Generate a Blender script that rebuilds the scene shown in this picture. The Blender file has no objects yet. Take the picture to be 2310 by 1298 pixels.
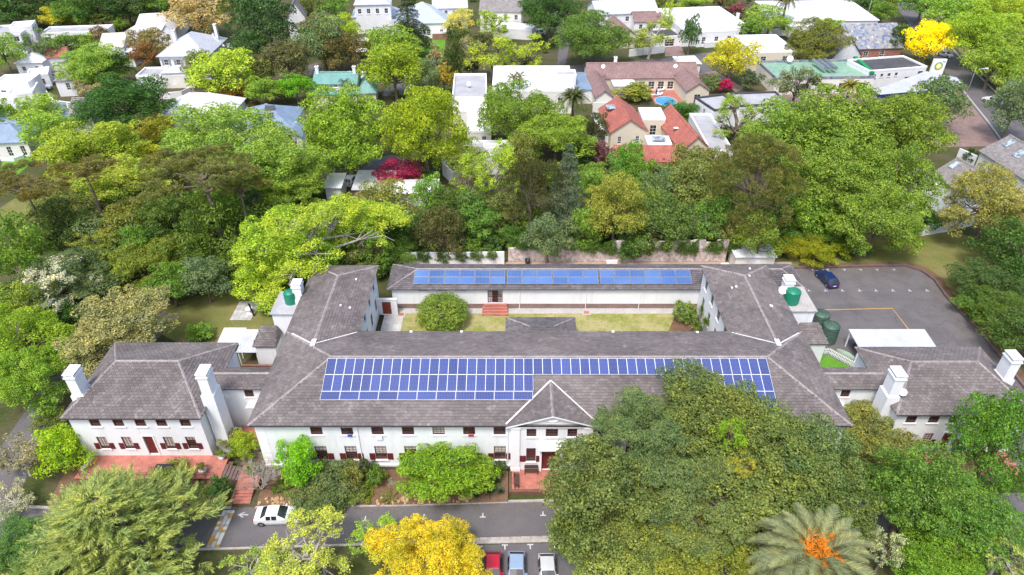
import bpy, bmesh, math, random
import numpy as np
from mathutils import Vector, Matrix
random.seed(7)
R = math.radians
S = bpy.context.scene
C = S.collection

# ------------------------------------------------------------ camera, sky, sun, exposure
LENS_PX, TILT, CAM_H = 1560.0, R(35.46), 60.0
cam_d = bpy.data.cameras.new('camera')
cam_d.sensor_width = 36.0
cam_d.lens = 36.0 * LENS_PX / 2310.0
cam_d.clip_end = 2000.0
cam = bpy.data.objects.new('camera', cam_d)
cam.location = (0, 0, CAM_H)
cam.rotation_euler = (R(90) - TILT, 0, 0)
C.objects.link(cam)
S.camera = cam

SUN_EL, SUN_AZ = R(62), R(206)          # azimuth clockwise from +Y (behind the camera, a little to the left)
W = bpy.data.worlds.new('World')
S.world = W
W.use_nodes = True
wn = W.node_tree
sky = wn.nodes.new('ShaderNodeTexSky')
sky.sky_type = 'NISHITA'
sky.sun_disc = False
sky.sun_elevation = SUN_EL
sky.sun_rotation = SUN_AZ
sky.altitude = 100.0
sky.air_density = 1.0
sky.dust_density = 3.5
sky.ozone_density = 1.0
wn.nodes['Background'].inputs['Strength'].default_value = 0.13
wn.links.new(sky.outputs[0], wn.nodes['Background'].inputs['Color'])
sl = bpy.data.lights.new('sun', 'SUN')
sl.energy = 1.5
sl.angle = R(14)
sl.color = (1.0, 0.97, 0.94)
sun = bpy.data.objects.new('sun', sl)
sd = Vector((math.sin(SUN_AZ) * math.cos(SUN_EL), math.cos(SUN_AZ) * math.cos(SUN_EL), math.sin(SUN_EL)))
sun.rotation_euler = sd.to_track_quat('Z', 'Y').to_euler()
sun.location = sd * 150
C.objects.link(sun)
S.view_settings.view_transform = 'Standard'
S.view_settings.look = 'None'
S.view_settings.gamma = 1.0
S.view_settings.exposure = 1.1
S.view_settings.use_curve_mapping = False
S.render.engine = 'CYCLES'

# ------------------------------------------------------------ helpers
def at(x, y, Z=0.0):
    """survey: the point at height Z that shows at photograph position x, y"""
    u = (x - 1155) / LENS_PX
    v = (y - 649) / LENS_PX
    dy = math.cos(TILT) - v * math.sin(TILT)
    dz = -math.sin(TILT) - v * math.cos(TILT)
    t = (Z - CAM_H) / dz
    return Vector((u * t, dy * t, Z))

def tag(o, label=None, cat=None, group=None, kind=None):
    if label: o['label'] = label
    if cat: o['category'] = cat
    if group: o['group'] = group
    if kind: o['kind'] = kind
    return o

def thing(name, label, cat, loc=(0, 0, 0), rotz=0.0, group=None):
    o = bpy.data.objects.new(name, None)
    o.empty_display_size = 0.3
    C.objects.link(o)
    o.location = loc
    o.rotation_euler = (0, 0, rotz)
    return tag(o, label, cat, group)

def wloc(o):
    v = Vector((0, 0, 0))
    while o is not None:
        v += Vector(o.location)
        o = o.parent
    return v

def link(o, parent=None):
    C.objects.link(o)
    if parent is not None: o.parent = parent
    return o

def copy_tree(o, parent=None):
    c = o.copy()
    C.objects.link(c)
    if parent is not None: c.parent = parent
    for ch in o.children: copy_tree(ch, c)
    return c

class MB:
    """collects faces and links them as ONE mesh object"""
    def __init__(s):
        s.v = []; s.f = []; s.m = []; s.sm = []
    def face(s, pts, mi=0, smooth=False):
        b = len(s.v)
        s.v.extend([tuple(p) for p in pts])
        s.f.append(tuple(range(b, b + len(pts))))
        s.m.append(mi); s.sm.append(smooth)
    def grid(s, rows, mi=0, smooth=True, close=False, flip=False):
        b = len(s.v); n = len(rows[0])
        for r in rows: s.v.extend([tuple(p) for p in r])
        for i in range(len(rows) - 1):
            for j in range(n if close else n - 1):
                k = (j + 1) % n
                q = (b + i*n + j, b + i*n + k, b + (i+1)*n + k, b + (i+1)*n + j)
                s.f.append(q[::-1] if flip else q); s.m.append(mi); s.sm.append(smooth)
    def box(s, x0, x1, y0, y1, z0, z1, mi=0, skip=''):
        s.obox(Vector((x0, y0, z0)), Vector((x1-x0, 0, 0)), Vector((0, y1-y0, 0)), Vector((0, 0, z1-z0)), mi, skip)
    def obox(s, o, a, b, c, mi=0, skip=''):
        o, a, b, c = Vector(o), Vector(a), Vector(b), Vector(c)
        if a.cross(b).dot(c) < 0: a, b = b, a
        P = [o, o+a, o+a+b, o+b, o+c, o+a+c, o+a+b+c, o+b+c]
        i0 = len(s.v)
        s.v.extend([tuple(p) for p in P])
        for k, q in (('d', (3,2,1,0)), ('u', (4,5,6,7)), ('f', (0,1,5,4)), ('r', (1,2,6,5)), ('b', (2,3,7,6)), ('l', (3,0,4,7))):
            if k in skip: continue
            s.f.append(tuple(i0 + j for j in q)); s.m.append(mi); s.sm.append(False)
    def tube(s, pts, rads, n=6, mi=0, caps=True, smooth=True):
        pts = [Vector(p) for p in pts]
        if not hasattr(rads, '__len__'): rads = [rads] * len(pts)
        rows = []
        for i, p in enumerate(pts):
            d = (pts[min(i+1, len(pts)-1)] - pts[max(i-1, 0)])
            d = d.normalized() if d.length > 1e-9 else Vector((0, 0, 1))
            up = Vector((0, 0, 1)) if abs(d.z) < 0.9 else Vector((1, 0, 0))
            a = d.cross(up).normalized(); b = d.cross(a)
            rows.append([p + (a*math.cos(2*math.pi*k/n) + b*math.sin(2*math.pi*k/n)) * rads[i] for k in range(n)])
        s.grid(rows, mi, smooth, close=True, flip=True)
        if caps:
            s.face(rows[-1][::-1], mi); s.face(rows[0], mi)
    def lathe(s, c, prof, n=16, mi=0, smooth=True):
        c = Vector(c)
        rows = [[c + Vector((r*math.cos(2*math.pi*k/n), r*math.sin(2*math.pi*k/n), z)) for k in range(n)] for r, z in prof]
        s.grid(rows, mi, smooth, close=True)
    def build(s, name, mats, parent=None, local=False, kind=None):
        me = bpy.data.meshes.new(name)
        off = Vector((0, 0, 0)) if (local or parent is None) else wloc(parent)
        co = np.array(s.v, dtype=np.float64).reshape(-1, 3) - np.array(off)
        me.from_pydata([tuple(p) for p in co], [], s.f)
        if not isinstance(mats, (list, tuple)): mats = [mats]
        for m in mats: me.materials.append(M[m])
        me.polygons.foreach_set('material_index', s.m)
        me.polygons.foreach_set('use_smooth', s.sm)
        me.update()
        slope_uv(me)
        o = bpy.data.objects.new(name, me)
        link(o, parent)
        if kind: o['kind'] = kind
        return o

def slope_uv(me):
    """UVs in metres: along the level line of each face, and up its slope"""
    uv = me.uv_layers.new(name='UVMap')
    n = len(me.loops)
    lv = np.empty(n, dtype=np.int32); me.loops.foreach_get('vertex_index', lv)
    co = np.empty(len(me.vertices)*3); me.vertices.foreach_get('co', co); co = co.reshape(-1, 3)
    pn = np.empty(len(me.polygons)*3); me.polygons.foreach_get('normal', pn); pn = pn.reshape(-1, 3)
    lt = np.empty(len(me.polygons), dtype=np.int32); me.polygons.foreach_get('loop_total', lt)
    nn = np.repeat(pn, lt, axis=0)
    h = np.stack([-nn[:, 1], nn[:, 0], np.zeros(n)], 1)
    L = np.linalg.norm(h, axis=1)
    flat = L < 0.05
    h[flat] = (1, 0, 0); L[flat] = 1
    h /= L[:, None]
    sv = np.cross(nn, h)
    p = co[lv]
    out = np.stack([(p*h).sum(1), (p*sv).sum(1)], 1).astype(np.float32)
    uv.data.foreach_set('uv', out.ravel())

def raw_mesh(name, co, quads, mat):
    """fast mesh of quads from numpy arrays"""
    me = bpy.data.meshes.new(name)
    nf = len(quads)
    me.vertices.add(len(co)); me.vertices.foreach_set('co', np.asarray(co, dtype=np.float32).ravel())
    me.loops.add(nf*4); me.loops.foreach_set('vertex_index', np.asarray(quads, dtype=np.int32).ravel())
    me.polygons.add(nf)
    me.polygons.foreach_set('loop_start', np.arange(0, nf*4, 4, dtype=np.int32))
    me.polygons.foreach_set('loop_total', np.full(nf, 4, dtype=np.int32))
    me.update(calc_edges=True)
    me.materials.append(M[mat])
    return me

# ------------------------------------------------------------ materials
M = {}
def nodes(name):
    m = bpy.data.materials.new(name)
    m.use_nodes = True
    M[name] = m
    nt = m.node_tree
    return m, nt, nt.nodes['Principled BSDF']
def nd(nt, typ, **kw):
    n = nt.nodes.new(typ)
    for k, v in kw.items():
        if k in n.inputs.keys(): n.inputs[k].default_value = v
        else: setattr(n, k, v)
    return n
def ramp(nt, src, stops):
    r = nt.nodes.new('ShaderNodeValToRGB')
    e = r.color_ramp.elements
    while len(e) < len(stops): e.new(0.5)
    for k, (p, c) in enumerate(stops):
        e[k].position = p
        e[k].color = tuple(c) + (1,) if len(c) == 3 else c
    nt.links.new(src, r.inputs[0])
    return r
def mixc(nt, fac, a, b, mode='MIX'):
    m = nt.nodes.new('ShaderNodeMix')
    m.data_type = 'RGBA'; m.blend_type = mode
    for s, v in ((m.inputs[0], fac), (m.inputs[6], a), (m.inputs[7], b)):
        if hasattr(v, 'is_output') or isinstance(v, bpy.types.NodeSocket): nt.links.new(v, s)
        else: s.default_value = v if not isinstance(v, tuple) or len(v) == 4 else v + (1,)
    return m.outputs[2]
def tex(nt, coord='Object', scale=1.0, detail=4.0, rough=0.6, vec=None, dist=0.0):
    t = nt.nodes.new('ShaderNodeTexNoise')
    t.inputs['Scale'].default_value = scale
    t.inputs['Detail'].default_value = detail
    t.inputs['Roughness'].default_value = rough
    t.inputs['Distortion'].default_value = dist
    if vec is None:
        if coord == 'World':
            g = nt.nodes.new('ShaderNodeNewGeometry'); vec = g.outputs['Position']
        else:
            tc = nt.nodes.new('ShaderNodeTexCoord'); vec = tc.outputs[coord]
    nt.links.new(vec, t.inputs['Vector'])
    return t
def bump(nt, bs, h, strength=0.3, dist=0.02):
    b = nt.nodes.new('ShaderNodeBump')
    b.inputs['Strength'].default_value = strength
    b.inputs['Distance'].default_value = dist
    nt.links.new(h, b.inputs['Height'])
    nt.links.new(b.outputs[0], bs.inputs['Normal'])
def mat(name, col, rough=0.7, spec=0.4, metal=0.0, var=0.15, scale=0.6, dirt=None, coord='World', alpha=None, coat=0.0):
    """plain colour with cloudy variation, fine grain and optional dirt of its own shape"""
    m, nt, bs = nodes(name)
    bs.inputs['Roughness'].default_value = rough
    bs.inputs['Specular IOR Level'].default_value = spec
    bs.inputs['Metallic'].default_value = metal
    bs.inputs['Coat Weight'].default_value = coat
    a = tex(nt, coord, scale, 6, 0.65)
    lo = tuple(c*(1-var) for c in col); hi = tuple(min(1, c*(1+var)) for c in col)
    r = ramp(nt, a.outputs[0], [(0.3, lo), (0.7, hi)])
    out = r.outputs[0]
    if dirt:
        b = tex(nt, coord, scale*2.3, 8, 0.7)
        k = ramp(nt, b.outputs[0], [(0.52, (0, 0, 0)), (0.72, (1, 1, 1))])
        out = mixc(nt, k.outputs[0], out, dirt)
    nt.links.new(out, bs.inputs['Base Color'])
    return m
def tiled(name, c1, c2, mortar, bw, bh, gap=0.012, rough=0.75, offset=0.5, relief=0.5, stain=None, stain_lo=0.5):
    """brick, tile or paving courses laid out in metres along the face"""
    m, nt, bs = nodes(name)
    bs.inputs['Roughness'].default_value = rough
    uv = nt.nodes.new('ShaderNodeUVMap')
    b = nt.nodes.new('ShaderNodeTexBrick')
    b.offset = offset
    b.inputs['Color1'].default_value = c1 + (1,); b.inputs['Color2'].default_value = c2 + (1,); b.inputs['Mortar'].default_value = mortar + (1,)
    b.inputs['Scale'].default_value = 1.0
    b.inputs['Brick Width'].default_value = bw; b.inputs['Row Height'].default_value = bh
    b.inputs['Mortar Size'].default_value = gap; b.inputs['Mortar Smooth'].default_value = 0.2
    nt.links.new(uv.outputs[0], b.inputs['Vector'])
    n = tex(nt, 'World', 0.7, 6, 0.7)
    k = ramp(nt, n.outputs[0], [(0.3, (0.72, 0.72, 0.72)), (0.7, (1.18, 1.18, 1.18))])
    out = mixc(nt, 1.0, b.outputs['Color'], k.outputs[0], 'MULTIPLY')
    if stain:
        n2 = tex(nt, 'World', 1.6, 8, 0.75)
        k2 = ramp(nt, n2.outputs[0], [(stain_lo, (0, 0, 0)), (stain_lo + 0.16, (1, 1, 1))])
        out = mixc(nt, k2.outputs[0], out, stain)
    nt.links.new(out, bs.inputs['Base Color'])
    inv = nt.nodes.new('ShaderNodeMath'); inv.operation = 'SUBTRACT'; inv.inputs[0].default_value = 1
    nt.links.new(b.outputs['Fac'], inv.inputs[1])
    bump(nt, bs, inv.outputs[0], relief, 0.03)
    return m
def ribbed(name, col, pitch=0.2, axis=0, rough=0.5, metal=0.0, streak=0.2, stain=None):
    """sheet metal or pantiles: ribs running down the slope"""
    m, nt, bs = nodes(name)
    bs.inputs['Roughness'].default_value = rough; bs.inputs['Metallic'].default_value = metal
    uv = nt.nodes.new('ShaderNodeUVMap')
    sp = nt.nodes.new('ShaderNodeSeparateXYZ'); nt.links.new(uv.outputs[0], sp.inputs[0])
    mu = nt.nodes.new('ShaderNodeMath'); mu.operation = 'MULTIPLY'; mu.inputs[1].default_value = 2*math.pi/pitch
    nt.links.new(sp.outputs[axis], mu.inputs[0])
    sn = nt.nodes.new('ShaderNodeMath'); sn.operation = 'SINE'; nt.links.new(mu.outputs[0], sn.inputs[0])
    n = tex(nt, 'World', 0.5, 7, 0.7)
    r = ramp(nt, n.outputs[0], [(0.3, tuple(c*(1-streak) for c in col)), (0.7, tuple(min(1, c*(1+streak)) for c in col))])
    out = r.outputs[0]
    if stain:
        n2 = tex(nt, 'World', 1.1, 8, 0.75)
        k2 = ramp(nt, n2.outputs[0], [(0.48, (0, 0, 0)), (0.7, (1, 1, 1))])
        out = mixc(nt, k2.outputs[0], out, stain)
    nt.links.new(out, bs.inputs['Base Color'])
    bump(nt, bs, sn.outputs[0], 0.6, 0.03)
    return m

def slate_mat(name, c_lo, c_hi, lichen, lich_lo=0.56, lich_hi=0.74):
    m, nt, bs = nodes(name)
    bs.inputs['Roughness'].default_value = 0.62
    bs.inputs['Specular IOR Level'].default_value = 0.35
    g = nt.nodes.new('ShaderNodeNewGeometry')
    oi = nt.nodes.new('ShaderNodeObjectInfo')
    ad = nt.nodes.new('ShaderNodeMath'); ad.operation = 'ADD'
    nt.links.new(g.outputs['Random Per Island'], ad.inputs[0]); nt.links.new(oi.outputs['Random'], ad.inputs[1])
    fr = nt.nodes.new('ShaderNodeMath'); fr.operation = 'FRACT'; nt.links.new(ad.outputs[0], fr.inputs[0])
    r = ramp(nt, fr.outputs[0], [(0.0, c_lo), (1.0, c_hi)])
    big = tex(nt, 'World', 0.16, 5, 0.65)
    rb = ramp(nt, big.outputs[0], [(0.32, (0.74, 0.72, 0.72)), (0.66, (1.3, 1.28, 1.26))])
    out = mixc(nt, 1.0, r.outputs[0], rb.outputs[0], 'MULTIPLY')
    li = tex(nt, 'World', 0.75, 12, 0.8, dist=0.4)
    kl = ramp(nt, li.outputs[0], [(lich_lo, (0, 0, 0)), (lich_hi, (0.75, 0.75, 0.75))])
    out = mixc(nt, kl.outputs[0], out, lichen)
    f = tex(nt, 'World', 9.0, 6, 0.7)
    rf = ramp(nt, f.outputs[0], [(0.3, (0.8, 0.8, 0.8)), (0.7, (1.2, 1.2, 1.2))])
    out = mixc(nt, 1.0, out, rf.outputs[0], 'MULTIPLY')
    nt.links.new(out, bs.inputs['Base Color'])
    return m

def leaf_mat(name, transl=0.33, rough=0.5, var=0.5, hue=0.28):
    """foliage: the plant's own colour, each leaf a little different, patches of younger growth"""
    m, nt, bs = nodes(name)
    oi = nt.nodes.new('ShaderNodeObjectInfo')
    g = nt.nodes.new('ShaderNodeNewGeometry')
    r = ramp(nt, g.outputs['Random Per Island'], [(0.0, (1-var, 1-var*0.95, 1-var*0.6)), (1.0, (1+var, 1+var*0.85, 1+var*0.3))])
    out = mixc(nt, 1.0, oi.outputs['Color'], r.outputs[0], 'MULTIPLY')
    n = tex(nt, 'World', 0.45, 4, 0.6)
    k = ramp(nt, n.outputs[0], [(0.36, (0.72, 0.82, 0.85)), (0.64, (1.0 + 0.5*hue, 1.0 + 0.28*hue, 0.9))])
    out = mixc(nt, 1.0, out, k.outputs[0], 'MULTIPLY')
    nt.links.new(out, bs.inputs['Base Color'])
    bs.inputs['Roughness'].default_value = rough
    bs.inputs['Specular IOR Level'].default_value = 0.3
    tr = nt.nodes.new('ShaderNodeBsdfTranslucent')
    w = mixc(nt, 1.0, out, (1.25, 1.3, 0.55, 1), 'MULTIPLY')
    nt.links.new(w, tr.inputs[0])
    mx = nt.nodes.new('ShaderNodeMixShader'); mx.inputs[0].default_value = transl
    nt.links.new(bs.outputs[0], mx.inputs[1]); nt.links.new(tr.outputs[0], mx.inputs[2])
    nt.links.new(mx.outputs[0], nt.nodes['Material Output'].inputs[0])
    return m

leaf_mat('leaf'); leaf_mat('leaf_dry', 0.2, 0.7, 0.4, 0.2)
mat('bark', (0.16, 0.125, 0.10), 0.9, 0.2, var=0.45, scale=2.5)
mat('bark_pale', (0.34, 0.31, 0.27), 0.9, 0.2, var=0.3, scale=2.5)
mat('twig', (0.42, 0.38, 0.33), 0.9, 0.2, var=0.3, scale=2.0)
def rendered_wall(name, col, streak):
    """lime-washed render with cloudy patches and faint rain streaks"""
    m, nt, bs = nodes(name)
    bs.inputs['Roughness'].default_value = 0.8; bs.inputs['Specular IOR Level'].default_value = 0.25
    a = tex(nt, 'World', 0.5, 6, 0.65)
    r = ramp(nt, a.outputs[0], [(0.3, tuple(c*0.95 for c in col)), (0.7, tuple(c*1.03 for c in col))])
    g = nt.nodes.new('ShaderNodeNewGeometry'); mp = nt.nodes.new('ShaderNodeMapping'); mp.inputs['Scale'].default_value = (1.6, 1.6, 0.14)
    nt.links.new(g.outputs['Position'], mp.inputs[0])
    st = tex(nt, vec=mp.outputs[0], scale=1.0, detail=9, rough=0.75)
    k = ramp(nt, st.outputs[0], [(0.5, (0, 0, 0)), (0.75, (0.8, 0.8, 0.8))])
    out = mixc(nt, k.outputs[0], r.outputs[0], streak)
    nt.links.new(out, bs.inputs['Base Color'])
rendered_wall('render_white', (0.78, 0.785, 0.80), (0.62, 0.615, 0.60))
mat('trim_white', (0.84, 0.84, 0.84), 0.6, 0.4, var=0.03, scale=1.2)
mat('cream', (0.66, 0.58, 0.45), 0.8, 0.3, var=0.06, scale=0.5)
mat('offwhite', (0.74, 0.72, 0.66), 0.8, 0.3, var=0.05, scale=0.5)
mat('oxblood', (0.135, 0.022, 0.02), 0.5, 0.4, var=0.2, scale=3)
mat('shutter_red', (0.12, 0.018, 0.02), 0.45, 0.4, var=0.15, scale=3)
mat('door_wood', (0.22, 0.045, 0.02), 0.5, 0.4, var=0.25, scale=3)
mat('gutter_dark', (0.05, 0.045, 0.05), 0.5, 0.4)
mat('grey_frame', (0.25, 0.26, 0.27), 0.5, 0.4)
mat('black', (0.02, 0.02, 0.022), 0.5, 0.5)
mat('iron', (0.03, 0.03, 0.032), 0.5, 0.5, metal=0.5)
mat('steel', (0.55, 0.56, 0.57), 0.35, 0.5, metal=0.9, var=0.1)
mat('curtain', (0.50, 0.47, 0.42), 0.9, 0.1, var=0.2, scale=3)
slate_mat('slate', (0.118, 0.102, 0.099), (0.168, 0.148, 0.143), (0.44, 0.41, 0.38), 0.55, 0.74)
slate_mat('slate_dark', (0.085, 0.078, 0.082), (0.145, 0.132, 0.136), (0.34, 0.31, 0.29), 0.6, 0.8)
mat('ridge_cap', (0.27, 0.24, 0.235), 0.75, 0.3, var=0.25, scale=1.5, dirt=(0.42, 0.36, 0.33))
mat('flashing', (0.62, 0.60, 0.585), 0.6, 0.4, var=0.2, scale=1.2, dirt=(0.42, 0.4, 0.39))
tiled('plinth_brick', (0.12, 0.07, 0.065), (0.165, 0.09, 0.08), (0.2, 0.17, 0.16), 0.23, 0.085)
tiled('red_tile', (0.40, 0.135, 0.10), (0.48, 0.175, 0.125), (0.33, 0.155, 0.13), 0.3, 0.3, 0.014, offset=0.0)
tiled('red_brick', (0.33, 0.12, 0.09), (0.40, 0.15, 0.11), (0.35, 0.24, 0.2), 0.23, 0.085)
tiled('old_brick', (0.36, 0.19, 0.15), (0.46, 0.27, 0.22), (0.5, 0.44, 0.4), 0.24, 0.09, stain=(0.66, 0.62, 0.59), stain_lo=0.42)
tiled('paver_brick', (0.25, 0.165, 0.145), (0.31, 0.2, 0.175), (0.2, 0.15, 0.14), 0.22, 0.11)
tiled('flagstone', (0.42, 0.41, 0.42), (0.5, 0.49, 0.49), (0.25, 0.25, 0.24), 0.6, 0.6, 0.02, offset=0.0)
tiled('clay_roof', (0.40, 0.125, 0.09), (0.48, 0.165, 0.125), (0.25, 0.06, 0.045), 0.32, 0.36, 0.03, relief=1.0, offset=0.0)
tiled('brown_roof', (0.27, 0.165, 0.15), (0.34, 0.215, 0.195), (0.15, 0.09, 0.085), 0.34, 0.38, 0.03, relief=1.0, offset=0.0, stain=(0.22, 0.15, 0.145))
tiled('far_slate', (0.20, 0.185, 0.185), (0.27, 0.25, 0.245), (0.12, 0.11, 0.11), 0.5, 0.34, 0.02, stain=(0.3, 0.28, 0.26))
tiled('concrete_slab', (0.48, 0.46, 0.44), (0.55, 0.53, 0.5), (0.34, 0.32, 0.3), 1.1, 1.1, 0.02, offset=0.0)
ribbed('blue_roof', (0.20, 0.27, 0.37), 0.3)
ribbed('pale_blue_roof', (0.40, 0.46, 0.54), 0.3, streak=0.1)
ribbed('grey_roof', (0.46, 0.48, 0.52), 0.3, streak=0.1)
ribbed('white_roof', (0.74, 0.75, 0.78), 0.3, streak=0.05)
ribbed('green_roof', (0.14, 0.30, 0.27), 0.3)
ribbed('green_sheet', (0.20, 0.36, 0.25), 0.45, streak=0.2, stain=(0.34, 0.44, 0.38))
ribbed('zinc', (0.52, 0.54, 0.58), 0.22, rough=0.45, streak=0.15)
ribbed('zinc_dark', (0.36, 0.37, 0.39), 0.22, rough=0.5, streak=0.25, stain=(0.26, 0.22, 0.2))
ribbed('tan_roof', (0.56, 0.50, 0.41), 0.3, streak=0.1)
mat('membrane_white', (0.77, 0.78, 0.80), 0.6, 0.3, var=0.06, scale=0.25, dirt=(0.66, 0.66, 0.67))
mat('membrane_grey', (0.36, 0.36, 0.38), 0.7, 0.3, var=0.15, scale=0.3, dirt=(0.46, 0.46, 0.47))
mat('membrane_dark', (0.07, 0.07, 0.075), 0.7, 0.3, var=0.2, scale=0.4)
mat('flat_white_peel', (0.70, 0.71, 0.72), 0.6, 0.3, var=0.05, scale=0.5, dirt=(0.30, 0.2, 0.17))
mat('tank_green', (0.012, 0.20, 0.115), 0.4, 0.45, var=0.12, scale=1.5)
mat('tank_dull', (0.055, 0.105, 0.075), 0.5, 0.4, var=0.25, scale=1.2, dirt=(0.13, 0.17, 0.14))
mat('road_paint', (0.56, 0.56, 0.56), 0.7, 0.3, var=0.15, scale=4, dirt=(0.24, 0.23, 0.235))
mat('yellow_paint', (0.50, 0.29, 0.07), 0.7, 0.3, var=0.15, scale=3, dirt=(0.28, 0.2, 0.13))
mat('kerb', (0.38, 0.35, 0.32), 0.85, 0.3, var=0.25, scale=1.5)
mat('pot_terracotta', (0.42, 0.14, 0.07), 0.8, 0.3)
mat('bp_green', (0.0, 0.26, 0.07), 0.5, 0.4); mat('bp_yellow', (0.85, 0.75, 0.02), 0.5, 0.4)
mat('deep_blue', (0.02, 0.035, 0.15), 0.5, 0.4); mat('cloth_blue', (0.03, 0.08, 0.35), 0.8, 0.2); mat('cloth_red', (0.4, 0.02, 0.03), 0.8, 0.2)
mat('teal_pool', (0.05, 0.42, 0.42), 0.08, 0.5, var=0.1); mat('blue_pool', (0.05, 0.30, 0.60), 0.08, 0.5, var=0.1)
mat('fruit_orange', (0.72, 0.26, 0.02), 0.6, 0.3, var=0.2, scale=4)
mat('flower_pink', (0.55, 0.02, 0.16), 0.7, 0.2, var=0.3, scale=4)
mat('tyre', (0.018, 0.018, 0.018), 0.8, 0.3); mat('rim', (0.45, 0.46, 0.47), 0.35, 0.5, metal=0.8)
mat('lamp_red', (0.35, 0.01, 0.01), 0.25, 0.5); mat('lamp_clear', (0.6, 0.62, 0.63), 0.15, 0.6)
def paint(name, col):
    m = mat(name, col, 0.32, 0.5, 0.0, var=0.03, coat=0.6); return m
paint('paint_white', (0.74, 0.75, 0.76)); paint('paint_red', (0.50, 0.012, 0.03)); paint('paint_iceblue', (0.25, 0.34, 0.47))
paint('paint_silver', (0.50, 0.51, 0.51)); paint('paint_navy', (0.008, 0.025, 0.105)); paint('paint_grey', (0.30, 0.31, 0.32))

def glass_mat(name, col, rough=0.06, spec=0.5):
    m, nt, bs = nodes(name)
    n = tex(nt, 'World', 1.3, 3, 0.5)
    r = ramp(nt, n.outputs[0], [(0.35, tuple(c*0.5 for c in col)), (0.65, tuple(c*1.6 for c in col))])
    nt.links.new(r.outputs[0], bs.inputs['Base Color'])
    bs.inputs['Roughness'].default_value = rough
    bs.inputs['Specular IOR Level'].default_value = spec
glass_mat('glass', (0.035, 0.03, 0.03)); glass_mat('car_glass', (0.025, 0.03, 0.035), 0.04, 0.6)
glass_mat('skylight_glass', (0.30, 0.36, 0.40), 0.1)

def cells(name, base, line, nx, ny, lw, sheen=0.12):
    """photovoltaic cells: dark blue squares between pale lines, in metres from the panel's corner"""
    m, nt, bs = nodes(name)
    tc = nt.nodes.new('ShaderNodeTexCoord')
    sp = nt.nodes.new('ShaderNodeSeparateXYZ'); nt.links.new(tc.outputs['Object'], sp.inputs[0])
    fac = None
    for ax, pitch in ((0, nx), (1, ny)):
        d = nt.nodes.new('ShaderNodeMath'); d.operation = 'DIVIDE'; d.inputs[1].default_value = pitch; nt.links.new(sp.outputs[ax], d.inputs[0])
        f = nt.nodes.new('ShaderNodeMath'); f.operation = 'FRACT'; nt.links.new(d.outputs[0], f.inputs[0])
        l = nt.nodes.new('ShaderNodeMath'); l.operation = 'LESS_THAN'; l.inputs[1].default_value = lw/pitch; nt.links.new(f.outputs[0], l.inputs[0])
        if fac is None: fac = l
        else:
            mx = nt.nodes.new('ShaderNodeMath'); mx.operation = 'MAXIMUM'; nt.links.new(fac.outputs[0], mx.inputs[0]); nt.links.new(l.outputs[0], mx.inputs[1]); fac = mx
    oi = nt.nodes.new('ShaderNodeObjectInfo')
    r = ramp(nt, oi.outputs['Random'], [(0.0, tuple(c*0.8 for c in base)), (1.0, tuple(c*1.25 for c in base))])
    n = tex(nt, 'World', 0.25, 2, 0.5)
    k = ramp(nt, n.outputs[0], [(0.3, (0.8, 0.85, 0.95)), (0.7, (1.25, 1.15, 1.05))])
    b = mixc(nt, 1.0, r.outputs[0], k.outputs[0], 'MULTIPLY')
    out = mixc(nt, fac.outputs[0], b, line)
    nt.links.new(out, bs.inputs['Base Color'])
    bs.inputs['Roughness'].default_value = sheen
cells('pv_cells', (0.034, 0.056, 0.20), (0.19, 0.22, 0.36), 0.159, 0.159, 0.014, 0.2)
cells('collector_face', (0.075, 0.15, 0.34), (0.14, 0.2, 0.36), 0.5, 9.0, 0.02, 0.18)

def ground_mat(name, cols, scale, fine=6.0, rough=0.95, mid=None):
    m, nt, bs = nodes(name)
    bs.inputs['Roughness'].default_value = rough; bs.inputs['Specular IOR Level'].default_value = 0.15
    a = tex(nt, 'World', scale, 8, 0.7)
    n = len(cols)
    r = ramp(nt, a.outputs[0], [(0.28 + 0.44*k/(n-1), c) for k, c in enumerate(cols)])
    f = tex(nt, 'World', fine, 6, 0.75)
    k = ramp(nt, f.outputs[0], [(0.3, (0.65, 0.65, 0.65)), (0.7, (1.3, 1.3, 1.3))])
    out = mixc(nt, 1.0, r.outputs[0], k.outputs[0], 'MULTIPLY')
    nt.links.new(out, bs.inputs['Base Color'])
    bump(nt, bs, f.outputs[0], 0.4, 0.05)
    return m
ground_mat('soil_mix', [(0.035, 0.05, 0.016), (0.06, 0.075, 0.022), (0.10, 0.085, 0.05), (0.07, 0.09, 0.025)], 0.12, 3.0)
ground_mat('lawn', [(0.17, 0.215, 0.045), (0.24, 0.25, 0.07), (0.36, 0.32, 0.15), (0.25, 0.24, 0.07)], 0.4, 5.0)
ground_mat('lawn_rough', [(0.11, 0.14, 0.035), (0.16, 0.165, 0.05), (0.24, 0.20, 0.095)], 0.22, 5.0)
ground_mat('lawn_lush', [(0.08, 0.22, 0.02), (0.11, 0.27, 0.03), (0.13, 0.29, 0.04)], 0.3, 5.0)
ground_mat('bed_soil', [(0.11, 0.065, 0.04), (0.16, 0.095, 0.06), (0.2, 0.125, 0.08)], 0.6, 5.0)
ground_mat('asphalt', [(0.115, 0.108, 0.115), (0.135, 0.127, 0.133), (0.16, 0.15, 0.153)], 0.25, 14.0, 0.85)
ground_mat('asphalt_old', [(0.10, 0.095, 0.10), (0.135, 0.126, 0.128), (0.165, 0.152, 0.15)], 0.3, 12.0, 0.88)
ground_mat('concrete', [(0.34, 0.325, 0.31), (0.42, 0.40, 0.38), (0.48, 0.46, 0.43)], 0.5, 8.0, 0.85)
ground_mat('yard_sand', [(0.30, 0.22, 0.17), (0.38, 0.29, 0.23), (0.42, 0.33, 0.27)], 0.5, 6.0)
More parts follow.
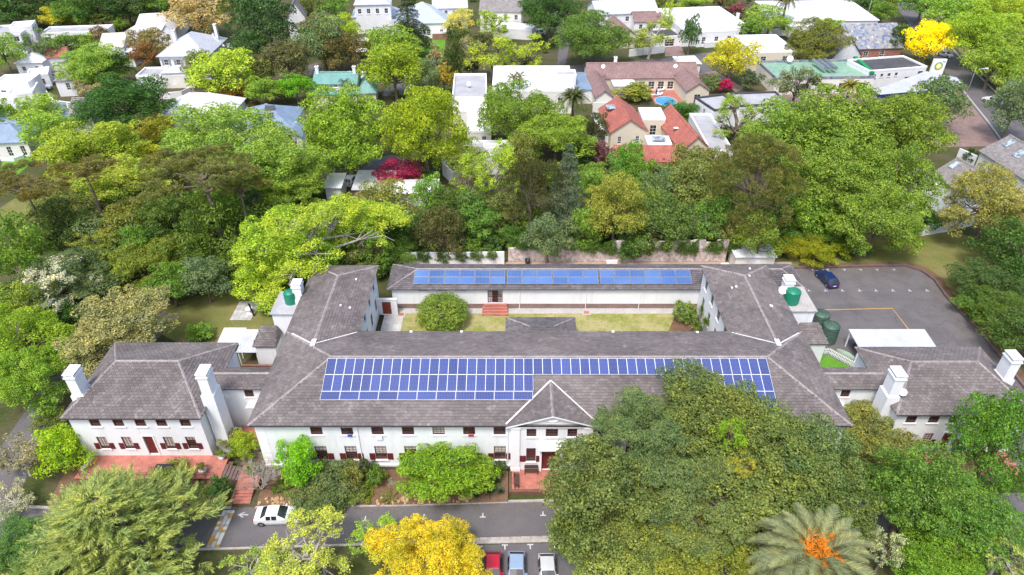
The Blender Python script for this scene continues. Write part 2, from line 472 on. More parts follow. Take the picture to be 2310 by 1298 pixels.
ground_mat('stone', [(0.34, 0.20, 0.10), (0.45, 0.30, 0.17), (0.52, 0.40, 0.28)], 1.5, 6.0)
def mottled(name):
    m, nt, bs = nodes(name)
    uv = nt.nodes.new('ShaderNodeUVMap')
    v = nt.nodes.new('ShaderNodeTexVoronoi'); v.inputs['Scale'].default_value = 1.6
    nt.links.new(uv.outputs[0], v.inputs['Vector'])
    sp = nt.nodes.new('ShaderNodeSeparateColor'); nt.links.new(v.outputs['Color'], sp.inputs[0])
    r = ramp(nt, sp.outputs[0], [(0.0, (0.10, 0.13, 0.20)), (0.35, (0.22, 0.25, 0.32)), (0.6, (0.32, 0.29, 0.24)), (0.85, (0.15, 0.19, 0.30)), (1.0, (0.45, 0.42, 0.38))])
    nt.links.new(r.outputs[0], bs.inputs['Base Color']); bs.inputs['Roughness'].default_value = 0.7
mottled('mottled_slate')

# ------------------------------------------------------------ ground, roads, paving
def sheet(name, pts, z, m, parent=None, kind='structure'):
    mb = MB()
    mb.face([Vector((p[0], p[1], z)) for p in pts])
    o = mb.build(name, m, parent)
    if o.data.polygons[0].normal.z < 0: o.data.flip_normals()
    if parent is None: o['kind'] = kind
    return o
def px(pts, z=0.0): return [at(x, y, z) for x, y in pts]
def strip(pts, w):
    """polygon of a band of width w along a polyline"""
    pts = [Vector((p[0], p[1], 0)) for p in pts]
    L, Rr = [], []
    for i, p in enumerate(pts):
        d = (pts[min(i+1, len(pts)-1)] - pts[max(i-1, 0)]).normalized()
        n = Vector((-d.y, d.x, 0)) * w/2
        L.append(p + n); Rr.append(p - n)
    return L, Rr
def band(name, pts, w, z0, z1, m, parent=None, kind=None):
    """raised band (kerb, low wall) along a polyline"""
    L, Rr = strip(pts, w)
    mb = MB()
    for i in range(len(L)-1):
        a, b, c, d = L[i], L[i+1], Rr[i+1], Rr[i]
        up = lambda p, z: Vector((p.x, p.y, z))
        mb.face([up(d, z1), up(c, z1), up(b, z1), up(a, z1)])
        mb.face([up(a, z1), up(b, z1), up(b, z0), up(a, z0)])
        mb.face([up(c, z1), up(d, z1), up(d, z0), up(c, z0)])
    a, d = L[0], Rr[0]; mb.face([(d.x, d.y, z1), (a.x, a.y, z1), (a.x, a.y, z0), (d.x, d.y, z0)])
    a, d = L[-1], Rr[-1]; mb.face([(a.x, a.y, z1), (d.x, d.y, z1), (d.x, d.y, z0), (a.x, a.y, z0)])
    o = mb.build(name, m, parent)
    if kind: o['kind'] = kind
    return o

sheet('ground', [(-520, -80), (520, -80), (520, 800), (-520, 800)], 0.0, 'soil_mix')
road = sheet('driveway', [(-57, 46.7), (-52, 45.6), (-45, 44.9), (-30, 45.05), (-12, 45.3), (0, 45.75), (8, 46.0), (30, 46.4), (60, 47), (60, 42.6), (30, 42.1), (4, 41.35), (-10, 40.9), (-28, 40.25), (-40, 40.0), (-48, 40.9), (-57, 43.2)], 0.012, 'asphalt')
sheet('driveway', [(-58.5, 64), (-55.2, 62.4), (-54.5, 58), (-53.2, 52), (-51.5, 45.5), (-57, 43.2), (-62, 41), (-62, 47), (-57.5, 50), (-58, 56.5)], 0.02, 'asphalt_old')
sheet('driveway', [(-58.5, 64), (-55.2, 62.4), (-52, 66), (-48, 72), (-47, 78), (-50, 78), (-53, 72)], 0.016, 'asphalt_old')
sheet('parking_bays', [(-4.5, 40.6), (30, 41.7), (30, 26), (-4.5, 26)], 0.008, 'asphalt')
band('kerb', [(-50, 45.1), (-45, 44.8), (-30, 44.95), (-29.0, 44.97)], 0.3, 0.0, 0.12, 'kerb', kind='structure')
band('kerb', [(-26.5, 45.0), (-12, 45.3), (0, 45.75), (8, 46.0), (30, 46.4)], 0.3, 0.0, 0.12, 'kerb', kind='structure')
band('kerb', [(-40, 39.95), (-28, 40.2), (-10, 40.85), (-4.5, 41.0)], 0.2, 0.0, 0.12, 'kerb', kind='structure')
kp = sheet('kerb_paving', [(-4.3, 40.7), (30, 41.75), (30, 42.1), (4, 41.4), (-4.3, 41.1)], 0.06, 'concrete')
for i in range(26):                                              # the concrete edging blocks between road and bays
    x = -4.2 + i*1.02
    mb = MB(); y = 40.72 + (x+4.3)*0.0306
    mb.box(x, x+0.98, y, y+0.36, 0.01, 0.11); mb.box(x, x+0.98, y+0.38, y+0.68, 0.01, 0.10)
    mb.build('kerb_block', 'kerb', kp)
def mark(pts, m='road_paint', z=0.024, parent=None, name='road_marking'):
    return sheet(name, pts, z, m, parent)
def arrow(x, y, L, parent):
    mb = MB()
    hw = 0.06
    for q in ([(0, -hw), (L, -hw), (L, hw), (0, hw)], [(-0.05, 0), (0.5, 0.34), (0.62, 0.27), (0.14, 0)], [(-0.05, 0), (0.14, 0), (0.62, -0.27), (0.5, -0.34)]):
        mb.face([(x+a, y+b, 0.024 + (0.003 if len(q) and q[0][0] < 0 else 0)) for a, b in q])
    return mb.build('arrow_marking', 'road_paint', parent)
a = at(538, 1162); arrow(a.x, a.y, 1.0, road)
a = at(737, 1163); arrow(a.x, a.y, 1.65, road)
def tmark(x, y, up, parent, z=0.024, s=1.0):
    mb = MB()
    mb.face([(x-0.3*s, y-0.06*s, z), (x+0.3*s, y-0.06*s, z), (x+0.3*s, y+0.06*s, z), (x-0.3*s, y+0.06*s, z)])
    y0, y1 = (y+0.06*s, y+0.5*s) if up else (y-0.5*s, y-0.06*s)
    mb.face([(x-0.06*s, y0, z), (x+0.06*s, y0, z), (x+0.06*s, y1, z), (x-0.06*s, y1, z)])
    return mb.build('bay_marking', 'road_paint', parent)
for x, y in ((823, 1175), (956, 1170), (1089, 1167), (1225, 1163)):
    a = at(x, y); tmark(a.x, a.y, True, road)
bays = bpy.data.objects['parking_bays']
for x, y in ((1082, 1233), (1139, 1230), (1196, 1229), (1251, 1228)):
    a = at(x, y); tmark(a.x, a.y, False, bays, 0.02)
# strip of painted cobbles laid across the driveway
hump = thing('speed_hump', 'strip of worn yellow and white painted cobbles across the asphalt driveway', 'speed hump', (-29, 42.6, 0))
p0, p1 = at(517, 1152), at(479, 1236)
rr = random.Random(3)
for i in range(13):
    for j in range(3):
        c = p0.lerp(p1, (i+0.5)/13) + Vector((-0.42 + j*0.42, 0, 0))
        mb = MB()
        mb.box(c.x-0.19, c.x+0.19, c.y-0.165, c.y+0.165, 0.0, 0.045 + rr.random()*0.015)
        mb.build('cobble', rr.choice(['road_paint', 'yellow_paint', 'yellow_paint', 'kerb', 'road_paint']), hump)

# car park with its brick edging, bay marks and yellow line
edge = [(44.1, 89.3), (50, 89.5), (57, 89.8), (61.3, 89.9), (63.2, 88.4), (63.9, 86), (63.5, 82), (63.6, 78), (63.9, 74), (63.7, 68), (63.4, 62), (63, 52)]
cp = sheet('car_park', [(34.5, 89.1)] + edge + [(56, 48), (33, 58), (33, 70)], 0.004, 'asphalt_old')
band('brick_edging', [(38, 89.35)] + [(x+0.18, y+0.1) for x, y in edge], 0.34, 0.0, 0.32, 'plinth_brick', kind='structure')
band('leaf_litter', [(x+0.9, y+0.5) for x, y in edge], 1.1, 0.0, 0.18, 'bed_soil', kind='structure')
for x in (1832, 1866, 1904, 1941, 1978, 2016): a = at(x, 608); tmark(a.x, a.y, False, cp, 0.016, 0.9)
for x in (1825, 1863, 1901, 1940, 1977, 2015, 2053, 2092): a = at(x, 657); tmark(a.x, a.y, True, cp, 0.016, 0.9)
L, Rr = strip(px([(1840, 700), (2013, 696), (2050, 744)]), 0.16)
mb = MB()
for i in range(2): mb.face([(p.x, p.y, 0.016) for p in (Rr[i], Rr[i+1], L[i+1], L[i])])
mb.build('yellow_line', 'yellow_paint', cp)
rr = random.Random(11)
mb = MB()                                                        # tar-filled cracks
for k in range(26):
    p = Vector((rr.uniform(45, 62), rr.uniform(66, 88), 0)); ang = rr.uniform(0, 6.28)
    pts = [p]
    for i in range(rr.randint(4, 9)):
        ang += rr.uniform(-0.8, 0.8); p = p + Vector((math.cos(ang), math.sin(ang), 0)) * rr.uniform(0.3, 0.8); pts.append(p)
    L, Rr = strip(pts, rr.uniform(0.03, 0.07))
    for i in range(len(L)-1): mb.face([(q.x, q.y, 0.012) for q in (Rr[i], Rr[i+1], L[i+1], L[i])])
mb.build('tar_crack', 'membrane_dark', cp)

# lawns, yard and beds
sheet('courtyard_lawn', [(-17.9, 63), (25.4, 63), (25.4, 78.4), (-17.9, 78.4)], 0.55, 'lawn')
sheet('courtyard_path', [(-17.9, 77.1), (25.4, 77.1), (25.4, 78.5), (-17.9, 78.5)], 0.575, 'concrete')
sheet('courtyard_path', [(-17.9, 63), (-15.2, 63), (-15.2, 77.0), (-17.9, 77.0)], 0.57, 'concrete_slab')
sheet('planting_bed', [(21.6, 69.5), (25.4, 69.5), (25.4, 77.0), (23, 77.0), (21.2, 73)], 0.57, 'bed_soil')
sheet('service_yard', [(-17, 84), (44, 84), (44, 91.2), (-17, 91.2)], 0.01, 'yard_sand')
sheet('side_lawn', px([(330, 735), (385, 690), (480, 655), (590, 648), (640, 660), (640, 760), (540, 790), (430, 790)]), 0.008, 'lawn_rough')
sheet('small_lawn', [(-33.2, 58.4), (-27, 58.4), (-27, 66.2), (-33.2, 66.2)], 0.018, 'lawn_rough')
sheet('picket_lawn', [(34.2, 58.8), (42.6, 58.8), (43.8, 66.3), (41.5, 68.9), (37.0, 68.9), (34.2, 66)], 0.03, 'lawn_lush')
bank = [(44, 89.9), (52, 90), (61, 90.6), (64.5, 89), (64.8, 78), (66, 70), (78, 70), (82, 92), (72, 104), (52, 100), (44, 96)]
sheet('grass_bank', bank, 0.03, 'lawn_rough')
fl = sheet('flagstone_pad', [(-39.6, 76.3), (-36.6, 76.3), (-36.4, 80.7), (-39.6, 80.7)], 0.05, 'flagstone')
# front garden bed, stepped up from the road to the plinth
mb = MB()
rows = []
for k, (dy, z) in enumerate(((0, 0.05), (0.35, 0.42), (1.2, 0.55), (2.4, 0.62), (4.2, 0.7))):
    rows.append([Vector((x, 45.2 + max(0, (x+12)*0.035) + dy*(1.0 - 0.012*max(0, x+12)), z)) for x in np.linspace(-26.4, -0.4, 14)])
mb.grid(rows, 0, True, flip=False)
bed = mb.build('front_garden_bed', 'bed_soil', kind='structure')
mb = MB(); rows = []
for dy, z in ((0, 0.05), (0.4, 0.42), (2.5, 0.62), (5.5, 0.7)):
    rows.append([Vector((x, 45.0 + dy, z)) for x in np.linspace(-48, -30.4, 8)])
mb.grid(rows, 0, True)
bed2 = mb.build('terrace_garden_bed', 'bed_soil', kind='structure')
mb = MB()
mb.box(-0.3, 34, 46.6, 49.4, 0.0, 0.5)
bed3 = mb.build('porch_garden_bed', 'bed_soil', kind='structure')
def stone_mesh(seed):
    r = random.Random(seed)
    bm = bmesh.new(); bmesh.ops.create_icosphere(bm, subdivisions=1, radius=1)
    for v in bm.verts: v.co *= r.uniform(0.75, 1.2)
    me = bpy.data.meshes.new('stone'); bm.to_mesh(me); bm.free(); me.materials.append(M['stone']); return me
SM = [stone_mesh(i) for i in range(5)]
rr = random.Random(5)
def stones(parent, xs, y0, n, z):
    off = wloc(parent)
    for i in range(n):
        x = rr.uniform(*xs)
        o = bpy.data.objects.new('stone', rr.choice(SM)); link(o, parent)
        k = rr.uniform(0, 1)
        o.location = Vector((x, y0 + max(0, (x+12)*0.035) + 0.08 + 0.55*k, 0.16 + 0.36*k)) - off
        s = rr.uniform(0.13, 0.3); o.scale = (s*1.25, s, s*0.8); o.rotation_euler = (rr.uniform(0, 6), rr.uniform(0, 6), rr.uniform(0, 6))
stones(bed, (-26.2, -22.5), 45.2, 26, 0.3); stones(bed, (-14, -4.5), 45.2, 62, 0.3)
stones(bed2, (-36, -30.6), 45.0, 40, 0.3)

# ------------------------------------------------------------ building parts
def zat(y, Y):
    return CAM_H - Y*math.tan(TILT + math.atan((y-649)/LENS_PX))
def wall_face(mb, o, u, w, z0, z1, holes, depth=0.16, mi=0):
    """one upright wall face from o along unit u (outside is to the right of u), with recessed openings"""
    o, u = Vector((o[0], o[1], 0)), Vector((u[0], u[1], 0)).normalized()
    n = Vector((u.y, -u.x, 0))
    P = lambda a, z, d=0.0: o + u*a - n*d + Vector((0, 0, z))
    xs = sorted(set([0, w] + [h[0] for h in holes] + [h[1] for h in holes]))
    zs = sorted(set([z0, z1] + [h[2] for h in holes] + [h[3] for h in holes]))
    for i in range(len(xs)-1):
        for j in range(len(zs)-1):
            cx, cz = (xs[i]+xs[i+1])/2, (zs[j]+zs[j+1])/2
            if any(h[0] < cx < h[1] and h[2] < cz < h[3] for h in holes): continue
            mb.face([P(xs[i], zs[j]), P(xs[i+1], zs[j]), P(xs[i+1], zs[j+1]), P(xs[i], zs[j+1])], mi)
    for a, b, c, d in holes:
        mb.face([P(a, c), P(b, c), P(b, c, depth), P(a, c, depth)], mi)
        mb.face([P(a, d, depth), P(b, d, depth), P(b, d), P(a, d)], mi)
        mb.face([P(a, c), P(a, c, depth), P(a, d, depth), P(a, d)], mi)
        mb.face([P(b, c, depth), P(b, c), P(b, d), P(b, d, depth)], mi)
def window(parent, o, u, hole, depth=0.16, frame='oxblood', cols=3, rows=4, sill=True, pane='glass', name='window', fw=0.07, shutters=None, blind=0):
    """frame with glazing bars, pane behind, sill in front, optional shutters"""
    o, u = Vector((o[0], o[1], 0)), Vector((u[0], u[1], 0)).normalized()
    n = Vector((u.y, -u.x, 0))
    a, b, c, d = hole
    P = lambda x, z, dd: o + u*x - n*dd + Vector((0, 0, z))
    mb = MB()
    def bar(x0, x1, z0, z1, t=0.06, dd=depth):
        mb.obox(P(x0, z0, dd), u*(x1-x0), n*t, Vector((0, 0, z1-z0)))
    bar(a, b, c, c+fw, 0.09); bar(a, b, d-fw, d, 0.09); bar(a, a+fw, c+fw, d-fw, 0.09); bar(b-fw, b, c+fw, d-fw, 0.09)
    W_, H_ = b-a-2*fw, d-c-2*fw
    gb = 0.035
    for k in range(1, cols):
        x = a+fw+W_*k/cols; bar(x-gb/2, x+gb/2, c+fw, d-fw, 0.045)
    for k in range(1, rows):
        z = c+fw+H_*k/rows; g = gb*(1.8 if rows > 2 and k == rows//2 else 1); bar(a+fw, b-fw, z-g/2, z+g/2, 0.04)
    w = mb.build(name, frame, parent)
    mb = MB(); mb.face([P(a, c, depth-0.012), P(b, c, depth-0.012), P(b, d, depth-0.012), P(a, d, depth-0.012)])
    mb.build('pane', pane, w)
    if blind:
        mb = MB(); z = d - (d-c)*blind
        mb.face([P(a+fw, z, depth-0.016), P(b-fw, z, depth-0.016), P(b-fw, d-fw, depth-0.016), P(a+fw, d-fw, depth-0.016)])
        mb.build('curtain', 'curtain', w)
    if sill:
        mb = MB(); mb.obox(P(a-0.12, c-0.1, -0.004), u*(b-a+0.24), n*0.12, Vector((0, 0, 0.097)))
        mb.build('sill', 'trim_white', w)
    if shutters:
        sw, sh = shutters
        for sx in (a-sw-0.03, b+0.03):
            mb = MB(); mb.obox(P(sx, c+0.05, -0.012), u*sw, n*0.05, Vector((0, 0, sh)))
            for k in range(6): mb.obox(P(sx+0.05, c+0.12+k*(sh-0.12)/6, -0.062), u*(sw-0.1), n*0.018, Vector((0, 0, (sh-0.12)/6*0.6)))
            mb.build('shutter', 'shutter_red', w)
    return w
def door(parent, o, u, hole, depth=0.16, m='oxblood', frame='trim_white', panels=3):
    o, u = Vector((o[0], o[1], 0)), Vector((u[0], u[1], 0)).normalized()
    n = Vector((u.y, -u.x, 0)); a, b, c, d = hole
    P = lambda x, z, dd: o + u*x - n*dd + Vector((0, 0, z))
    mb = MB(); mb.obox(P(a+0.02, c, depth+0.01), u*(b-a-0.04), n*0.06, Vector((0, 0, d-c-0.02)))
    dr = mb.build('door', m, parent)
    for k in range(panels):
        for sx in (0, 1):
            w = (b-a-0.04)/2
            mb = MB(); h = (d-c)/panels
            mb.obox(P(a+0.02+sx*w+0.08, c+k*h+0.1, depth-0.05), u*(w-0.16), n*0.02, Vector((0, 0, h-0.2)))
            mb.build('door_panel', m, dr)
    mb = MB(); mb.obox(P(b-0.16, c+1.0, depth-0.052), u*0.05, n*0.06, Vector((0, 0, 0.12))); mb.build('handle', 'steel', dr)
    if frame:
        mb = MB()
        mb.obox(P(a-0.16, c, -0.004), u*0.157, n*0.07, Vector((0, 0, d-c+0.16))); mb.obox(P(b+0.003, c, -0.004), u*0.157, n*0.07, Vector((0, 0, d-c+0.16)))
        mb.obox(P(a, d+0.003, -0.004), u*(b-a), n*0.07, Vector((0, 0, 0.157)))
        mb.build('door_surround', frame, dr)
    return dr

SLW, SLH = 0.48, 0.34
def slate_faces(mb, o, u, s, n, w=SLW-0.03, h=SLH):
    """one slate: lower edge o..o+u*w standing proud, head tucked under the course above"""
    a, b = o + n*0.055, o + u*w + n*0.055
    c, d = o + u*w + s*(h+0.03) + n*0.006, o + s*(h+0.03) + n*0.006
    a0, b0 = o + n*0.002, o + u*w + n*0.002
    mb.face([a, b, c, d]); mb.face([a0, b0, b, a]); mb.face([b0, b, c]); mb.face([a0, d, a])
def inside(p, poly, tol):
    n = len(poly)
    for i in range(n):
        a, b = poly[i], poly[(i+1) % n]
        e = (b[0]-a[0], b[1]-a[1]); L = math.hypot(*e)
        if (e[0]*(p[1]-a[1]) - e[1]*(p[0]-a[0]))/L < -tol: return False
    return True
SLATE_ME = {}
def lay_slates(mb, poly, parent=None, single=0, m='slate', rnd=random.Random(2)):
    """cover a roof slope (polygon, eave edge first, anticlockwise from outside) with slates; the first `single` become pieces of their own"""
    poly = [Vector(p) for p in poly]
    u = (poly[1]-poly[0]).normalized()
    n = u.cross(poly[2]-poly[0]).normalized()
    s = n.cross(u)
    o = poly[0]
    p2 = [((p-o).dot(u), (p-o).dot(s)) for p in poly]
    smax = max(q[1] for q in p2); umin = min(q[0] for q in p2); umax = max(q[0] for q in p2)
    made = 0
    if single and m not in SLATE_ME:
        t = MB(); slate_faces(t, Vector((0, 0, 0)), Vector((1, 0, 0)), Vector((0, 1, 0)), Vector((0, 0, 1)))
        me = bpy.data.meshes.new('slate'); me.from_pydata(t.v, [], t.f); me.materials.append(M[m]); me.update(); SLATE_ME[m] = me
    k = 0
    while k*SLH < smax - 0.05:
        v0 = k*SLH - 0.03
        x = umin + (SLW/2 if k % 2 else 0) - SLW
        while x < umax:
            c = (x+SLW/2, v0+SLH/2)
            if inside(c, p2, 0.02) and inside((x+0.03, v0+0.06), p2, 0.12) and inside((x+SLW-0.03, v0+0.06), p2, 0.12) and inside((x+SLW/2, v0+SLH), p2, 0.1):
                j = rnd.uniform(-0.012, 0.012)
                org = o + u*(x+0.008) + s*(v0+j) + n*rnd.uniform(0, 0.008)
                if made < single:
                    so = bpy.data.objects.new('slate', SLATE_ME[m]); link(so, parent)
                    so.matrix_basis = Matrix.Translation(org - wloc(parent)) @ Matrix((u, s, n)).transposed().to_4x4()
                    made += 1
                else: slate_faces(mb, org, u, s, n)
            x += SLW
        k += 1
def caps(lines, parent, w=0.34):
    for a, b in lines:
        mb = MB(); cap_line(mb, a, b, w); mb.build('ridge_capping', 'ridge_cap', parent)
def cap_line(mb, a, b, w=0.34, h=0.09, lift=0.03):
    """ridge or hip capping as a shallow inverted V of short half-round tiles"""
    a, b = Vector(a), Vector(b)
    d = (b-a); L = d.length; d.normalize()
    side = d.cross(Vector((0, 0, 1))).normalized()
    up = side.cross(d)
    n = max(1, int(L/0.45))
    for i in range(n):
        p, q = a + d*(L*i/n), a + d*(L*(i+1)/n + 0.03)
        k = 1.0 + 0.12*(i % 2)
        z = Vector((0, 0, lift))
        A, B, Cc = side*(w/2*k) - Vector((0, 0, h*0.55)), up*h*0.8*k, -side*(w/2*k) - Vector((0, 0, h*0.55))
        mb.face([p+A+z, q+A+z, q+B+z, p+B+z]); mb.face([p+B+z, q+B+z, q+Cc+z, p+Cc+z]); mb.face([p+A+z, p+B+z, p+Cc+z]); mb.face([q+Cc+z, q+B+z, q+A+z])
def roof_base(mb, faces, thick=0.14):
    """under-layer of a roof: slopes, and a fascia hanging from the eaves"""
    for f in faces:
        f = [Vector(p) for p in f]
        mb.face(f)
        a, b = f[0], f[1]
        t = Vector((0, 0, thick))
        mb.face([a-t, b-t, b, a])
def chimney(parent, x, y, ztop, zbot, wx=1.25, wy=1.8, pots=2, name='chimney', shoulder=1.9, m='render_white'):
    mb = MB()
    mb.box(x-wx/2, x+wx/2, y-wy/2, y+wy/2, zbot, ztop-0.55)
    mb.box(x-wx/2-0.1, x+wx/2+0.1, y-wy/2-0.1, y+wy/2+0.1, ztop-0.55, ztop-0.42)
    mb.box(x-wx/2-0.02, x+wx/2+0.02, y-wy/2-0.02, y+wy/2+0.02, ztop-0.42, ztop-0.2)
    if shoulder:
        zs = ztop-shoulder-1.0
        mb.box(x-wx/2-0.16, x+wx/2+0.16, y-wy/2-0.16, y+wy/2+0.16, zbot, zs)
        mb.box(x-wx/2-0.08, x+wx/2+0.08, y-wy/2-0.08, y+wy/2+0.08, zs, zs+0.12)
    c = mb.build(name, m, parent)
    mb = MB()
    for sx, sy in ((-1, -1), (1, -1), (1, 1), (-1, 1)):
        mb.box(x+sx*(wx/2-0.12)-0.1, x+sx*(wx/2-0.12)+0.1, y+sy*(wy/2-0.12)-0.1, y+sy*(wy/2-0.12)+0.1, ztop-0.2, ztop-0.06)
    mb.box(x-wx/2+0.1, x+wx/2-0.1, y-wy/2+0.1, y+wy/2-0.1, ztop-0.195, ztop-0.15, )
    mb.build('flue_vent', 'black' if False else m, c)
    mb = MB(); mb.box(x-wx/2-0.07, x+wx/2+0.07, y-wy/2-0.07, y+wy/2+0.07, ztop-0.06, ztop+0.03); mb.build('chimney_cap', m, c)
    return c
def pipe(parent, x, y, z0, z1, r=0.05, m='trim_white', name='downpipe'):
    mb = MB(); mb.tube([(x, y, z1), (x, y, z0)], r, 8); return mb.build(name, m, parent)
def dish(name, label, loc, az, r=0.4, group=None, m='trim_white'):
    """satellite dish: bowl, feed arm, mast"""
    t = thing(name, label, 'satellite dish', loc, az, group)
    mb = MB()
    rows = []
    tilt = Matrix.Rotation(R(-55), 3, 'X')
    for k in range(5):
        q = r*k/4; rows.append([tilt @ Vector((q*math.cos(a), q*math.sin(a), q*q*0.45/r)) + Vector((0, 0, 0.55)) for a in np.linspace(0, 2*math.pi, 15)[:-1]])
    mb.grid(rows, 0, True, close=True); mb.build('bowl', m, t, local=True)
    mb = MB(); mb.tube([tilt @ Vector((0, -r, 0.45*r)) + Vector((0, 0, 0.55)), tilt @ Vector((0, 0, r*1.1)) + Vector((0, 0, 0.55))], 0.02, 5); mb.build('feed_arm', 'steel', t, local=True)
    mb = MB(); mb.tube([(0, 0.05, 0), (0, 0.05, 0.5)], 0.03, 6); mb.build('mast', 'steel', t, local=True)
    return t

# ------------------------------------------------------------ the main building
EZ, RZ = 7.8, 10.4
X0, X1, Y0, Y1 = -26.9, 34.6, 49.1, 64.2
YR, XR0, XR1 = 56.75, -19.6, 27.7
main = thing('main_building', 'long two-storey white building under hipped slate roofs with a central pediment', 'building', (3.8, 56, 0))
wx0, wx1, wy0, wy1 = X0+0.45, X1-0.45, Y0+0.45, Y1-0.4
BX0, BX1, BY = -0.15, 8.35, wy0-0.35               # the pedimented centre bay stands forward
def cX(px_, z=6.7): return at(px_, 0, 0).x if False else None
up_x = [713.5, 782.6, 851.3, 920.2, 989.2, 1058.2, 1127.0]
def wx_at(px_, Yw, Z):                              # x on a wall plane Yw at height Z
    zc = Yw*math.cos(TILT) + (CAM_H-Z)*math.sin(TILT)
    return (px_-1155)/LENS_PX*zc
wxs = [wx_at(p, wy0, 6.6) for p in up_x]
wxs_r = [2*4.1 - x for x in wxs]                    # the same rhythm on the far side of the centre bay
holes_l = [];
for x in wxs: holes_l += [(x-wx0-0.62, x-wx0+0.62, 5.95, 7.15), (x-wx0-0.62, x-wx0+0.62, 2.15, 4.25)]
mb = MB()
wall_face(mb, (wx0, wy0), (1, 0), BX0-wx0, 1.15, EZ+0.05, holes_l)
holes_r = []
for x in wxs_r:
    if x < wx1-1: holes_r += [(x-BX1-0.62, x-BX1+0.62, 5.95, 7.15), (x-BX1-0.62, x-BX1+0.62, 2.15, 4.25)]
wall_face(mb, (BX1, wy0), (1, 0), wx1-BX1, 1.15, EZ+0.05, holes_r)
bay_h = [(1.65, 2.65, 6.0, 7.2), (3.62, 4.88, 6.0, 7.2), (5.85, 6.85, 6.0, 7.2), (1.65, 2.65, 2.2, 4.3), (5.85, 6.85, 2.2, 4.3), (3.3, 5.2, 0.9, 4.3)]
wall_face(mb, (BX0, BY), (1, 0), BX1-BX0, 0.9, EZ+0.02, bay_h, 0.2)
wall_face(mb, (BX0, wy0), (0, -1), wy0-BY, 0.9, EZ, []); wall_face(mb, (BX1, BY), (0, 1), wy0-BY, 0.9, EZ, [])
wall_face(mb, (wx1, wy0), (0, 1), 79-wy0-0.75, 1.15, EZ+0.05, [(2.0+k*3, 3.2+k*3, 5.95, 7.15) for k in range(3)])
wall_face(mb, (wx0, 78.25), (0, -1), 78.25-wy0, 1.15, EZ+0.05, [(25.0+k*2.2, 26.0+k*2.2, 5.6, 7.1) for k in range(1)])
LWX, RWX = -18.65, 26.2                             # inner faces of the two wings
wh = [(1.6+k*3.3, 2.7+k*3.3, 5.4, 7.1) for k in range(4)] + [(1.6+k*3.3, 2.7+k*3.3, 2.0, 4.0) for k in range(4)]
wall_face(mb, (LWX, wy1), (0, 1), 78.25-wy1, 0.3, EZ+0.05, wh)
wall_face(mb, (RWX, 78.25), (0, -1), 78.25-wy1, 0.3, EZ+0.05, wh)
wall_face(mb, (LWX, 78.25), (-1, 0), LWX-wx0, 0.3, EZ+0.05, []); wall_face(mb, (wx1, 78.25), (-1, 0), wx1-RWX, 0.3, EZ+0.05, [])
wall_face(mb, (RWX, wy1), (-1, 0), RWX-LWX, 0.3, EZ+0.05, [])
mb.build('wall', 'render_white', main)
mb = MB()
mb.box(wx0-0.06, BX0-0.01, wy0-0.06, wy0+0.3, 0.0, 1.15, skip='b'); mb.box(BX1+0.01, wx1+0.06, wy0-0.06, wy0+0.3, 0, 1.15, skip='b')
mb.box(wx0-0.06, wx0+0.3, wy0+0.3, 78.3, 0, 1.15, skip='r'); mb.box(wx1-0.3, wx1+0.06, wy0+0.3, 78.3, 0, 1.15, skip='l')
mb.build('plinth', 'plinth_brick', main)
mb = MB(); mb.box(wx0-0.1, BX0-0.02, wy0-0.12, wy0, 1.15, 1.42); mb.box(BX1+0.02, wx1+0.1, wy0-0.12, wy0, 1.15, 1.42); mb.build('base_moulding', 'trim_white', main)
for k in range(9):                                   # raised corner quoins on the front
    z = 1.6 + k*0.68; w = 0.95
    for xa, xb in ((wx0-0.035, wx0+w), (wx1-w, wx1+0.035)):
        mb = MB(); mb.box(xa, xb, wy0-0.035, wy0-0.002, z, z+0.6); mb.build('quoin', 'trim_white', main)
rr = random.Random(4)
for k, x in enumerate(wxs):
    window(main, (wx0, wy0), (1, 0), (x-wx0-0.62, x-wx0+0.62, 5.95, 7.15), rows=4, blind=[0, 0.3, 0, 0, 0.9, 0, 0][k])
    window(main, (wx0, wy0), (1, 0), (x-wx0-0.62, x-wx0+0.62, 2.15, 4.25), rows=6, shutters=(0.6, 0.95), blind=[0.4, 0.5, 0.6, 0.3, 0.4, 0.4, 0.55][k])
for x in wxs_r:
    if x < wx1-1:
        window(main, (BX1, wy0), (1, 0), (x-BX1-0.62, x-BX1+0.62, 5.95, 7.15), rows=4)
        window(main, (BX1, wy0), (1, 0), (x-BX1-0.62, x-BX1+0.62, 2.15, 4.25), rows=6, shutters=(0.6, 0.95))
for h in bay_h[:3]: window(main, (BX0, BY), (1, 0), h, 0.2, rows=4)
for h in bay_h[3:5]: window(main, (BX0, BY), (1, 0), h, 0.2, rows=5, shutters=(0.75, 0.9))
door(main, (BX0, BY), (1, 0), bay_h[5], 0.2)
for k in range(4):
    for h in (wh[k], wh[k+4]):
        window(main, (LWX, wy1), (0, 1), h, frame='grey_frame'); window(main, (RWX, 78.25), (0, -1), h, frame='grey_frame')
for k in range(3): window(main, (wx1, wy0), (0, 1), (2.0+k*3, 3.2+k*3, 5.95, 7.15))
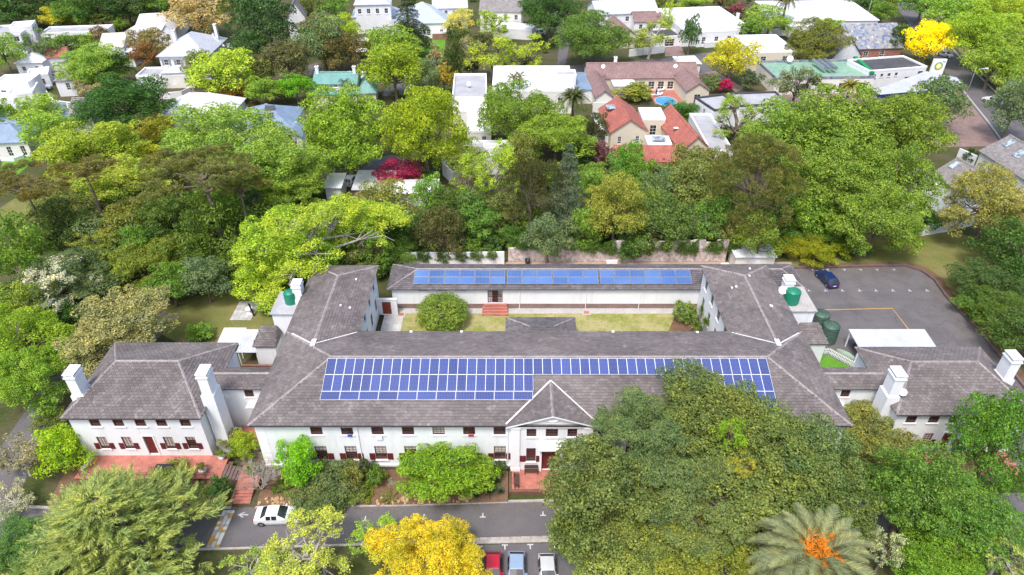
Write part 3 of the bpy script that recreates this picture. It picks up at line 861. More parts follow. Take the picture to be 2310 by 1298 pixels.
# laundry hung over three of the sills
for x, m, w, h in ((wxs[1]+0.25, 'cloth_blue', 0.5, 0.14), (wxs[2]+0.1, 'trim_white', 0.62, 0.6), (wxs[5]+0.2, 'cloth_red', 0.6, 0.12)):
    o = MB(); o.box(x-w/2, x+w/2, wy0-0.165, wy0-0.125, 5.97-h, 6.0); o.box(x-w/2, x+w/2, wy0-0.13, wy0-0.0, 5.975, 6.0)
    c = o.build('laundry', m); tag(c, {'cloth_blue': 'blue cloth hung over an upper window sill to dry', 'trim_white': 'pale pink towel hanging down from an upper window sill', 'cloth_red': 'red cloth laid along an upper window sill'}[m], 'cloth', 'laundry on the window sills')
for x in (BX0+0.05, BX1-0.95):                       # pilasters of the centre bay
    mb = MB()
    mb.box(x, x+0.9, BY-0.14, BY-0.002, 0.9, EZ-0.5)
    mb.box(x-0.06, x+0.96, BY-0.2, BY-0.002, EZ-0.5, EZ-0.3)
    mb.box(x-0.06, x+0.96, BY-0.2, BY-0.002, 0.9, 1.3)
    mb.build('pilaster', 'trim_white', main)
mb = MB(); mb.box(2.75, 5.45, BY-0.75, BY-0.003, 4.62, 4.86); mb.box(2.9, 3.12, BY-0.2, BY-0.003, 0.9, 4.62); mb.box(5.08, 5.3, BY-0.2, BY-0.003, 0.9, 4.62)
mb.build('door_hood', 'trim_white', main)
# pediment: tympanum, raking cornice, roundel
AX, AZ = (BX0+BX1)/2, 9.4
PX0, PX1, PY = -0.62, 8.82, 48.85
mb = MB()
mb.face([(BX0, BY, EZ-0.28), (BX1, BY, EZ-0.28), (AX, BY, AZ-0.25)])
mb.box(BX0-0.1, BX1+0.1, BY-0.18, BY-0.01, EZ-0.3, EZ-0.05)
mb.build('pediment', 'render_white', main)
mb = MB()
for sx in (0, 1):
    a = Vector((PX0 if sx == 0 else PX1, PY, EZ-0.22)); b = Vector((AX, PY, AZ-0.22))
    mb.obox(a, b-a, Vector((0, 0.42, 0)), Vector((0, 0, 0.2)))
mb.build('raking_cornice', 'trim_white', main)
mb = MB()
rows = [[Vector((AX + r*1.5*math.cos(t), BY-0.02-d, 8.55 + r*math.sin(t)*0.75)) for t in np.linspace(0, 2*math.pi, 19)[:-1]] for r, d in ((0.5, 0.0), (0.45, 0.06), (0.36, 0.06), (0.33, 0.01), (0.01, 0.03))]
mb.grid(rows, 0, True, close=True, flip=True); mb.build('roundel', 'trim_white', main)
# roofs
sl = MB(); rb_ = MB(); cp_ = MB()
f_front = [(X0, Y0, EZ), (X1, Y0, EZ), (XR1, YR, RZ), (XR0, YR, RZ)]
f_back = [(X1, Y1, EZ), (X0, Y1, EZ), (XR0, YR, RZ), (XR1, YR, RZ)]
f_l = [(X0, Y1, EZ), (X0, Y0, EZ), (XR0, YR, RZ)]
f_r = [(X1, Y0, EZ), (X1, Y1, EZ), (XR1, YR, RZ)]
LR, RR = (-26.9-18.2)/2, (25.75+34.6)/2               # wing ridges
WZ = 9.3; YB = 78.4; YV = 60.0; HB = 73.9
fw = []
for (a, b, c) in ((-26.9, -18.2, LR), (25.75, 34.6, RR)):
    fw += [[(a, YB, EZ), (a, Y1, EZ), (c, YV, WZ), (c, HB, WZ)], [(b, Y1, EZ), (b, YB, EZ), (c, HB, WZ), (c, YV, WZ)], [(b, YB, EZ), (a, YB, EZ), (c, HB, WZ)]]
YP = 53.9
fp = [[(PX0, YP-4.75, EZ), (PX0, PY, EZ), (AX, PY, AZ), (AX, YP, AZ)], [(PX1, PY, EZ), (PX1, YP-4.75, EZ), (AX, YP, AZ), (AX, PY, AZ)]]
roof_base(rb_, [f_front, f_back, f_l, f_r] + fw + fp)
lay_slates(sl, f_front, main, 300)
for f in [f_back, f_l, f_r] + fw + fp: lay_slates(sl, f)
roof = rb_.build('roof', 'slate_dark', main)
sl.build('slates', 'slate', roof, kind='stuff')
for a, b in (((XR0, YR, RZ), (XR1, YR, RZ)), ((X0, Y0, EZ), (XR0, YR, RZ)), ((X1, Y0, EZ), (XR1, YR, RZ)), ((X0, Y1, EZ), (XR0, YR, RZ)), ((X1, Y1, EZ), (XR1, YR, RZ)),
             ((LR, YV, WZ), (LR, HB, WZ)), ((RR, YV, WZ), (RR, HB, WZ)), ((-26.9, YB, EZ), (LR, HB, WZ)), ((-18.2, YB, EZ), (LR, HB, WZ)), ((25.75, YB, EZ), (RR, HB, WZ)), ((34.6, YB, EZ), (RR, HB, WZ)), ((AX, PY, AZ), (AX, YP, AZ))):
    caps([(a, b)], roof)
# mortared valleys where the wings and the pediment meet the main slopes
def valley(a, b, w=0.3, lift=0.13):
    a, b = Vector(a), Vector(b); s = (b-a).cross(Vector((0, 0, 1))).normalized()*w/2; z = Vector((0, 0, lift))
    mb = MB(); mb.face([a-s+z, a+s+z, b+s+z, b-s+z] if ((a+s)-(a-s)).cross(b-a).z > 0 else [b-s+z, b+s+z, a+s+z, a-s+z]); mb.build('valley_flashing', 'flashing', roof)
valley((PX0, PY+0.3, EZ), (AX, YP, AZ), 0.2, 0.17); valley((PX1, PY+0.3, EZ), (AX, YP, AZ), 0.16, 0.17)
valley((-26.0, 63.4, 8.1), (LR, YV, WZ), 0.22); valley((-18.4, 64.0, EZ), (LR, YV, WZ), 0.2); valley((26, 64, EZ), (RR, YV, WZ), 0.22); valley((34.0, 63.6, 8.0), (RR, YV, WZ), 0.2)
for x in (LR, RR):
    mb = MB(); mb.box(x-0.27, x+0.27, YV-0.3, YV+0.9, WZ+0.02, WZ+0.14); mb.build('mortar_saddle', 'flashing', roof)
mb = MB()
mb.box(X0, X1, Y0-0.11, Y0-0.005, EZ-0.13, EZ-0.03); mb.box(X0-0.1, X0-0.005, Y0, 78, EZ-0.13, EZ-0.03); mb.box(X1+0.005, X1+0.1, Y0, 78, EZ-0.13, EZ-0.03)
mb.build('gutter', 'gutter_dark', main)
for x, y in ((wx0+10.5, wy0-0.08), (BX0-0.3, wy0-0.08), (wx1-0.6, wy0-0.08)): pipe(main, x, y, 1.2, EZ-0.1)
mb = MB()
rr = random.Random(21)
for k in range(9):                                    # vent slates bedded in white mortar
    y = rr.choice([66, 68, 70, 72, 74, 76]); w = rr.choice([(-20.3, 1), (31.5, 1), (28.2, -1)]); 
    x = w[0] + rr.uniform(-0.8, 0.8); c = LR if x < 0 else RR
    z = WZ - abs(x-c)*(WZ-EZ)/4.42
    mb.box(x-0.1, x+0.1, y-0.14, y+0.14, z+0.02, z+0.16)
for x, y in ((-12, 63.9), (-6, 63.9), (12, 63.9), (22, 63.8)): mb.box(x-0.15, x+0.15, y-0.1, y+0.14, EZ+0.1, EZ+0.3)
mb.build('roof_vent', 'trim_white', roof)
# flat annexes on the outer sides of the wings, with their chimneys
for (x0, x1, y0, y1, zt, cx, cy) in ((-30.4, wx0, 69.3, 73.8, 6.5, -27.4, 72.0), (wx1, 38.6, 69.9, 74.9, 6.5, 35.6, 72.9)):
    mb = MB(); mb.box(x0, x1, y0, y1, 0, zt, skip='d'); mb.build('annexe', 'render_white', main)
    mb = MB(); mb.box(x0-0.2, x1+(0.2 if x1 > 0 else 0), y0-0.2, y1+0.2, zt+0.003, zt+0.16); mb.build('annexe_roof', 'membrane_grey' if x0 < 0 else 'concrete', main)
    chimney(main, cx, cy, 9.6, 6.6, 1.1, 1.3, shoulder=1.35)
for (x0, x1, y0, y1, zt) in ((-32.6, -29.6, 66.4, 70.6, 3.6), (36.6, 40.0, 66.9, 71.2, 3.6)):
    mb = MB(); mb.box(x0+0.25, x1-0.25, y0+0.2, y1-0.2, 0, zt, skip='d'); mb.build('store_wall', 'render_white', main)
    fs = [[(x0, y0, zt), (x1, y0, zt), (x1-0.5, y1-1.3, zt+1.1), (x0+0.5, y1-1.3, zt+1.1)], [(x1, y1, zt), (x0, y1, zt), (x0+0.5, y1-1.3, zt+1.1), (x1-0.5, y1-1.3, zt+1.1)], [(x0, y1, zt), (x0, y0, zt), (x0+0.5, y1-1.3, zt+1.1)], [(x1, y0, zt), (x1, y1, zt), (x1-0.5, y1-1.3, zt+1.1)]]
    rb_ = MB(); roof_base(rb_, fs); r2 = rb_.build('store_roof', 'slate_dark', main)
    sl = MB()
    for f in fs: lay_slates(sl, f)
    sl.build('slates', 'slate', r2, kind='stuff')
# hipped porch into the courtyard
fs = [[(-0.8, 63, 3.7), (-0.8, 72.2, 3.7), (2.2, 69.2, 4.7), (2.2, 63, 4.7)][::1], [(8.3, 72.2, 3.7), (8.3, 63, 3.7), (5.4, 63, 4.7), (5.4, 69.2, 4.7)], [(8.3, 72.2, 3.7), (-0.8, 72.2, 3.7), (2.2, 69.2, 4.7), (5.4, 69.2, 4.7)], [(2.2, 63, 4.7), (5.4, 63, 4.7), (5.4, 69.2, 4.7), (2.2, 69.2, 4.7)]]
fs[0] = [(-0.8, 72.2, 3.7), (-0.8, 63, 3.7), (2.2, 63, 4.7), (2.2, 69.2, 4.7)]; fs[1] = [(8.3, 63, 3.7), (8.3, 72.2, 3.7), (5.4, 69.2, 4.7), (5.4, 63, 4.7)]
rb_ = MB(); roof_base(rb_, fs); r2 = rb_.build('porch_roof', 'slate_dark', main)
sl = MB()
for f in fs: lay_slates(sl, f)
sl.build('slates', 'slate_dark', r2, kind='stuff')
caps([((-0.8, 72.2, 3.7), (2.2, 69.2, 4.7)), ((8.3, 72.2, 3.7), (5.4, 69.2, 4.7))], r2, 0.26)
for x in (-0.4, 2.5, 5.0, 7.9): pipe(main, x, 71.8, 0.5, 3.6, 0.14, name='porch_column')

# ------------------------------------------------------------ end houses with their links to the main building
def end_house(label, hx0, hx1, rx0, rx1, hy0, hy1, link_to, door_px, wins_up, wins_low, chims, single):
    ez, rz, yr = 7.15, 9.5, (hy0+hy1)/2 + 0.3
    t = thing('house', label, 'house', ((hx0+hx1)/2, (hy0+hy1)/2, 0), group=None)
    x0, x1, y0, y1 = hx0+0.42, hx1-0.42, hy0+0.4, hy1-0.4
    zb = 0.9
    hs = [(x-x0-0.55, x-x0+0.55, 5.55, 6.65) for x in wins_up] + [(x-x0-0.52, x-x0+0.52, 2.05, 3.95) for x in wins_low] + [(door_px-x0-0.52, door_px-x0+0.52, 1.25, 4.05)]
    mb = MB()
    wall_face(mb, (x0, y0), (1, 0), x1-x0, zb, ez+0.05, hs)
    wall_face(mb, (x1, y0), (0, 1), y1-y0, 0, ez+0.05, []); wall_face(mb, (x0, y1), (0, -1), y1-y0, 0, ez+0.05, []); wall_face(mb, (x1, y1), (-1, 0), x1-x0, 0, ez+0.05, [])
    mb.face([(x0, y0, 0), (x1, y0, 0), (x1, y0, zb), (x0, y0, zb)])
    mb.build('wall', 'render_white', t)
    for k, x in enumerate(wins_up): window(t, (x0, y0), (1, 0), hs[k], rows=3)
    for k, x in enumerate(wins_low): window(t, (x0, y0), (1, 0), hs[len(wins_up)+k], rows=6, shutters=(0.5, 0.9), blind=[0.8, 0.8, 0.8, 0.3][k % 4])
    door(t, (x0, y0), (1, 0), hs[-1])
    fs = [[(hx0, hy0, ez), (hx1, hy0, ez), (rx1, yr, rz), (rx0, yr, rz)], [(hx1, hy1, ez), (hx0, hy1, ez), (rx0, yr, rz), (rx1, yr, rz)], [(hx0, hy1, ez), (hx0, hy0, ez), (rx0, yr, rz)], [(hx1, hy0, ez), (hx1, hy1, ez), (rx1, yr, rz)]]
    # link block
    la, lb = (x1, link_to) if link_to > x1 else (link_to, x0)
    ra, rb2 = (rx1-0.3, X0+2.2) if link_to > x1 else (X1-2.0, rx0+0.3)
    lz, lr = 7.0, 7.75
    lf = [[(la-1.2, 55.2, lz), (lb+1.2, 55.2, lz), (lb+1.4, 57.0, lr), (la-1.4, 57.0, lr)], [(lb+1.2, 58.7, lz), (la-1.2, 58.7, lz), (la-1.4, 57.0, lr), (lb+1.4, 57.0, lr)]]
    wc = (la+lb)/2
    wl = wc + (0.6 if link_to > x1 else -0.6)
    dh = ((lb-la)-2.5, (lb-la)-1.1) if link_to > x1 else (1.0, 2.4)
    lh = [(wl-la-0.5, wl-la+0.5, 5.5, 6.6), (dh[0], dh[1], 1.0, 4.1)]
    mb = MB(); wall_face(mb, (la, 55.55), (1, 0), lb-la, 0, lz+0.05, lh); wall_face(mb, (lb, 58.3), (-1, 0), lb-la, 0, lz+0.05, []); mb.build('link_wall', 'render_white', t)
    window(t, (la, 55.55), (1, 0), lh[0], rows=3); door(t, (la, 55.55), (1, 0), lh[1])
    mb = MB(); mb.box(la+dh[0]-0.5, la+dh[1]+0.4, 54.7, 55.545, 4.42, 4.6); mb.build('door_hood', 'flashing', t)
    rb_ = MB(); roof_base(rb_, fs + lf); roof = rb_.build('roof', 'slate_dark', t)
    sl = MB(); lay_slates(sl, fs[0], t, single)
    for f in fs[1:] + lf: lay_slates(sl, f)
    sl.build('slates', 'slate', roof, kind='stuff')
    cp_ = MB()
    for a, b in (((rx0, yr, rz), (rx1, yr, rz)), ((hx0, hy0, ez), (rx0, yr, rz)), ((hx0, hy1, ez), (rx0, yr, rz)), ((hx1, hy0, ez), (rx1, yr, rz)), ((hx1, hy1, ez), (rx1, yr, rz)), ((la-1.4, 57.0, lr), (lb+1.4, 57.0, lr))): caps([(a, b)], roof, 0.3)
    mb = MB(); mb.box(hx0, hx1, hy0-0.08, hy0-0.005, ez-0.12, ez-0.03); mb.build('gutter', 'gutter_dark', t)
    for c in chims: chimney(t, c[0], c[1], c[2], c[3], 1.05, 1.55)
    return t
LX0, LX1, LY0 = -47.0, -32.4, 50.7
lw = lambda p, z: wx_at(p, LY0+0.4, z)
lh_ = end_house('white two-storey house with a red tiled terrace and open oxblood shutters', LX0, LX1, -43.4, -36.6, LY0, 62.9, X0+0.3, lw(341, 2.6), [lw(p, 6.1) for p in (213.8, 266.7, 316.2, 364, 417.7)], [lw(p, 3) for p in (233.5, 289, 382.5, 432.5)],
          [(-46.1, 53.9, 11.0, 5.0), (-31.95, 53.3, 11.6, 0.0)], 300)
RX0_, RX1_, RY0 = 40.3, 55.0, 51.2
rw = lambda p, z: wx_at(p, RY0+0.4, z)
rh_ = end_house('white two-storey house with a white picket fence and metal carport behind it', RX0_, RX1_, 43.7, 51.0, RY0, 62.1, X1-0.3, rw(2130, 2.6), [rw(p, 6.1) for p in (2056, 2107, 2153, 2203, 2252)], [rw(p, 3) for p in (2040, 2090, 2176, 2222)],
          [(40.3, 53.6, 11.1, 0.0), (53.9, 56.2, 11.1, 5.0)], 300)

# ------------------------------------------------------------ the low range behind the courtyard
rear = thing('rear_range', 'single-storey white range with slate roof carrying two rows of blue collectors', 'building', (12, 81, 0))
qx0, qx1, qy0, qy1, qe, qr, qyr = -17.4, 40.9, 78.0, 84.3, 4.1, 5.35, 81.3
fs = [[(qx0, qy0, qe), (qx1, qy0, qe), (qx1-2.8, qyr, qr), (qx0+4.0, qyr, qr)], [(qx1, qy1, qe), (qx0, qy1, qe), (qx0+4.0, qyr, qr), (qx1-2.8, qyr, qr)], [(qx0, qy1, qe), (qx0, qy0, qe), (qx0+4.0, qyr, qr)], [(qx1, qy0, qe), (qx1, qy1, qe), (qx1-2.8, qyr, qr)]]
rb_ = MB(); roof_base(rb_, fs); roof = rb_.build('roof', 'slate_dark', rear)
sl = MB()
for f in fs: lay_slates(sl, f)
sl.build('slates', 'slate_dark', roof, kind='stuff')
cp_ = MB()
for a, b in (((qx0+4, qyr, qr), (qx1-2.8, qyr, qr)), ((qx0, qy0, qe), (qx0+4, qyr, qr)), ((qx0, qy1, qe), (qx0+4, qyr, qr)), ((qx1, qy0, qe), (qx1-2.8, qyr, qr)), ((qx1, qy1, qe), (qx1-2.8, qyr, qr))): caps([(a, b)], roof, 0.28)
ax0, ay0 = qx0+0.6, qy0+0.4
RXW = lambda p, z: wx_at(p, ay0, z)
slots = [(RXW(p, 3.8)-ax0-0.75, RXW(p, 3.8)-ax0+0.75, 3.6, 3.9) for p in (957, 998, 1039)]
dhx = RXW(1117, 2.5)-ax0
mb = MB(); wall_face(mb, (ax0, ay0), (1, 0), qx1-0.5-ax0, 1.35, qe+0.05, slots + [(dhx-1.05, dhx+1.05, 1.5, 3.85)], 0.2)
wall_face(mb, (qx1-0.5, ay0), (0, 1), 5.5, 0, qe+0.05, []); wall_face(mb, (ax0, ay0+5.5), (0, -1), 5.5, 0, qe+0.05, []); wall_face(mb, (qx1-0.5, ay0+5.5), (-1, 0), qx1-0.5-ax0, 0, qe+0.05, [])
mb.build('wall', 'render_white', rear)
mb = MB(); mb.box(ax0-0.03, qx1-0.47, ay0-0.05, ay0+0.2, 0.3, 1.35, skip='b'); mb.build('plinth', 'paver_brick', rear)
for s in slots: window(rear, (ax0, ay0), (1, 0), s, 0.2, cols=4, rows=1)
for k in (0, 2): window(rear, (ax0, ay0), (1, 0), (dhx-1.05+k*0.7, dhx-0.35+k*0.7, 1.5, 3.85), 0.2, cols=2, rows=5, sill=False, pane='skylight_glass')
window(rear, (ax0, ay0), (1, 0), (dhx-0.35, dhx+0.35, 1.5, 3.85), 0.19, cols=1, rows=4, sill=False, name='door')
for p in (1172, 1322, 1443): 
    x = RXW(p, 2.5); pipe(rear, x, ay0-0.09, 0.6, qe-0.05)
st = thing('brick_steps', 'short flight of red brick steps below the courtyard door', 'steps', (ax0+dhx, ay0, 0.57))
for k in range(4):
    mb = MB(); mb.box(ax0+dhx-1.6-0.08*k, ax0+dhx+1.6+0.08*k, ay0-0.5-0.42*k-0.002*k, ay0-0.06, 0.57, 1.42-0.21*k-0.002); mb.build('step', 'red_tile', st)
# gate wall between the left wing and the low range
g = thing('gate_wall', 'white wall with a brown wooden door between wing and low range', 'wall', (-17.6, 77.2, 0.5))
mb = MB(); wall_face(mb, (-18.6, 76.9), (1, 0), 2.6, 0.5, 3.1, [(0.5, 1.75, 0.6, 2.75)]); mb.box(-18.6, -16.0, 77.07, 77.2, 0.5, 3.1); mb.box(-18.65, -15.95, 76.85, 77.25, 3.1, 3.22); mb.build('wall', 'render_white', g)
door(g, (-18.6, 76.9), (1, 0), (0.5, 1.75, 0.6, 2.75), 0.16, 'door_wood', None, 1)

# ------------------------------------------------------------ solar panels
def panel_proto(name, w, h, face, frame_m, fw=0.026):
    """frame and cell sheet, lying in its own x-y plane"""
    t = bpy.data.objects.new(name, None); C.objects.link(t); t.empty_display_size = 0.2
    mb = MB()
    mb.box(0, w, 0, fw, 0, 0.045); mb.box(0, w, h-fw, h, 0, 0.045); mb.box(0, fw, fw, h-fw, 0, 0.045); mb.box(w-fw, w, fw, h-fw, 0, 0.045)
    mb.build('frame', frame_m, t, local=True)
    mb = MB(); mb.box(fw, w-fw, fw, h-fw, 0.004, 0.034); mb.build('cell_sheet', face, t, local=True)
    return t
def mount(proto, first, org, u, s, n, array, label=None):
    o = proto if first else copy_tree(proto)
    o.parent = array
    o.matrix_basis = Matrix.Translation(org - wloc(array)) @ Matrix((u, s, n)).transposed().to_4x4()
    if label: o['label'] = label
farr = thing('solar_array', 'big array of dark blue solar panels in white frames on the front slope', 'solar array', (3.9, 53, 9.4))
u = Vector((1, 0, 0)); s = Vector((0, YR-Y0, RZ-EZ)).normalized(); n = u.cross(s)
mat('frame_white', (0.78, 0.79, 0.82), 0.4, 0.5, var=0.03)
port = panel_proto('solar_panel', 0.99, 1.955, 'pv_cells', 'frame_white')
land = panel_proto('solar_panel', 1.98, 0.965, 'pv_cells', 'frame_white')
top_left = at(729.6, 812, 10.15)
ridge_d = 0.34
def on_front(x, d): return Vector((x, YR, RZ)) - s*d + n*0.13 + Vector((0, 0, 0))
xs = [-19.9 + 1.008*k for k in range(48)]
f1 = f2 = True
for k in range(47):
    mount(port, f1, on_front(xs[k], ridge_d+1.955), u, s, n, farr); f1 = False
for k in list(range(22)):
    mount(port, False, on_front(xs[k]-0.02, ridge_d+1.955*2+0.02), u, s, n, farr)
for k in range(38, 47):
    mount(port, False, on_front(xs[k]-0.02, ridge_d+1.955*2+0.02), u, s, n, farr)
for k in range(11):
    mount(land, f2, on_front(xs[0]-0.04+2.012*k, ridge_d+1.955*2+0.04+0.985), u, s, n, farr, 'blue solar panel laid sideways'); f2 = False
for k in range(43, 47):
    mount(port, False, on_front(xs[k]-0.04, ridge_d+1.955*3+0.04), u, s, n, farr)
s2 = Vector((0, qyr-qy0, qr-qe)).normalized(); n2 = u.cross(s2)
col = panel_proto('solar_collector', 2.06, 1.16, 'collector_face', 'steel', 0.04)
cx0 = at(932, 640, 4.8).x; first = True
rarr = [thing('collector_bank', 'bank of twelve pale blue collectors on the low rear roof, ' + w, 'solar array', (cx0 + 6.4 + 13.06*i, 80, 4.8), group='collector banks on the rear roof') for i, w in enumerate(('nearest the gate wall', 'the middle of three', 'nearest the tank wing'))]
for k in range(18):
    for j in range(2):
        o = Vector((cx0 + 2.14*k + 0.18*(k//6), qyr, qr)) - s2*(0.35+1.18*(j+1)) + n2*0.16
        mount(col, first, o, u, s2, n2, rarr[k//6]); first = False

# ------------------------------------------------------------ the neighbourhood beyond: houses, streets, walls
def vol(t, FL, FR, D, Ze, roof='flat', rise=1.5, wall='render_white', rm='membrane_white', ov=0.3, wins=(), Zb=0.0, hip=None, parapet=0.35, frame='trim_white', pw='trim_white', rname='roof'):
    """one block of a house, surveyed from the two front eave corners; D is its depth in metres or the far right eave corner"""
    A, B = at(FL[0], FL[1], Ze), at(FR[0], FR[1], Ze)
    u = (B-A); w = u.length; u.normalize()
    n = Vector((-u.y, u.x, 0))
    if isinstance(D, tuple): D = (at(D[0], D[1], Ze)-B).dot(n)
    P = lambda x, y, z: A + u*x + n*y + Vector((0, 0, z-Ze))
    if roof == 'flat': ov = 0.0
    a, b, c, d = P(ov, ov, 0), P(w-ov, ov, 0), P(w-ov, D-ov, 0), P(ov, D-ov, 0)
    W_, D_ = w-2*ov, D-2*ov
    sides = {'F': (a, u, W_), 'R': (b, n, D_), 'B': (c, -u, W_), 'L': (d, -n, D_)}
    hs = {k: [] for k in sides}
    todo = []
    for spec in wins:
        sd_, num, ww, hh, zs = spec[:5]
        f0, f1 = spec[5] if len(spec) > 5 else (0.0, 1.0)
        L_ = sides[sd_][2]
        for k in range(num):
            x = L_*(f0 + (f1-f0)*(k+0.5)/num)
            if x-ww/2 < 0.1 or x+ww/2 > L_-0.1: continue
            h = (x-ww/2, x+ww/2, zs, zs+hh); hs[sd_].append(h); todo.append((sd_, h))
    mb = MB()
    zt = Ze if roof == 'flat' else Ze-0.02
    for k, (o, dv, L_) in sides.items(): wall_face(mb, o, dv, L_, Zb, zt, hs[k], 0.12)
    if roof in ('gu', 'gv', 'mono'):
        e = 0.03
        if roof == 'gu':
            mb.face([P(w-ov, ov, zt), P(w-ov, D-ov, zt), P(w-ov, D/2, Ze+rise-e-0.1)]); mb.face([P(ov, D-ov, zt), P(ov, ov, zt), P(ov, D/2, Ze+rise-e-0.1)])
        elif roof == 'gv':
            mb.face([P(ov, ov, zt), P(w-ov, ov, zt), P(w/2, ov, Ze+rise-e-0.1)]); mb.face([P(w-ov, D-ov, zt), P(ov, D-ov, zt), P(w/2, D-ov, Ze+rise-e-0.1)])
        else:
            mb.face([P(w-ov, ov, zt), P(w-ov, D-ov, zt), P(w-ov, D-ov, Ze+rise-0.12)]); mb.face([P(ov, D-ov, zt), P(ov, ov, zt), P(ov, D-ov, Ze+rise-0.12)])
    mb.build('wall', wall, t)
    for sd_, h in todo:
        o, dv, L_ = sides[sd_]
        big = (h[3]-h[2]) > 1.5
        window(t, o, dv, h, 0.12, frame, cols=2, rows=3 if big else 2, sill=not big, fw=0.08)
    rmb = MB()
    th = 0.16
    def slope(pts, e0=True):
        rmb.face(pts)
        if e0: rmb.face([pts[0]-Vector((0, 0, th)), pts[1]-Vector((0, 0, th)), pts[1], pts[0]])
    if roof == 'hip':
        h = hip if hip is not None else min(w, D)/2
        if w >= D:
            r0, r1 = P(h, D/2, Ze+rise), P(w-h, D/2, Ze+rise)
            slope([P(0, 0, Ze), P(w, 0, Ze), r1, r0]); slope([P(w, D, Ze), P(0, D, Ze), r0, r1]); slope([P(0, D, Ze), P(0, 0, Ze), r0]); slope([P(w, 0, Ze), P(w, D, Ze), r1])
        else:
            r0, r1 = P(w/2, h, Ze+rise), P(w/2, D-h, Ze+rise)
            slope([P(0, 0, Ze), P(w, 0, Ze), r0]); slope([P(w, D, Ze), P(0, D, Ze), r1]); slope([P(0, D, Ze), P(0, 0, Ze), r0, r1]); slope([P(w, 0, Ze), P(w, D, Ze), r1, r0])
    elif roof == 'gu':
        r0, r1 = P(0, D/2, Ze+rise), P(w, D/2, Ze+rise)
        slope([P(0, 0, Ze), P(w, 0, Ze), r1, r0]); slope([P(w, D, Ze), P(0, D, Ze), r0, r1])
        t_ = Vector((0, 0, th))
        for q, e, f in ((P(0, 0, Ze), r0, P(0, D, Ze)), (P(w, D, Ze), r1, P(w, 0, Ze))): rmb.face([e-t_, q-t_, q, e]); rmb.face([f-t_, e-t_, e, f])
        rmb.face([P(w, 0, Ze-th), P(0, 0, Ze-th), r0-t_, r1-t_]); rmb.face([P(0, D, Ze-th), P(w, D, Ze-th), r1-t_, r0-t_])
    elif roof == 'gv':
        r0, r1 = P(w/2, 0, Ze+rise), P(w/2, D, Ze+rise)
        slope([P(0, D, Ze), P(0, 0, Ze), r0, r1]); slope([P(w, 0, Ze), P(w, D, Ze), r1, r0])
        t_ = Vector((0, 0, th))
        for q, e, f in ((P(w, 0, Ze), r0, P(0, 0, Ze)), (P(0, D, Ze), r1, P(w, D, Ze))): rmb.face([e, q, q-t_, e-t_]); rmb.face([f, e, e-t_, f-t_])
    elif roof == 'mono':
        slope([P(0, 0, Ze), P(w, 0, Ze), P(w, D, Ze+rise), P(0, D, Ze+rise)])
        t_ = Vector((0, 0, th))
        rmb.face([P(w, 0, Ze)-t_, P(w, D, Ze+rise)-t_, P(w, D, Ze+rise), P(w, 0, Ze)]); rmb.face([P(0, D, Ze+rise)-t_, P(0, 0, Ze)-t_, P(0, 0, Ze), P(0, D, Ze+rise)]); rmb.face([P(0, 0, Ze)-t_, P(0, D, Ze+rise)-t_, P(w, D, Ze+rise)-t_, P(w, 0, Ze)-t_])
    else:
        q = 0.25
        zr = Ze-parapet if parapet else Ze+0.02
        if parapet: rmb.face([P(q, q, zr), P(w-q, q, zr), P(w-q, D-q, zr), P(q, D-q, zr)])
        else: rmb.obox(P(-0.15, -0.15, Ze+0.004), u*(w+0.3), n*(D+0.3), Vector((0, 0, 0.18)))
        if parapet:
            mb = MB(); e = 0.04
            def cop(x0, x1, y0, y1):
                mb.obox(P(x0, y0, zr-0.05), u*(x1-x0), n*(y1-y0), Vector((0, 0, Ze+0.06-zr+0.05)))
            cop(-e, w+e, -e, q); cop(-e, w+e, D-q, D+e); cop(-e, q, q+0.002, D-q-0.002); cop(w-q, w+e, q+0.002, D-q-0.002)
            mb.build('parapet', pw, t)
    ro = rmb.build(rname, rm, t)
    if roof == 'gv' and rm in ('clay_roof', 'brown_roof', 'far_slate'):
        mb = MB(); cap_line(mb, P(w/2, 0, Ze+rise), P(w/2, D, Ze+rise), 0.4, 0.12); mb.build('ridge_capping', rm, ro)
    if roof in ('hip', 'gu') and rm in ('clay_roof', 'brown_roof', 'far_slate', 'blue_roof', 'grey_roof', 'pale_blue_roof', 'green_roof'):
        if roof == 'gu' or w >= D:
            mb = MB(); cap_line(mb, r0, r1, 0.45, 0.12); mb.build('ridge_capping', 'white_roof' if 'roof' in rm and rm.split('_')[0] in ('grey', 'pale') else rm, ro)
    return P, w, D, ro
def house(label, fl, cat='house', name='house'):
    return thing(name, label, cat, at(fl[0], fl[1], 3.0)*Vector((1, 1, 0)) if False else (at(fl[0], fl[1], 3.0).x, at(fl[0], fl[1], 3.0).y, 0))
def stack(t, P, x, y, z0, z1, w=0.7, d=0.9, m='render_white'):
    c = P(x, y, z0)
    mb = MB(); mb.box(c.x-w/2, c.x+w/2, c.y-d/2, c.y+d/2, z0, z1); mb.box(c.x-w/2-0.08, c.x+w/2+0.08, c.y-d/2-0.08, c.y+d/2+0.08, z1, z1+0.15)
    ch = mb.build('chimney', m, t)
    mb = MB(); mb.lathe((c.x, c.y, z1+0.15), [(0.13, 0), (0.11, 0.35), (0.09, 0.35), (0.09, 0)], 8); mb.build('chimney_pot', 'pot_terracotta', ch)
def skylight(ro, P, x, y, w, h, rise_per_m, z, m='skylight_glass'):
    mb = MB(); a, b, c, d = P(x, y, z), P(x+w, y, z), P(x+w, y+h, z+rise_per_m*h), P(x, y+h, z+rise_per_m*h)
    n_ = (b-a).cross(d-a).normalized()*0.1
    mb.face([a+n_, b+n_, c+n_, d+n_])
    for p, q in ((a, b), (b, c), (c, d), (d, a)): mb.face([p, q, q+n_, p+n_])
    return mb.build('skylight', m, ro)
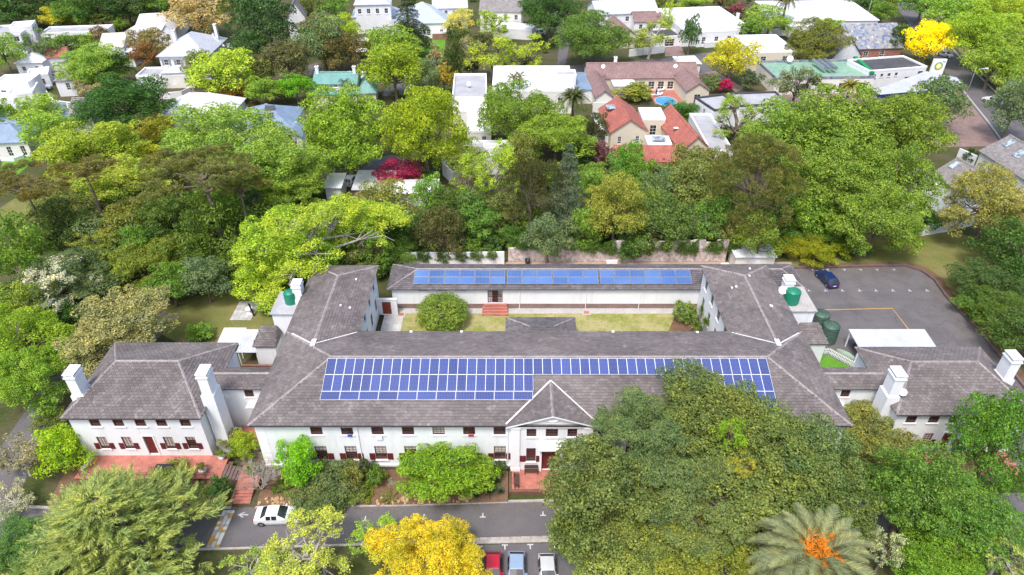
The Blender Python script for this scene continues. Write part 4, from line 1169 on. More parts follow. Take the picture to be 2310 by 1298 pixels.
def garden_wall(label, pts, h, m='render_white', w=0.25, cap=True, name='garden_wall', cat='wall', Z=None):
    P3 = [at(x, y, h) for x, y in pts]
    o = band(name, P3, w, 0, h, m)
    return tag(o, label, cat)

# streets
st1 = sheet('street', px([(2012, 0), (2052, 60), (2112, 138), (2165, 205), (2226, 280), (2262, 330), (2340, 330), (2300, 268), (2236, 205), (2160, 130), (2106, 66), (2072, 10)]), 0.02, 'asphalt')
band('kerb', px([(2172, 205), (2232, 280), (2268, 330)]), 0.4, 0, 0.13, 'kerb', kind='structure')
band('kerb', px([(2310, 268), (2240, 203), (2165, 130), (2110, 66), (2076, 10)]), 0.5, 0, 0.13, 'kerb', kind='structure')
sheet('pavement', px([(2320, 262), (2250, 200), (2175, 130), (2118, 66), (2084, 10), (2120, 10), (2150, 66), (2215, 130), (2290, 190), (2350, 240)]), 0.012, 'paver_brick')
sheet('forecourt', px([(1980, 215), (2150, 195), (2168, 210), (2232, 285), (2262, 330), (2140, 332), (2100, 330), (1960, 260), (1700, 240), (1740, 190)]), 0.016, 'paver_brick')
sheet('street', px([(1240, 170), (1275, 150), (1290, 75), (1262, 20), (1240, 20), (1262, 80), (1258, 140)]), 0.02, 'asphalt')
sheet('street', px([(1270, 150), (1500, 132), (1570, 122), (1640, 115), (1640, 132), (1600, 150), (1610, 165), (1580, 170), (1500, 150), (1290, 165)]), 0.024, 'asphalt')
sheet('brick_drive', px([(1500, 100), (1535, 100), (1545, 125), (1500, 128)]), 0.03, 'paver_brick')
sheet('brick_drive', px([(1590, 165), (1612, 160), (1680, 200), (1660, 208)]), 0.03, 'paver_brick')
sheet('street', px([(690, 150), (720, 140), (700, 175), (680, 180)]), 0.02, 'asphalt')
sheet('street', px([(860, 218), (935, 215), (935, 180), (900, 178), (870, 200)]), 0.02, 'asphalt')
sheet('driveway', px([(800, 395), (870, 400), (935, 385), (920, 355), (880, 350), (840, 360)]), 0.02, 'asphalt')
sheet('driveway', px([(0, 235), (70, 225), (125, 185), (145, 165), (110, 160), (60, 200), (0, 215)]), 0.02, 'paver_brick')
sheet('front_lawn', px([(0, 385), (10, 350), (60, 352), (75, 365), (40, 395)]), 0.02, 'lawn_lush')
sheet('front_lawn', px([(925, 145), (960, 88), (1006, 85), (1000, 140)]), 0.02, 'lawn_lush')
sheet('meadow', px([(60, 430), (120, 390), (180, 400), (190, 460), (90, 490), (0, 520), (0, 470)]), 0.012, 'lawn_rough')
sheet('terrace_paving', px([(300, 212), (432, 205), (470, 212), (440, 222), (350, 225)]), 0.02, 'paver_brick')

# --- upper left houses
t = house('white flat-roofed modern house beside a round olive tree', (0, 75)); vol(t, (-30, 80), (45, 76), (70, 54), 5.5, wins=[('F', 3, 1.6, 1.4, 3.4)], rm='membrane_grey'); vol(t, (20, 62), (70, 58), 6, 6.5, wins=[('R', 2, 1.8, 1.2, 4.6)])
t = house('long low white house with a grey flat roof', (89, 70)); vol(t, (90, 75), (237, 70), (247, 56), 4.0, wins=[('F', 6, 2.2, 1.6, 1.2)], rm='membrane_grey')
t = house('big white metal roofed house with a gabled front', (311, 66)); vol(t, (300, 70), (388, 66), (384, 28), 5.0, 'gu', 2.2, rm='white_roof', wins=[('F', 3, 1.0, 1.6, 2.8)]); vol(t, (268, 84), (310, 84), 9, 4.2, 'gv', 1.8, rm='white_roof', wins=[('F', 1, 1.2, 1.4, 2)]); vol(t, (362, 72), (390, 71), 7, 5.0, 'gv', 2.0, rm='white_roof', wins=[('F', 1, 1.0, 1.8, 2.4)])
t = house('white house with a tan lean-to roof and a big dark window', (220, 109)); vol(t, (220, 110), (278, 107), 7, 4.0, 'mono', 2.2, rm='tan_roof', wins=[('R', 1, 3.0, 1.6, 1.6)]); vol(t, (219, 124), (299, 124), 6, 3.2, wins=[('F', 2, 1.2, 1.2, 1)])
t = house('two-storey white house with a pale blue-grey hipped roof and shuttered windows', (351, 128))
P_, w_, D_, ro_ = vol(t, (351, 128), (470, 127), (505, 86), 6.2, 'hip', 3.6, rm='grey_roof', ov=0.5, wins=[('F', 4, 1.1, 1.5, 3.8), ('F', 4, 1.1, 1.8, 0.8), ('R', 3, 1.0, 1.5, 3.8)]); stack(t, P_, 2.2, D_*0.55, 6.5, 10.2); stack(t, P_, w_-1.5, D_*0.8, 7, 10.6)
for k in range(4):
    for sx in (-1, 1):
        x = 0.5+(w_-1.0)*(k+0.5)/4 + sx*0.85; c = P_(x, 0.44, 3.8); mb = MB(); mb.box(c.x-0.25, c.x+0.25, c.y-0.05, c.y, 3.8, 5.3); mb.build('shutter', 'grey_frame', t)
vol(t, (470, 108), (507, 104), 8, 5.6, 'hip', 2.2, rm='grey_roof', wins=[('F', 2, 1.0, 1.6, 2.8), ('R', 3, 1.0, 1.6, 2.8)]); vol(t, (500, 112), (527, 108), 5, 3.2, wins=[('F', 1, 1.5, 1.6, 0.8)])
t = house('cream house with a flat grey roof and white pergola', (303, 171)); vol(t, (306, 171), (432, 168), (427, 150), 3.4, rm='membrane_grey', wall='offwhite', wins=[('F', 3, 1.1, 1.6, 1.0, (0.3, 1))])
vol(t, (360, 166), (426, 164), 5, 3.9, 'hip', 0.9, rm='grey_roof', rname='roof')
pg = thing('pergola', 'white slatted pergola in front of the cream house', 'pergola', (at(328, 185, 2.6).x, at(328, 185, 2.6).y, 0))
a, b = at(299, 190, 2.7), at(352, 188, 2.7)
for k in range(9):
    q = a.lerp(b, k/8); mb = MB(); mb.obox(q, Vector((0.18, 0, 0)), Vector((0.6, 3.4, 0)), Vector((0, 0, 0.2))); mb.build('slat', 'trim_white', pg)
for q in (a, b): mb = MB(); mb.box(q.x, q.x+0.25, q.y-0.1, q.y+0.15, 0, 2.6); mb.build('post', 'trim_white', pg)
mb = MB(); mb.obox(a-Vector((0.1, 0.1, 0.2)), (b-a)+Vector((0.5, 0, 0)), Vector((0, 0.2, 0)), Vector((0, 0, 0.19))); mb.build('beam', 'trim_white', pg)
garden_wall('curved low white garden wall below the cream house', [(350, 208), (380, 209), (408, 206), (428, 197)], 1.6)
t = house('low house with a steep white hipped roof behind the plane trees', (360, 262)); vol(t, (355, 262), (520, 262), 11, 3.4, 'hip', 3.2, rm='white_roof', ov=0.4)
t = house('cream bungalow with a slate-blue hipped roof and french windows', (0, 325)); vol(t, (-70, 328), (62, 320), 8.5, 3.3, 'hip', 2.6, rm='blue_roof', wall='offwhite', wins=[('F', 4, 1.0, 2.1, 0.3)]); vol(t, (-40, 285), (42, 278), 6, 4.0, 'hip', 1.5, rm='blue_roof')
garden_wall('low curved white terrace wall before the blue-roofed bungalow', [(0, 356), (30, 357), (50, 350), (56, 340)], 0.7)
t = house('white house with a steep grey slate roof and one dark window', (154, 260)); vol(t, (152, 262), (206, 262), 7, 5.6, 'gu', 2.6, rm='far_slate', wins=[('F', 1, 1.1, 1.2, 3.9)], frame='oxblood'); vol(t, (120, 270), (156, 264), 6, 3.6, 'mono', 1.4, rm='blue_roof')
t = house('white boxy house with stepped flat roofs and a garage', (0, 190)); vol(t, (-20, 190), (62, 187), (68, 167), 4.4, wins=[('F', 2, 1.2, 1.2, 1.6)]); vol(t, (15, 214), (72, 208), (80, 186), 3.4, wins=[('F', 2, 1.0, 1.2, 1.0)]); vol(t, (-20, 226), (30, 224), 5, 2.6); vol(t, (60, 172), (108, 166), 6, 3.2, wins=[('F', 1, 2.4, 2.0, 0.1)])
garden_wall('long white street wall below the boxy house', [(0, 245), (40, 243), (75, 222)], 1.8)
t = house('white cottage with a dark pyramid roof and tall sash window', (122, 182)); vol(t, (119, 183), (166, 181), 6, 4.0, 'hip', 2.0, rm='far_slate', wins=[('F', 1, 1.0, 1.8, 1.5, (0.3, 0.95))])
garden_wall('white garden wall stepping past the small cottage', [(104, 205), (120, 226), (160, 231)], 1.6)
t = house('grey-roofed white bungalow behind the olive tree', (34, 142)); vol(t, (30, 143), (95, 141), (100, 121), 3.4, 'hip', 1.6, rm='white_roof', wins=[('F', 2, 1.0, 1.2, 1.2)]); vol(t, (100, 132), (150, 128), 7, 3.6, 'gu', 1.5, rm='clay_roof')
# --- upper middle
t = house('tall white gabled house with a steep grey roof', (640, 45)); vol(t, (645, 42), (690, 40), 14, 6.5, 'gv', 4.5, rm='far_slate', wins=[('F', 2, 1.0, 1.5, 3.8), ('R', 4, 1.0, 1.5, 3.8)])
t = house('white double-storey house with hipped pale roof', (800, 38)); vol(t, (792, 40), (900, 37), 10, 4.0, 'hip', 2.6, rm='pale_blue_roof'); vol(t, (797, 12), (882, 10), 9, 8.5, 'hip', 2.0, rm='grey_roof', wins=[('F', 4, 1.1, 1.5, 5.8)])
t = house('long house with a wide pale blue hipped roof above a verandah', (884, 52)); vol(t, (890, 54), (1012, 52), 15, 4.5, 'hip', 4.2, rm='pale_blue_roof', wins=[('F', 4, 1.1, 1.8, 0.8)]); vol(t, (878, 58), (925, 56), 4, 3.2, 'mono', 0.8, rm='zinc_dark'); vol(t, (975, 74), (1008, 73), 3, 2.2, rm='trim_white', wall='red_brick')
t = house('white house with dormers beyond the striped lawn', (982, 22)); vol(t, (975, 20), (1056, 18), 9, 6.5, 'gu', 2.8, rm='grey_roof', wins=[('F', 4, 1.0, 1.4, 4.4)])
t = house('grey double-storey house with white dormers behind a garage', (1080, 20)); P_, w_, D_, ro_ = vol(t, (1080, 26), (1178, 28), 10, 6.0, 'gu', 3.4, rm='far_slate', wall='offwhite', wins=[('F', 4, 1.1, 1.5, 3.6), ('F', 4, 1.1, 1.6, 0.8)])
vol(t, (1108, 62), (1200, 68), (1198, 55), 3.0, rm='membrane_white')
t = house('long house with sea-green metal roofs and cream gables', (706, 192)); P_, w_, D_, ro_ = vol(t, (704, 190), (806, 190), 6.5, 5.0, 'gu', 1.8, rm='green_roof', wall='cream', wins=[('F', 5, 1.0, 0.6, 4.1)]); stack(t, P_, 0.8, 3.2, 5.8, 8.0); stack(t, P_, w_-1.0, 3.2, 5.8, 8.0); vol(t, (702, 214), (806, 213), 3.2, 3.0, 'mono', 0.9, rm='green_roof', wall='cream', wins=[('F', 4, 1.0, 1.4, 0.9)]); vol(t, (804, 212), (850, 210), 9, 3.4, 'hip', 2.4, rm='green_roof', wall='cream')
garden_wall('white street wall with square gate piers behind the green roof', [(758, 172), (800, 171), (850, 169)], 2.0)
for x in (723, 758, 788, 821):
    a = at(x, 164, 2.8); o = MB(); o.box(a.x-0.5, a.x+0.5, a.y-0.4, a.y+0.4, 0, 2.8); o.box(a.x-0.6, a.x+0.6, a.y-0.5, a.y+0.5, 2.8, 3.0); tag(o.build('gate_pier', 'render_white'), 'square white gate pier behind the green-roofed house', 'gate pier', 'white gate piers')
t = house('house with a smooth blue hipped roof and two roof windows', (580, 290)); P_, w_, D_, ro_ = vol(t, (520, 292), (660, 290), 12, 4.0, 'hip', 3.0, rm='blue_roof', wins=[('F', 4, 1.0, 1.6, 1.2)])
for yy in (2.6, 4.4): skylight(ro_, P_, w_-6.4, yy, 2.0, 1.2, 0.5, 4.02+yy*0.5, 'membrane_dark')
vol(t, (640, 312), (682, 310), 6, 3.4, 'gv', 1.2, rm='blue_roof', wins=[('F', 1, 1.2, 1.6, 1.0)])
t = house('cream flat-roofed block with grey roof and raised parapets', (1028, 217)); P_, w_, D_, ro_ = vol(t, (1020, 220), (1098, 219), (1099, 166), 6.2, rm='membrane_grey', wall='offwhite', wins=[('F', 1, 0.9, 1.8, 2.0, (0, 0.3)), ('L', 3, 1.0, 1.5, 3.4)]); vol(t, (1110, 205), (1296, 205), (1276, 149), 5.4, rm='membrane_white', wall='offwhite', wins=[('F', 3, 1.2, 1.4, 2.4)]); vol(t, (1031, 250), (1098, 249), 6, 4.4, rm='membrane_white', wall='offwhite'); vol(t, (1054, 297), (1108, 296), (1104, 252), 3.8, rm='membrane_white', wall='offwhite', wins=[('F', 1, 1.0, 0.9, 1.8, (0.4, 1))]); vol(t, (1255, 170), (1300, 170), 4, 5.9, rm='membrane_grey')
t = house('small white house with a round-topped gable and dark flat wing', (1048, 352)); vol(t, (1050, 352), (1158, 350), 7, 4.0, rm='membrane_grey', wins=[('F', 2, 1.0, 1.2, 1.6)]); vol(t, (1020, 388), (1056, 380), 5, 2.8, rm='membrane_dark'); vol(t, (1092, 334), (1152, 332), 2.0, 5.0, rm='membrane_grey')
t = house('carport with a ridged grey sheet roof beside a brick arch', (790, 425), 'carport', 'carport'); vol(t, (792, 428), (884, 429), 6.5, 2.6, 'mono', 0.7, rm='zinc', wall='paver_brick'); vol(t, (728, 424), (770, 424), 5, 2.6, 'mono', 0.5, rm='white_roof'); 
t = house('small white vaulted outbuilding beside the pink creeper', (886, 437)); vol(t, (886, 438), (990, 435), 5.5, 2.8, 'gu', 0.8, rm='white_roof')
# --- upper right
t = house('white flat-roofed villa with a columned porch', (1537, 60)); P_, w_, D_, ro_ = vol(t, (1540, 66), (1692, 60), (1640, 14), 5.0, rm='membrane_white', wins=[('F', 4, 1.1, 1.7, 1.8)]); vol(t, (1576, 72), (1662, 68), 3.0, 4.4, rm='membrane_white', wins=[('F', 3, 1.2, 2.0, 0.8)]); stack(t, P_, w_-2, 5, 4.6, 7.4); vol(t, (1592, 96), (1672, 90), 2.0, 1.6, rm='red_tile')
t = house('brown-tiled house with white gable trim behind a long white wall', (1395, 75)); vol(t, (1430, 50), (1494, 49), 8, 3.8, 'gu', 2.0, rm='brown_roof', wins=[('F', 2, 1.1, 1.4, 1.6)]); vol(t, (1400, 82), (1438, 80), 16, 3.6, 'gv', 1.7, rm='brown_roof', wall='cream'); vol(t, (1484, 84), (1540, 80), (1535, 62), 3.0, rm='membrane_dark', wins=[('F', 1, 3.0, 2.1, 0.1)])
garden_wall('long white street wall before the brown-tiled house', [(1420, 112), (1500, 103)], 2.0)
t = house('white house with pale grey roof at the top of the street', (1348, 33)); vol(t, (1345, 34), (1488, 28), 12, 5.0, 'gu', 2.6, rm='grey_roof', wins=[('F', 5, 1.2, 1.5, 2.6)])
t = house('cream block with a broad white flat roof beside the round tree', (1703, 118)); vol(t, (1700, 118), (1800, 116), (1762, 78), 5.0, rm='membrane_white', wall='cream', wins=[('F', 2, 1.6, 1.2, 2.6), ('L', 2, 1.2, 1.2, 2.6)])
t = house('L-shaped brown-tiled house around a pool patio', (1335, 177)); P_, w_, D_, ro_ = vol(t, (1325, 178), (1578, 176), 9.5, 3.2, 'gu', 2.4, rm='brown_roof', wall='cream', wins=[('F', 4, 1.6, 2.0, 0.3, (0.45, 0.8))]); stack(t, P_, w_*0.27, 5.5, 4.8, 6.6, m='trim_white'); stack(t, P_, w_*0.83, 5.5, 4.8, 6.4)
vol(t, (1342, 222), (1386, 221), 15, 3.2, 'gv', 1.7, rm='brown_roof', wall='offwhite'); vol(t, (1548, 207), (1604, 205), 11, 3.2, 'gv', 1.9, rm='brown_roof', wall='cream', wins=[('F', 1, 1.6, 1.9, 0.4)]); vol(t, (1386, 196), (1436, 195), 4.5, 2.7, rm='membrane_white', parapet=0, wall='offwhite'); vol(t, (1532, 146), (1584, 144), 6, 2.8, 'mono', 0.3, rm='white_roof'); vol(t, (1302, 205), (1340, 204), (1326, 165), 3.2, rm='blue_roof', parapet=0)
sheet('patio', px([(1452, 186), (1545, 186), (1548, 236), (1478, 236)]), 0.03, 'red_tile')
garden_wall('pale brick garden wall between patio house and red roofs', [(1338, 232), (1388, 230)], 2.4, 'offwhite')
t = house('cream house with two steep red clay gables around a roof court', (1386, 300)); P_, w_, D_, ro_ = vol(t, (1376, 300), (1464, 297), 13, 5.6, 'gv', 2.6, rm='clay_roof', wall='cream', wins=[('F', 2, 0.8, 1.6, 3.0)], frame='trim_white')
skylight(ro_, P_, 1.0, 8.0, 2.2, 2.4, 0.0, 7.3); 
P_, w_, D_, ro_ = vol(t, (1536, 342), (1606, 338), 17, 4.6, 'gv', 2.8, rm='clay_roof', wall='cream'); skylight(ro_, P_, 0.8, 7, 0.9, 0.7, 0.0, 6.2, 'offwhite'); vol(t, (1388, 366), (1542, 366), 4.2, 3.0, 'mono', 1.7, rm='clay_roof', wall='cream', wins=[('F', 3, 1.6, 2.0, 0.2)]); vol(t, (1462, 326), (1516, 326), 4.0, 4.8, rm='membrane_white', wall='offwhite'); vol(t, (1450, 268), (1502, 268), 6, 6.2, rm='membrane_white', wall='cream', wins=[('F', 1, 1.4, 2.2, 2.6)]); vol(t, (1366, 310), (1382, 309), 12, 3.6, rm='membrane_white')
skylight(t, lambda x, y, z: at(1472, 318, 4.9)+Vector((x, y, z)), 0, 0, 2.6, 1.6, 0.1, 0.05)
t = house('low grey flat roof running beside the steep red gable', (1590, 336)); vol(t, (1602, 340), (1655, 340), (1630, 256), 3.6, rm='membrane_grey')
t = house('white box house with a dark-edged flat roof below the yellow tree', (1671, 236)); vol(t, (1672, 238), (1782, 234), (1756, 206), 5.2, rm='membrane_grey', pw='membrane_dark', wins=[('F', 2, 0.9, 1.4, 2.8)]); vol(t, (1612, 248), (1676, 240), 8, 4.6, rm='membrane_grey', pw='membrane_dark', wins=[('L', 1, 0.9, 1.4, 2.0)])
t = house('long white shed-roofed house behind the tall palm', (1745, 40)); vol(t, (1750, 48), (1985, 46), (1905, 8), 4.4, 'mono', 1.0, rm='white_roof', wins=[('F', 6, 1.4, 1.4, 1.6)]); vol(t, (1718, 36), (1752, 38), 9, 6.4, wins=[('F', 3, 0.7, 1.2, 4.0)]); vol(t, (1782, 60), (1850, 58), 5, 3.2, rm='membrane_white', wins=[('F', 2, 1.2, 1.6, 0.6)])
t = house('house with a mottled blue-grey stone slate roof and white A-frame gable', (1925, 112)); vol(t, (1912, 112), (2040, 108), 13, 3.4, 'gu', 5.0, rm='mottled_slate', wall='red_brick', wins=[('F', 2, 1.4, 1.6, 1.0, (0.2, 0.8))]); P_, w_, D_, ro_ = vol(t, (1876, 134), (1945, 124), 9, 2.2, 'gv', 5.0, rm='far_slate', wins=[('F', 1, 1.1, 1.2, 3.2)] if False else [])
c = P_(w_*0.5, 0.28, 4.0); window(t, (c.x-0.6, c.y-0.02), ((at(1945, 124, 2.2)-at(1876, 134, 2.2)).x, (at(1945, 124, 2.2)-at(1876, 134, 2.2)).y), (0, 1.2, 3.6, 5.0), -0.02)
# right-hand houses
t = house('house with weathered grey tiled roof and two skylights by the street', (2208, 337)); P_, w_, D_, ro_ = vol(t, (2208, 340), (2345, 428), 10, 5.0, 'gu', 3.0, rm='far_slate', wall='offwhite'); skylight(ro_, P_, 1.5, 2.8, 1.2, 1.5, 0.6, 5.05+1.68); skylight(ro_, P_, 5.2, 2.2, 1.6, 1.5, 0.6, 5.05+1.32)
t = house('white house with grey tiled roof and a glazed bay above a pool', (2105, 395)); P_, w_, D_, ro_ = vol(t, (2098, 392), (2158, 428), 9, 5.6, 'gu', 2.6, rm='far_slate'); skylight(ro_, P_, 0.8, 2.4, 1.0, 1.4, 0.58, 5.65+1.4); vol(t, (2064, 408), (2124, 410), 4.2, 5.4, 'hip', 1.6, rm='far_slate', wins=[('F', 2, 1.3, 1.6, 3.2), ('F', 2, 1.3, 2.0, 0.4)]); vol(t, (2060, 432), (2118, 434), 1.6, 3.0, rm='trim_white', parapet=0)
garden_wall('white concrete panel wall above the grass bank', [(2086, 510), (2150, 500), (2200, 487)], 1.9)
garden_wall('white wall between forecourt and grey-tiled house', [(2166, 335), (2205, 352)], 2.2)
# service yard wall and shed
bw = thing('yard_wall', 'old crumbling red brick wall washed with white along the service yard', 'wall', (10, 91.3, 0))
rr = random.Random(8)
xs_ = np.linspace(-0.6, 33.6, 20)
for k in range(19):
    z = 2.5 + (1.2 if xs_[k] > 15 else 0) + rr.uniform(-0.25, 0.25); z2 = z + rr.uniform(-0.2, 0.2)
    mb = MB(); A_ = [(xs_[k], 91.25), (xs_[k+1], 91.25), (xs_[k+1], 91.65), (xs_[k], 91.65)]
    mb.face([(A_[0][0], A_[0][1], 0), (A_[1][0], A_[1][1], 0), (A_[1][0], A_[1][1], z2), (A_[0][0], A_[0][1], z)]); mb.face([(A_[0][0], A_[0][1], z), (A_[1][0], A_[1][1], z2), (A_[2][0], A_[2][1], z2), (A_[3][0], A_[3][1], z)])
    mb.face([(A_[2][0], A_[2][1], 0), (A_[3][0], A_[3][1], 0), (A_[3][0], A_[3][1], z), (A_[2][0], A_[2][1], z2)]); mb.face([(A_[1][0], A_[1][1], 0), (A_[2][0], A_[2][1], 0), (A_[2][0], A_[2][1], z2), (A_[1][0], A_[1][1], z2)]); mb.face([(A_[3][0], A_[3][1], 0), (A_[0][0], A_[0][1], 0), (A_[0][0], A_[0][1], z), (A_[3][0], A_[3][1], z)])
    mb.build('wall_bay', 'old_brick', bw)
tag(band('yard_wall', [(-17, 90.4), (-8, 90.4), (-1.2, 90.6)], 0.25, 0, 2.3, 'render_white'), 'plain white rendered yard wall draped with ivy', 'wall')
sh = thing('shed', 'white flat-roofed shed with peeling paint in the service yard', 'shed', (37.2, 90.5, 0))
mb = MB(); mb.box(34.3, 40.3, 88.8, 92.2, 0, 2.5, skip='d'); mb.build('wall', 'offwhite', sh)
mb = MB(); mb.box(34.05, 40.5, 88.5, 92.45, 2.503, 2.62); mb.build('roof', 'flat_white_peel', sh)
for x in (36.4, 37.3):
    mb = MB(); mb.box(x, x+0.85, 88.74, 88.797, 0.3, 2.2); mb.build('door', 'membrane_white', sh)

# ------------------------------------------------------------ trees and plants
def unit(v): return v/np.maximum(np.linalg.norm(v, axis=1, keepdims=True), 1e-9)
def rdir(g, n): return unit(g.normal(size=(n, 3)))
def leaf_quads(g, p, nrm, L, Wd, axis=None):
    """diamond leaves at p facing nrm; axis gives the long direction"""
    n = len(p)
    t = g.normal(size=(n, 3)) if axis is None else axis
    t = unit(t - nrm*(t*nrm).sum(1, keepdims=True))
    b = np.cross(nrm, t)
    L = L[:, None]/2; Wd = Wd[:, None]/2
    co = np.stack([p - t*L, p + b*Wd + t*L*0.1, p + t*L, p - b*Wd + t*L*0.1], 1).reshape(-1, 3)
    return co
CROWNS = {}
def lobes_for(kind, g, size=1):
    """centres and sizes of the big boughs, then of the leaf clumps riding on them, in a unit crown"""
    if kind == 'stone':
        d = rdir(g, 16); d[:, 2] = np.abs(d[:, 2])*0.5+0.05
        C0 = unit(d)*g.uniform(0.35, 0.85, (16, 1)); C0[:, 2] *= 0.8; R0 = g.uniform(0.2, 0.34, 16)
    elif kind == 'ball':
        n = 26; i = np.arange(n) + 0.5; ph = np.arccos(1 - 1.75*i/n); th = math.pi*(1+5**0.5)*i
        C0 = np.stack([np.cos(th)*np.sin(ph), np.sin(th)*np.sin(ph), np.cos(ph)], 1)*g.uniform(0.62, 0.7, (n, 1)); R0 = g.uniform(0.26, 0.32, n); C0 = np.vstack([C0, [[0, 0, 0]]]); R0 = np.append(R0, 0.82)
    elif kind == 'column':
        z = np.linspace(-0.9, 0.92, 13); prof = np.sin(np.clip((z+1.08)/2.1, 0, 1)**0.62*math.pi)*0.72 + 0.2
        C0 = np.stack([g.normal(0, 0.12, 13), g.normal(0, 0.12, 13), z], 1); R0 = prof*0.85
    elif kind == 'airy':
        d = rdir(g, 15); d[:, 2] = d[:, 2]*0.8+0.15
        C0 = unit(d)*g.uniform(0.3, 0.78, (15, 1)); R0 = g.uniform(0.2, 0.36, 15)
    else:
        n = (14, 16, 22, 34)[size]; sq = (1.0, 0.97, 0.84, 0.68)[size]
        i = np.arange(n) + 0.5
        ph = np.arccos(1 - 1.62*i/n); th = math.pi*(1+5**0.5)*i + g.uniform(0, 6)
        d = np.stack([np.cos(th)*np.sin(ph), np.sin(th)*np.sin(ph), np.cos(ph)], 1) + g.normal(0, 0.16, (n, 3))
        C0 = unit(d)*g.uniform(0.46 if size < 3 else 0.6, 0.8, (n, 1)); R0 = g.uniform(0.27, 0.43, n)*sq
        C0 = np.vstack([C0, [[0, 0, 0.05]]]); R0 = np.append(R0, 0.5)
    return C0, R0
def crown_mesh(kind, size, var):
    key = (kind, size, var)
    if key in CROWNS: return CROWNS[key]
    g = np.random.default_rng(hash((len(kind)*31 + ord(kind[0])*7 + ord(kind[-1]), size, var)) % 100000)
    N = {0: 2000, 1: 7000, 2: 20000, 3: 52000}[size]
    C0, R0 = lobes_for(kind, g, size)
    nsub = {0: 4, 1: 7, 2: 9, 3: 11}[size]
    if kind in ('cedar', 'norfolk'):
        P_, Nn, A_, Ls, Ws = [], [], [], [], []
        tubes = []
        tiers = 13 if kind == 'cedar' else 15
        for k in range(tiers):
            f = k/(tiers-1); z = -0.86 + 1.8*f
            rad = (1-f)**0.75*0.96 + 0.06
            nb = 8 if kind == 'cedar' else 7
            for j in range(nb):
                a = 2*math.pi*(j + 0.5*(k % 2) + g.uniform(-0.25, 0.25))/nb
                rr_ = rad*g.uniform(0.72, 1.08)
                lift = (0.08 if kind == 'cedar' else 0.24)*rr_
                nn = int(N/(tiers*nb)*(0.35 + 1.3*rr_))
                t = g.uniform(0.12, 1.0, nn)**0.7
                out = np.array([math.cos(a), math.sin(a), 0]); side = np.array([-out[1], out[0], 0])
                zc = z + lift*np.sin(t*math.pi*0.75)*(1 if kind == 'cedar' else 1.4) - (0.06*t*t if kind == 'cedar' else 0)
                if kind == 'cedar':
                    wdt = 0.2*rr_*(1.15-t) + 0.05
                    s = g.normal(0, 1, nn)*wdt
                    p = out*(t*rr_)[:, None] + side*s[:, None]; p[:, 2] += zc - np.abs(s)*0.25 + g.normal(0, 0.012, nn)
                    n_ = unit(np.array([0, 0, 1.0]) + g.normal(0, 0.45, (nn, 3)) + out*0.25)
                    ax = out*0.8 + side*np.sign(s)[:, None]*0.7 + g.normal(0, 0.3, (nn, 3)); ax[:, 2] -= 0.25
                    ll = g.uniform(0.03, 0.065, nn); ww = ll*0.35
                else:
                    ns, nq = max(5, int(15*(0.3+rr_))), 34
                    tb = g.uniform(0.3, 1.0, ns)
                    sd = out*0.8 + side*g.uniform(-0.95, 0.95, (ns, 1)); sd[:, 2] += g.uniform(0.15, 0.95, ns); sd = unit(sd)
                    o0 = out*(tb*rr_)[:, None] + side*g.normal(0, 0.05, (ns, 1)); o0[:, 2] += z + lift*np.sin(tb*2.2)*1.3
                    sl_ = g.uniform(0.12, 0.22, ns)
                    al = np.tile(np.linspace(0.08, 1.0, nq), ns); ii = np.repeat(np.arange(ns), nq)
                    sg = np.where(np.arange(ns*nq) % 2 == 0, -1.0, 1.0)
                    wv = unit(np.cross(sd, np.array([0, 0, 1.0]) + g.normal(0, 0.35, (ns, 3))))[ii]
                    ax = unit(sd[ii]*0.85 + wv*sg[:, None]*0.75*(1.05-al)[:, None] + g.normal(0, 0.14, (ns*nq, 3)))
                    ll = g.uniform(0.06, 0.1, ns*nq)*(1.1-0.45*al); ww = ll*0.13
                    p = o0[ii] + sd[ii]*(al*sl_[ii])[:, None] + ax*ll[:, None]*0.45
                    n_ = unit(np.cross(wv, sd[ii]) + g.normal(0, 0.6, (ns*nq, 3)))
                P_.append(p); Nn.append(n_); A_.append(ax); Ls.append(ll); Ws.append(ww)
                tubes.append(([(0, 0, z), tuple(out*rr_*0.5 + np.array([0, 0, z+lift*0.8])), tuple(out*rr_*0.92 + np.array([0, 0, z+lift*0.9]))], (0.016, 0.01, 0.004)))
        co = leaf_quads(g, np.vstack(P_), np.vstack(Nn), np.concatenate(Ls), np.concatenate(Ws), np.vstack(A_))
        limbs = tubes
    else:
        sc, sr, own = [], [], []
        for c, r in zip(C0, R0):
            d = rdir(g, nsub)
            d[:, 2] = np.where(d[:, 2] < -0.35, -d[:, 2]*0.6, d[:, 2])
            d = unit(d + unit(c[None, :] + 1e-6)*0.55)
            k = g.uniform(0.7, 1.12, (nsub, 1))
            sc.append(c + d*r*k); sr.append(r*g.uniform(0.3, 0.55, nsub)*(1.12 if size < 2 else 0.86 if size == 2 else 0.72))
        sc = np.vstack(sc); sr = np.concatenate(sr)
        if kind in ('broad', 'column', 'ball'): sc = np.vstack([sc, C0]); sr = np.concatenate([sr, R0*(0.74 if size < 3 else 0.66)])
        if kind == 'ball': sc, sr = C0.copy(), R0.copy()
        Nc = int(N*{'airy': 0.62}.get(kind, 1.55))
        pick = g.choice(len(sc), Nc, p=sr**2/np.sum(sr**2))
        d = rdir(g, Nc); low = d[:, 2] < -0.25; fl = low & (g.random(Nc) < 0.75); d[fl, 2] *= -1
        rad = sr[pick]
        if kind in ('pine', 'stone'):
            p = sc[pick] + d*(rad*g.uniform(0.5, 1.0, Nc))[:, None]*np.array([1, 1, 0.75])
        else:
            shell = g.uniform(0.72, 1.1, Nc) if kind != 'airy' else g.uniform(0.25, 1.15, Nc)
            p = sc[pick] + d*(rad*shell)[:, None]
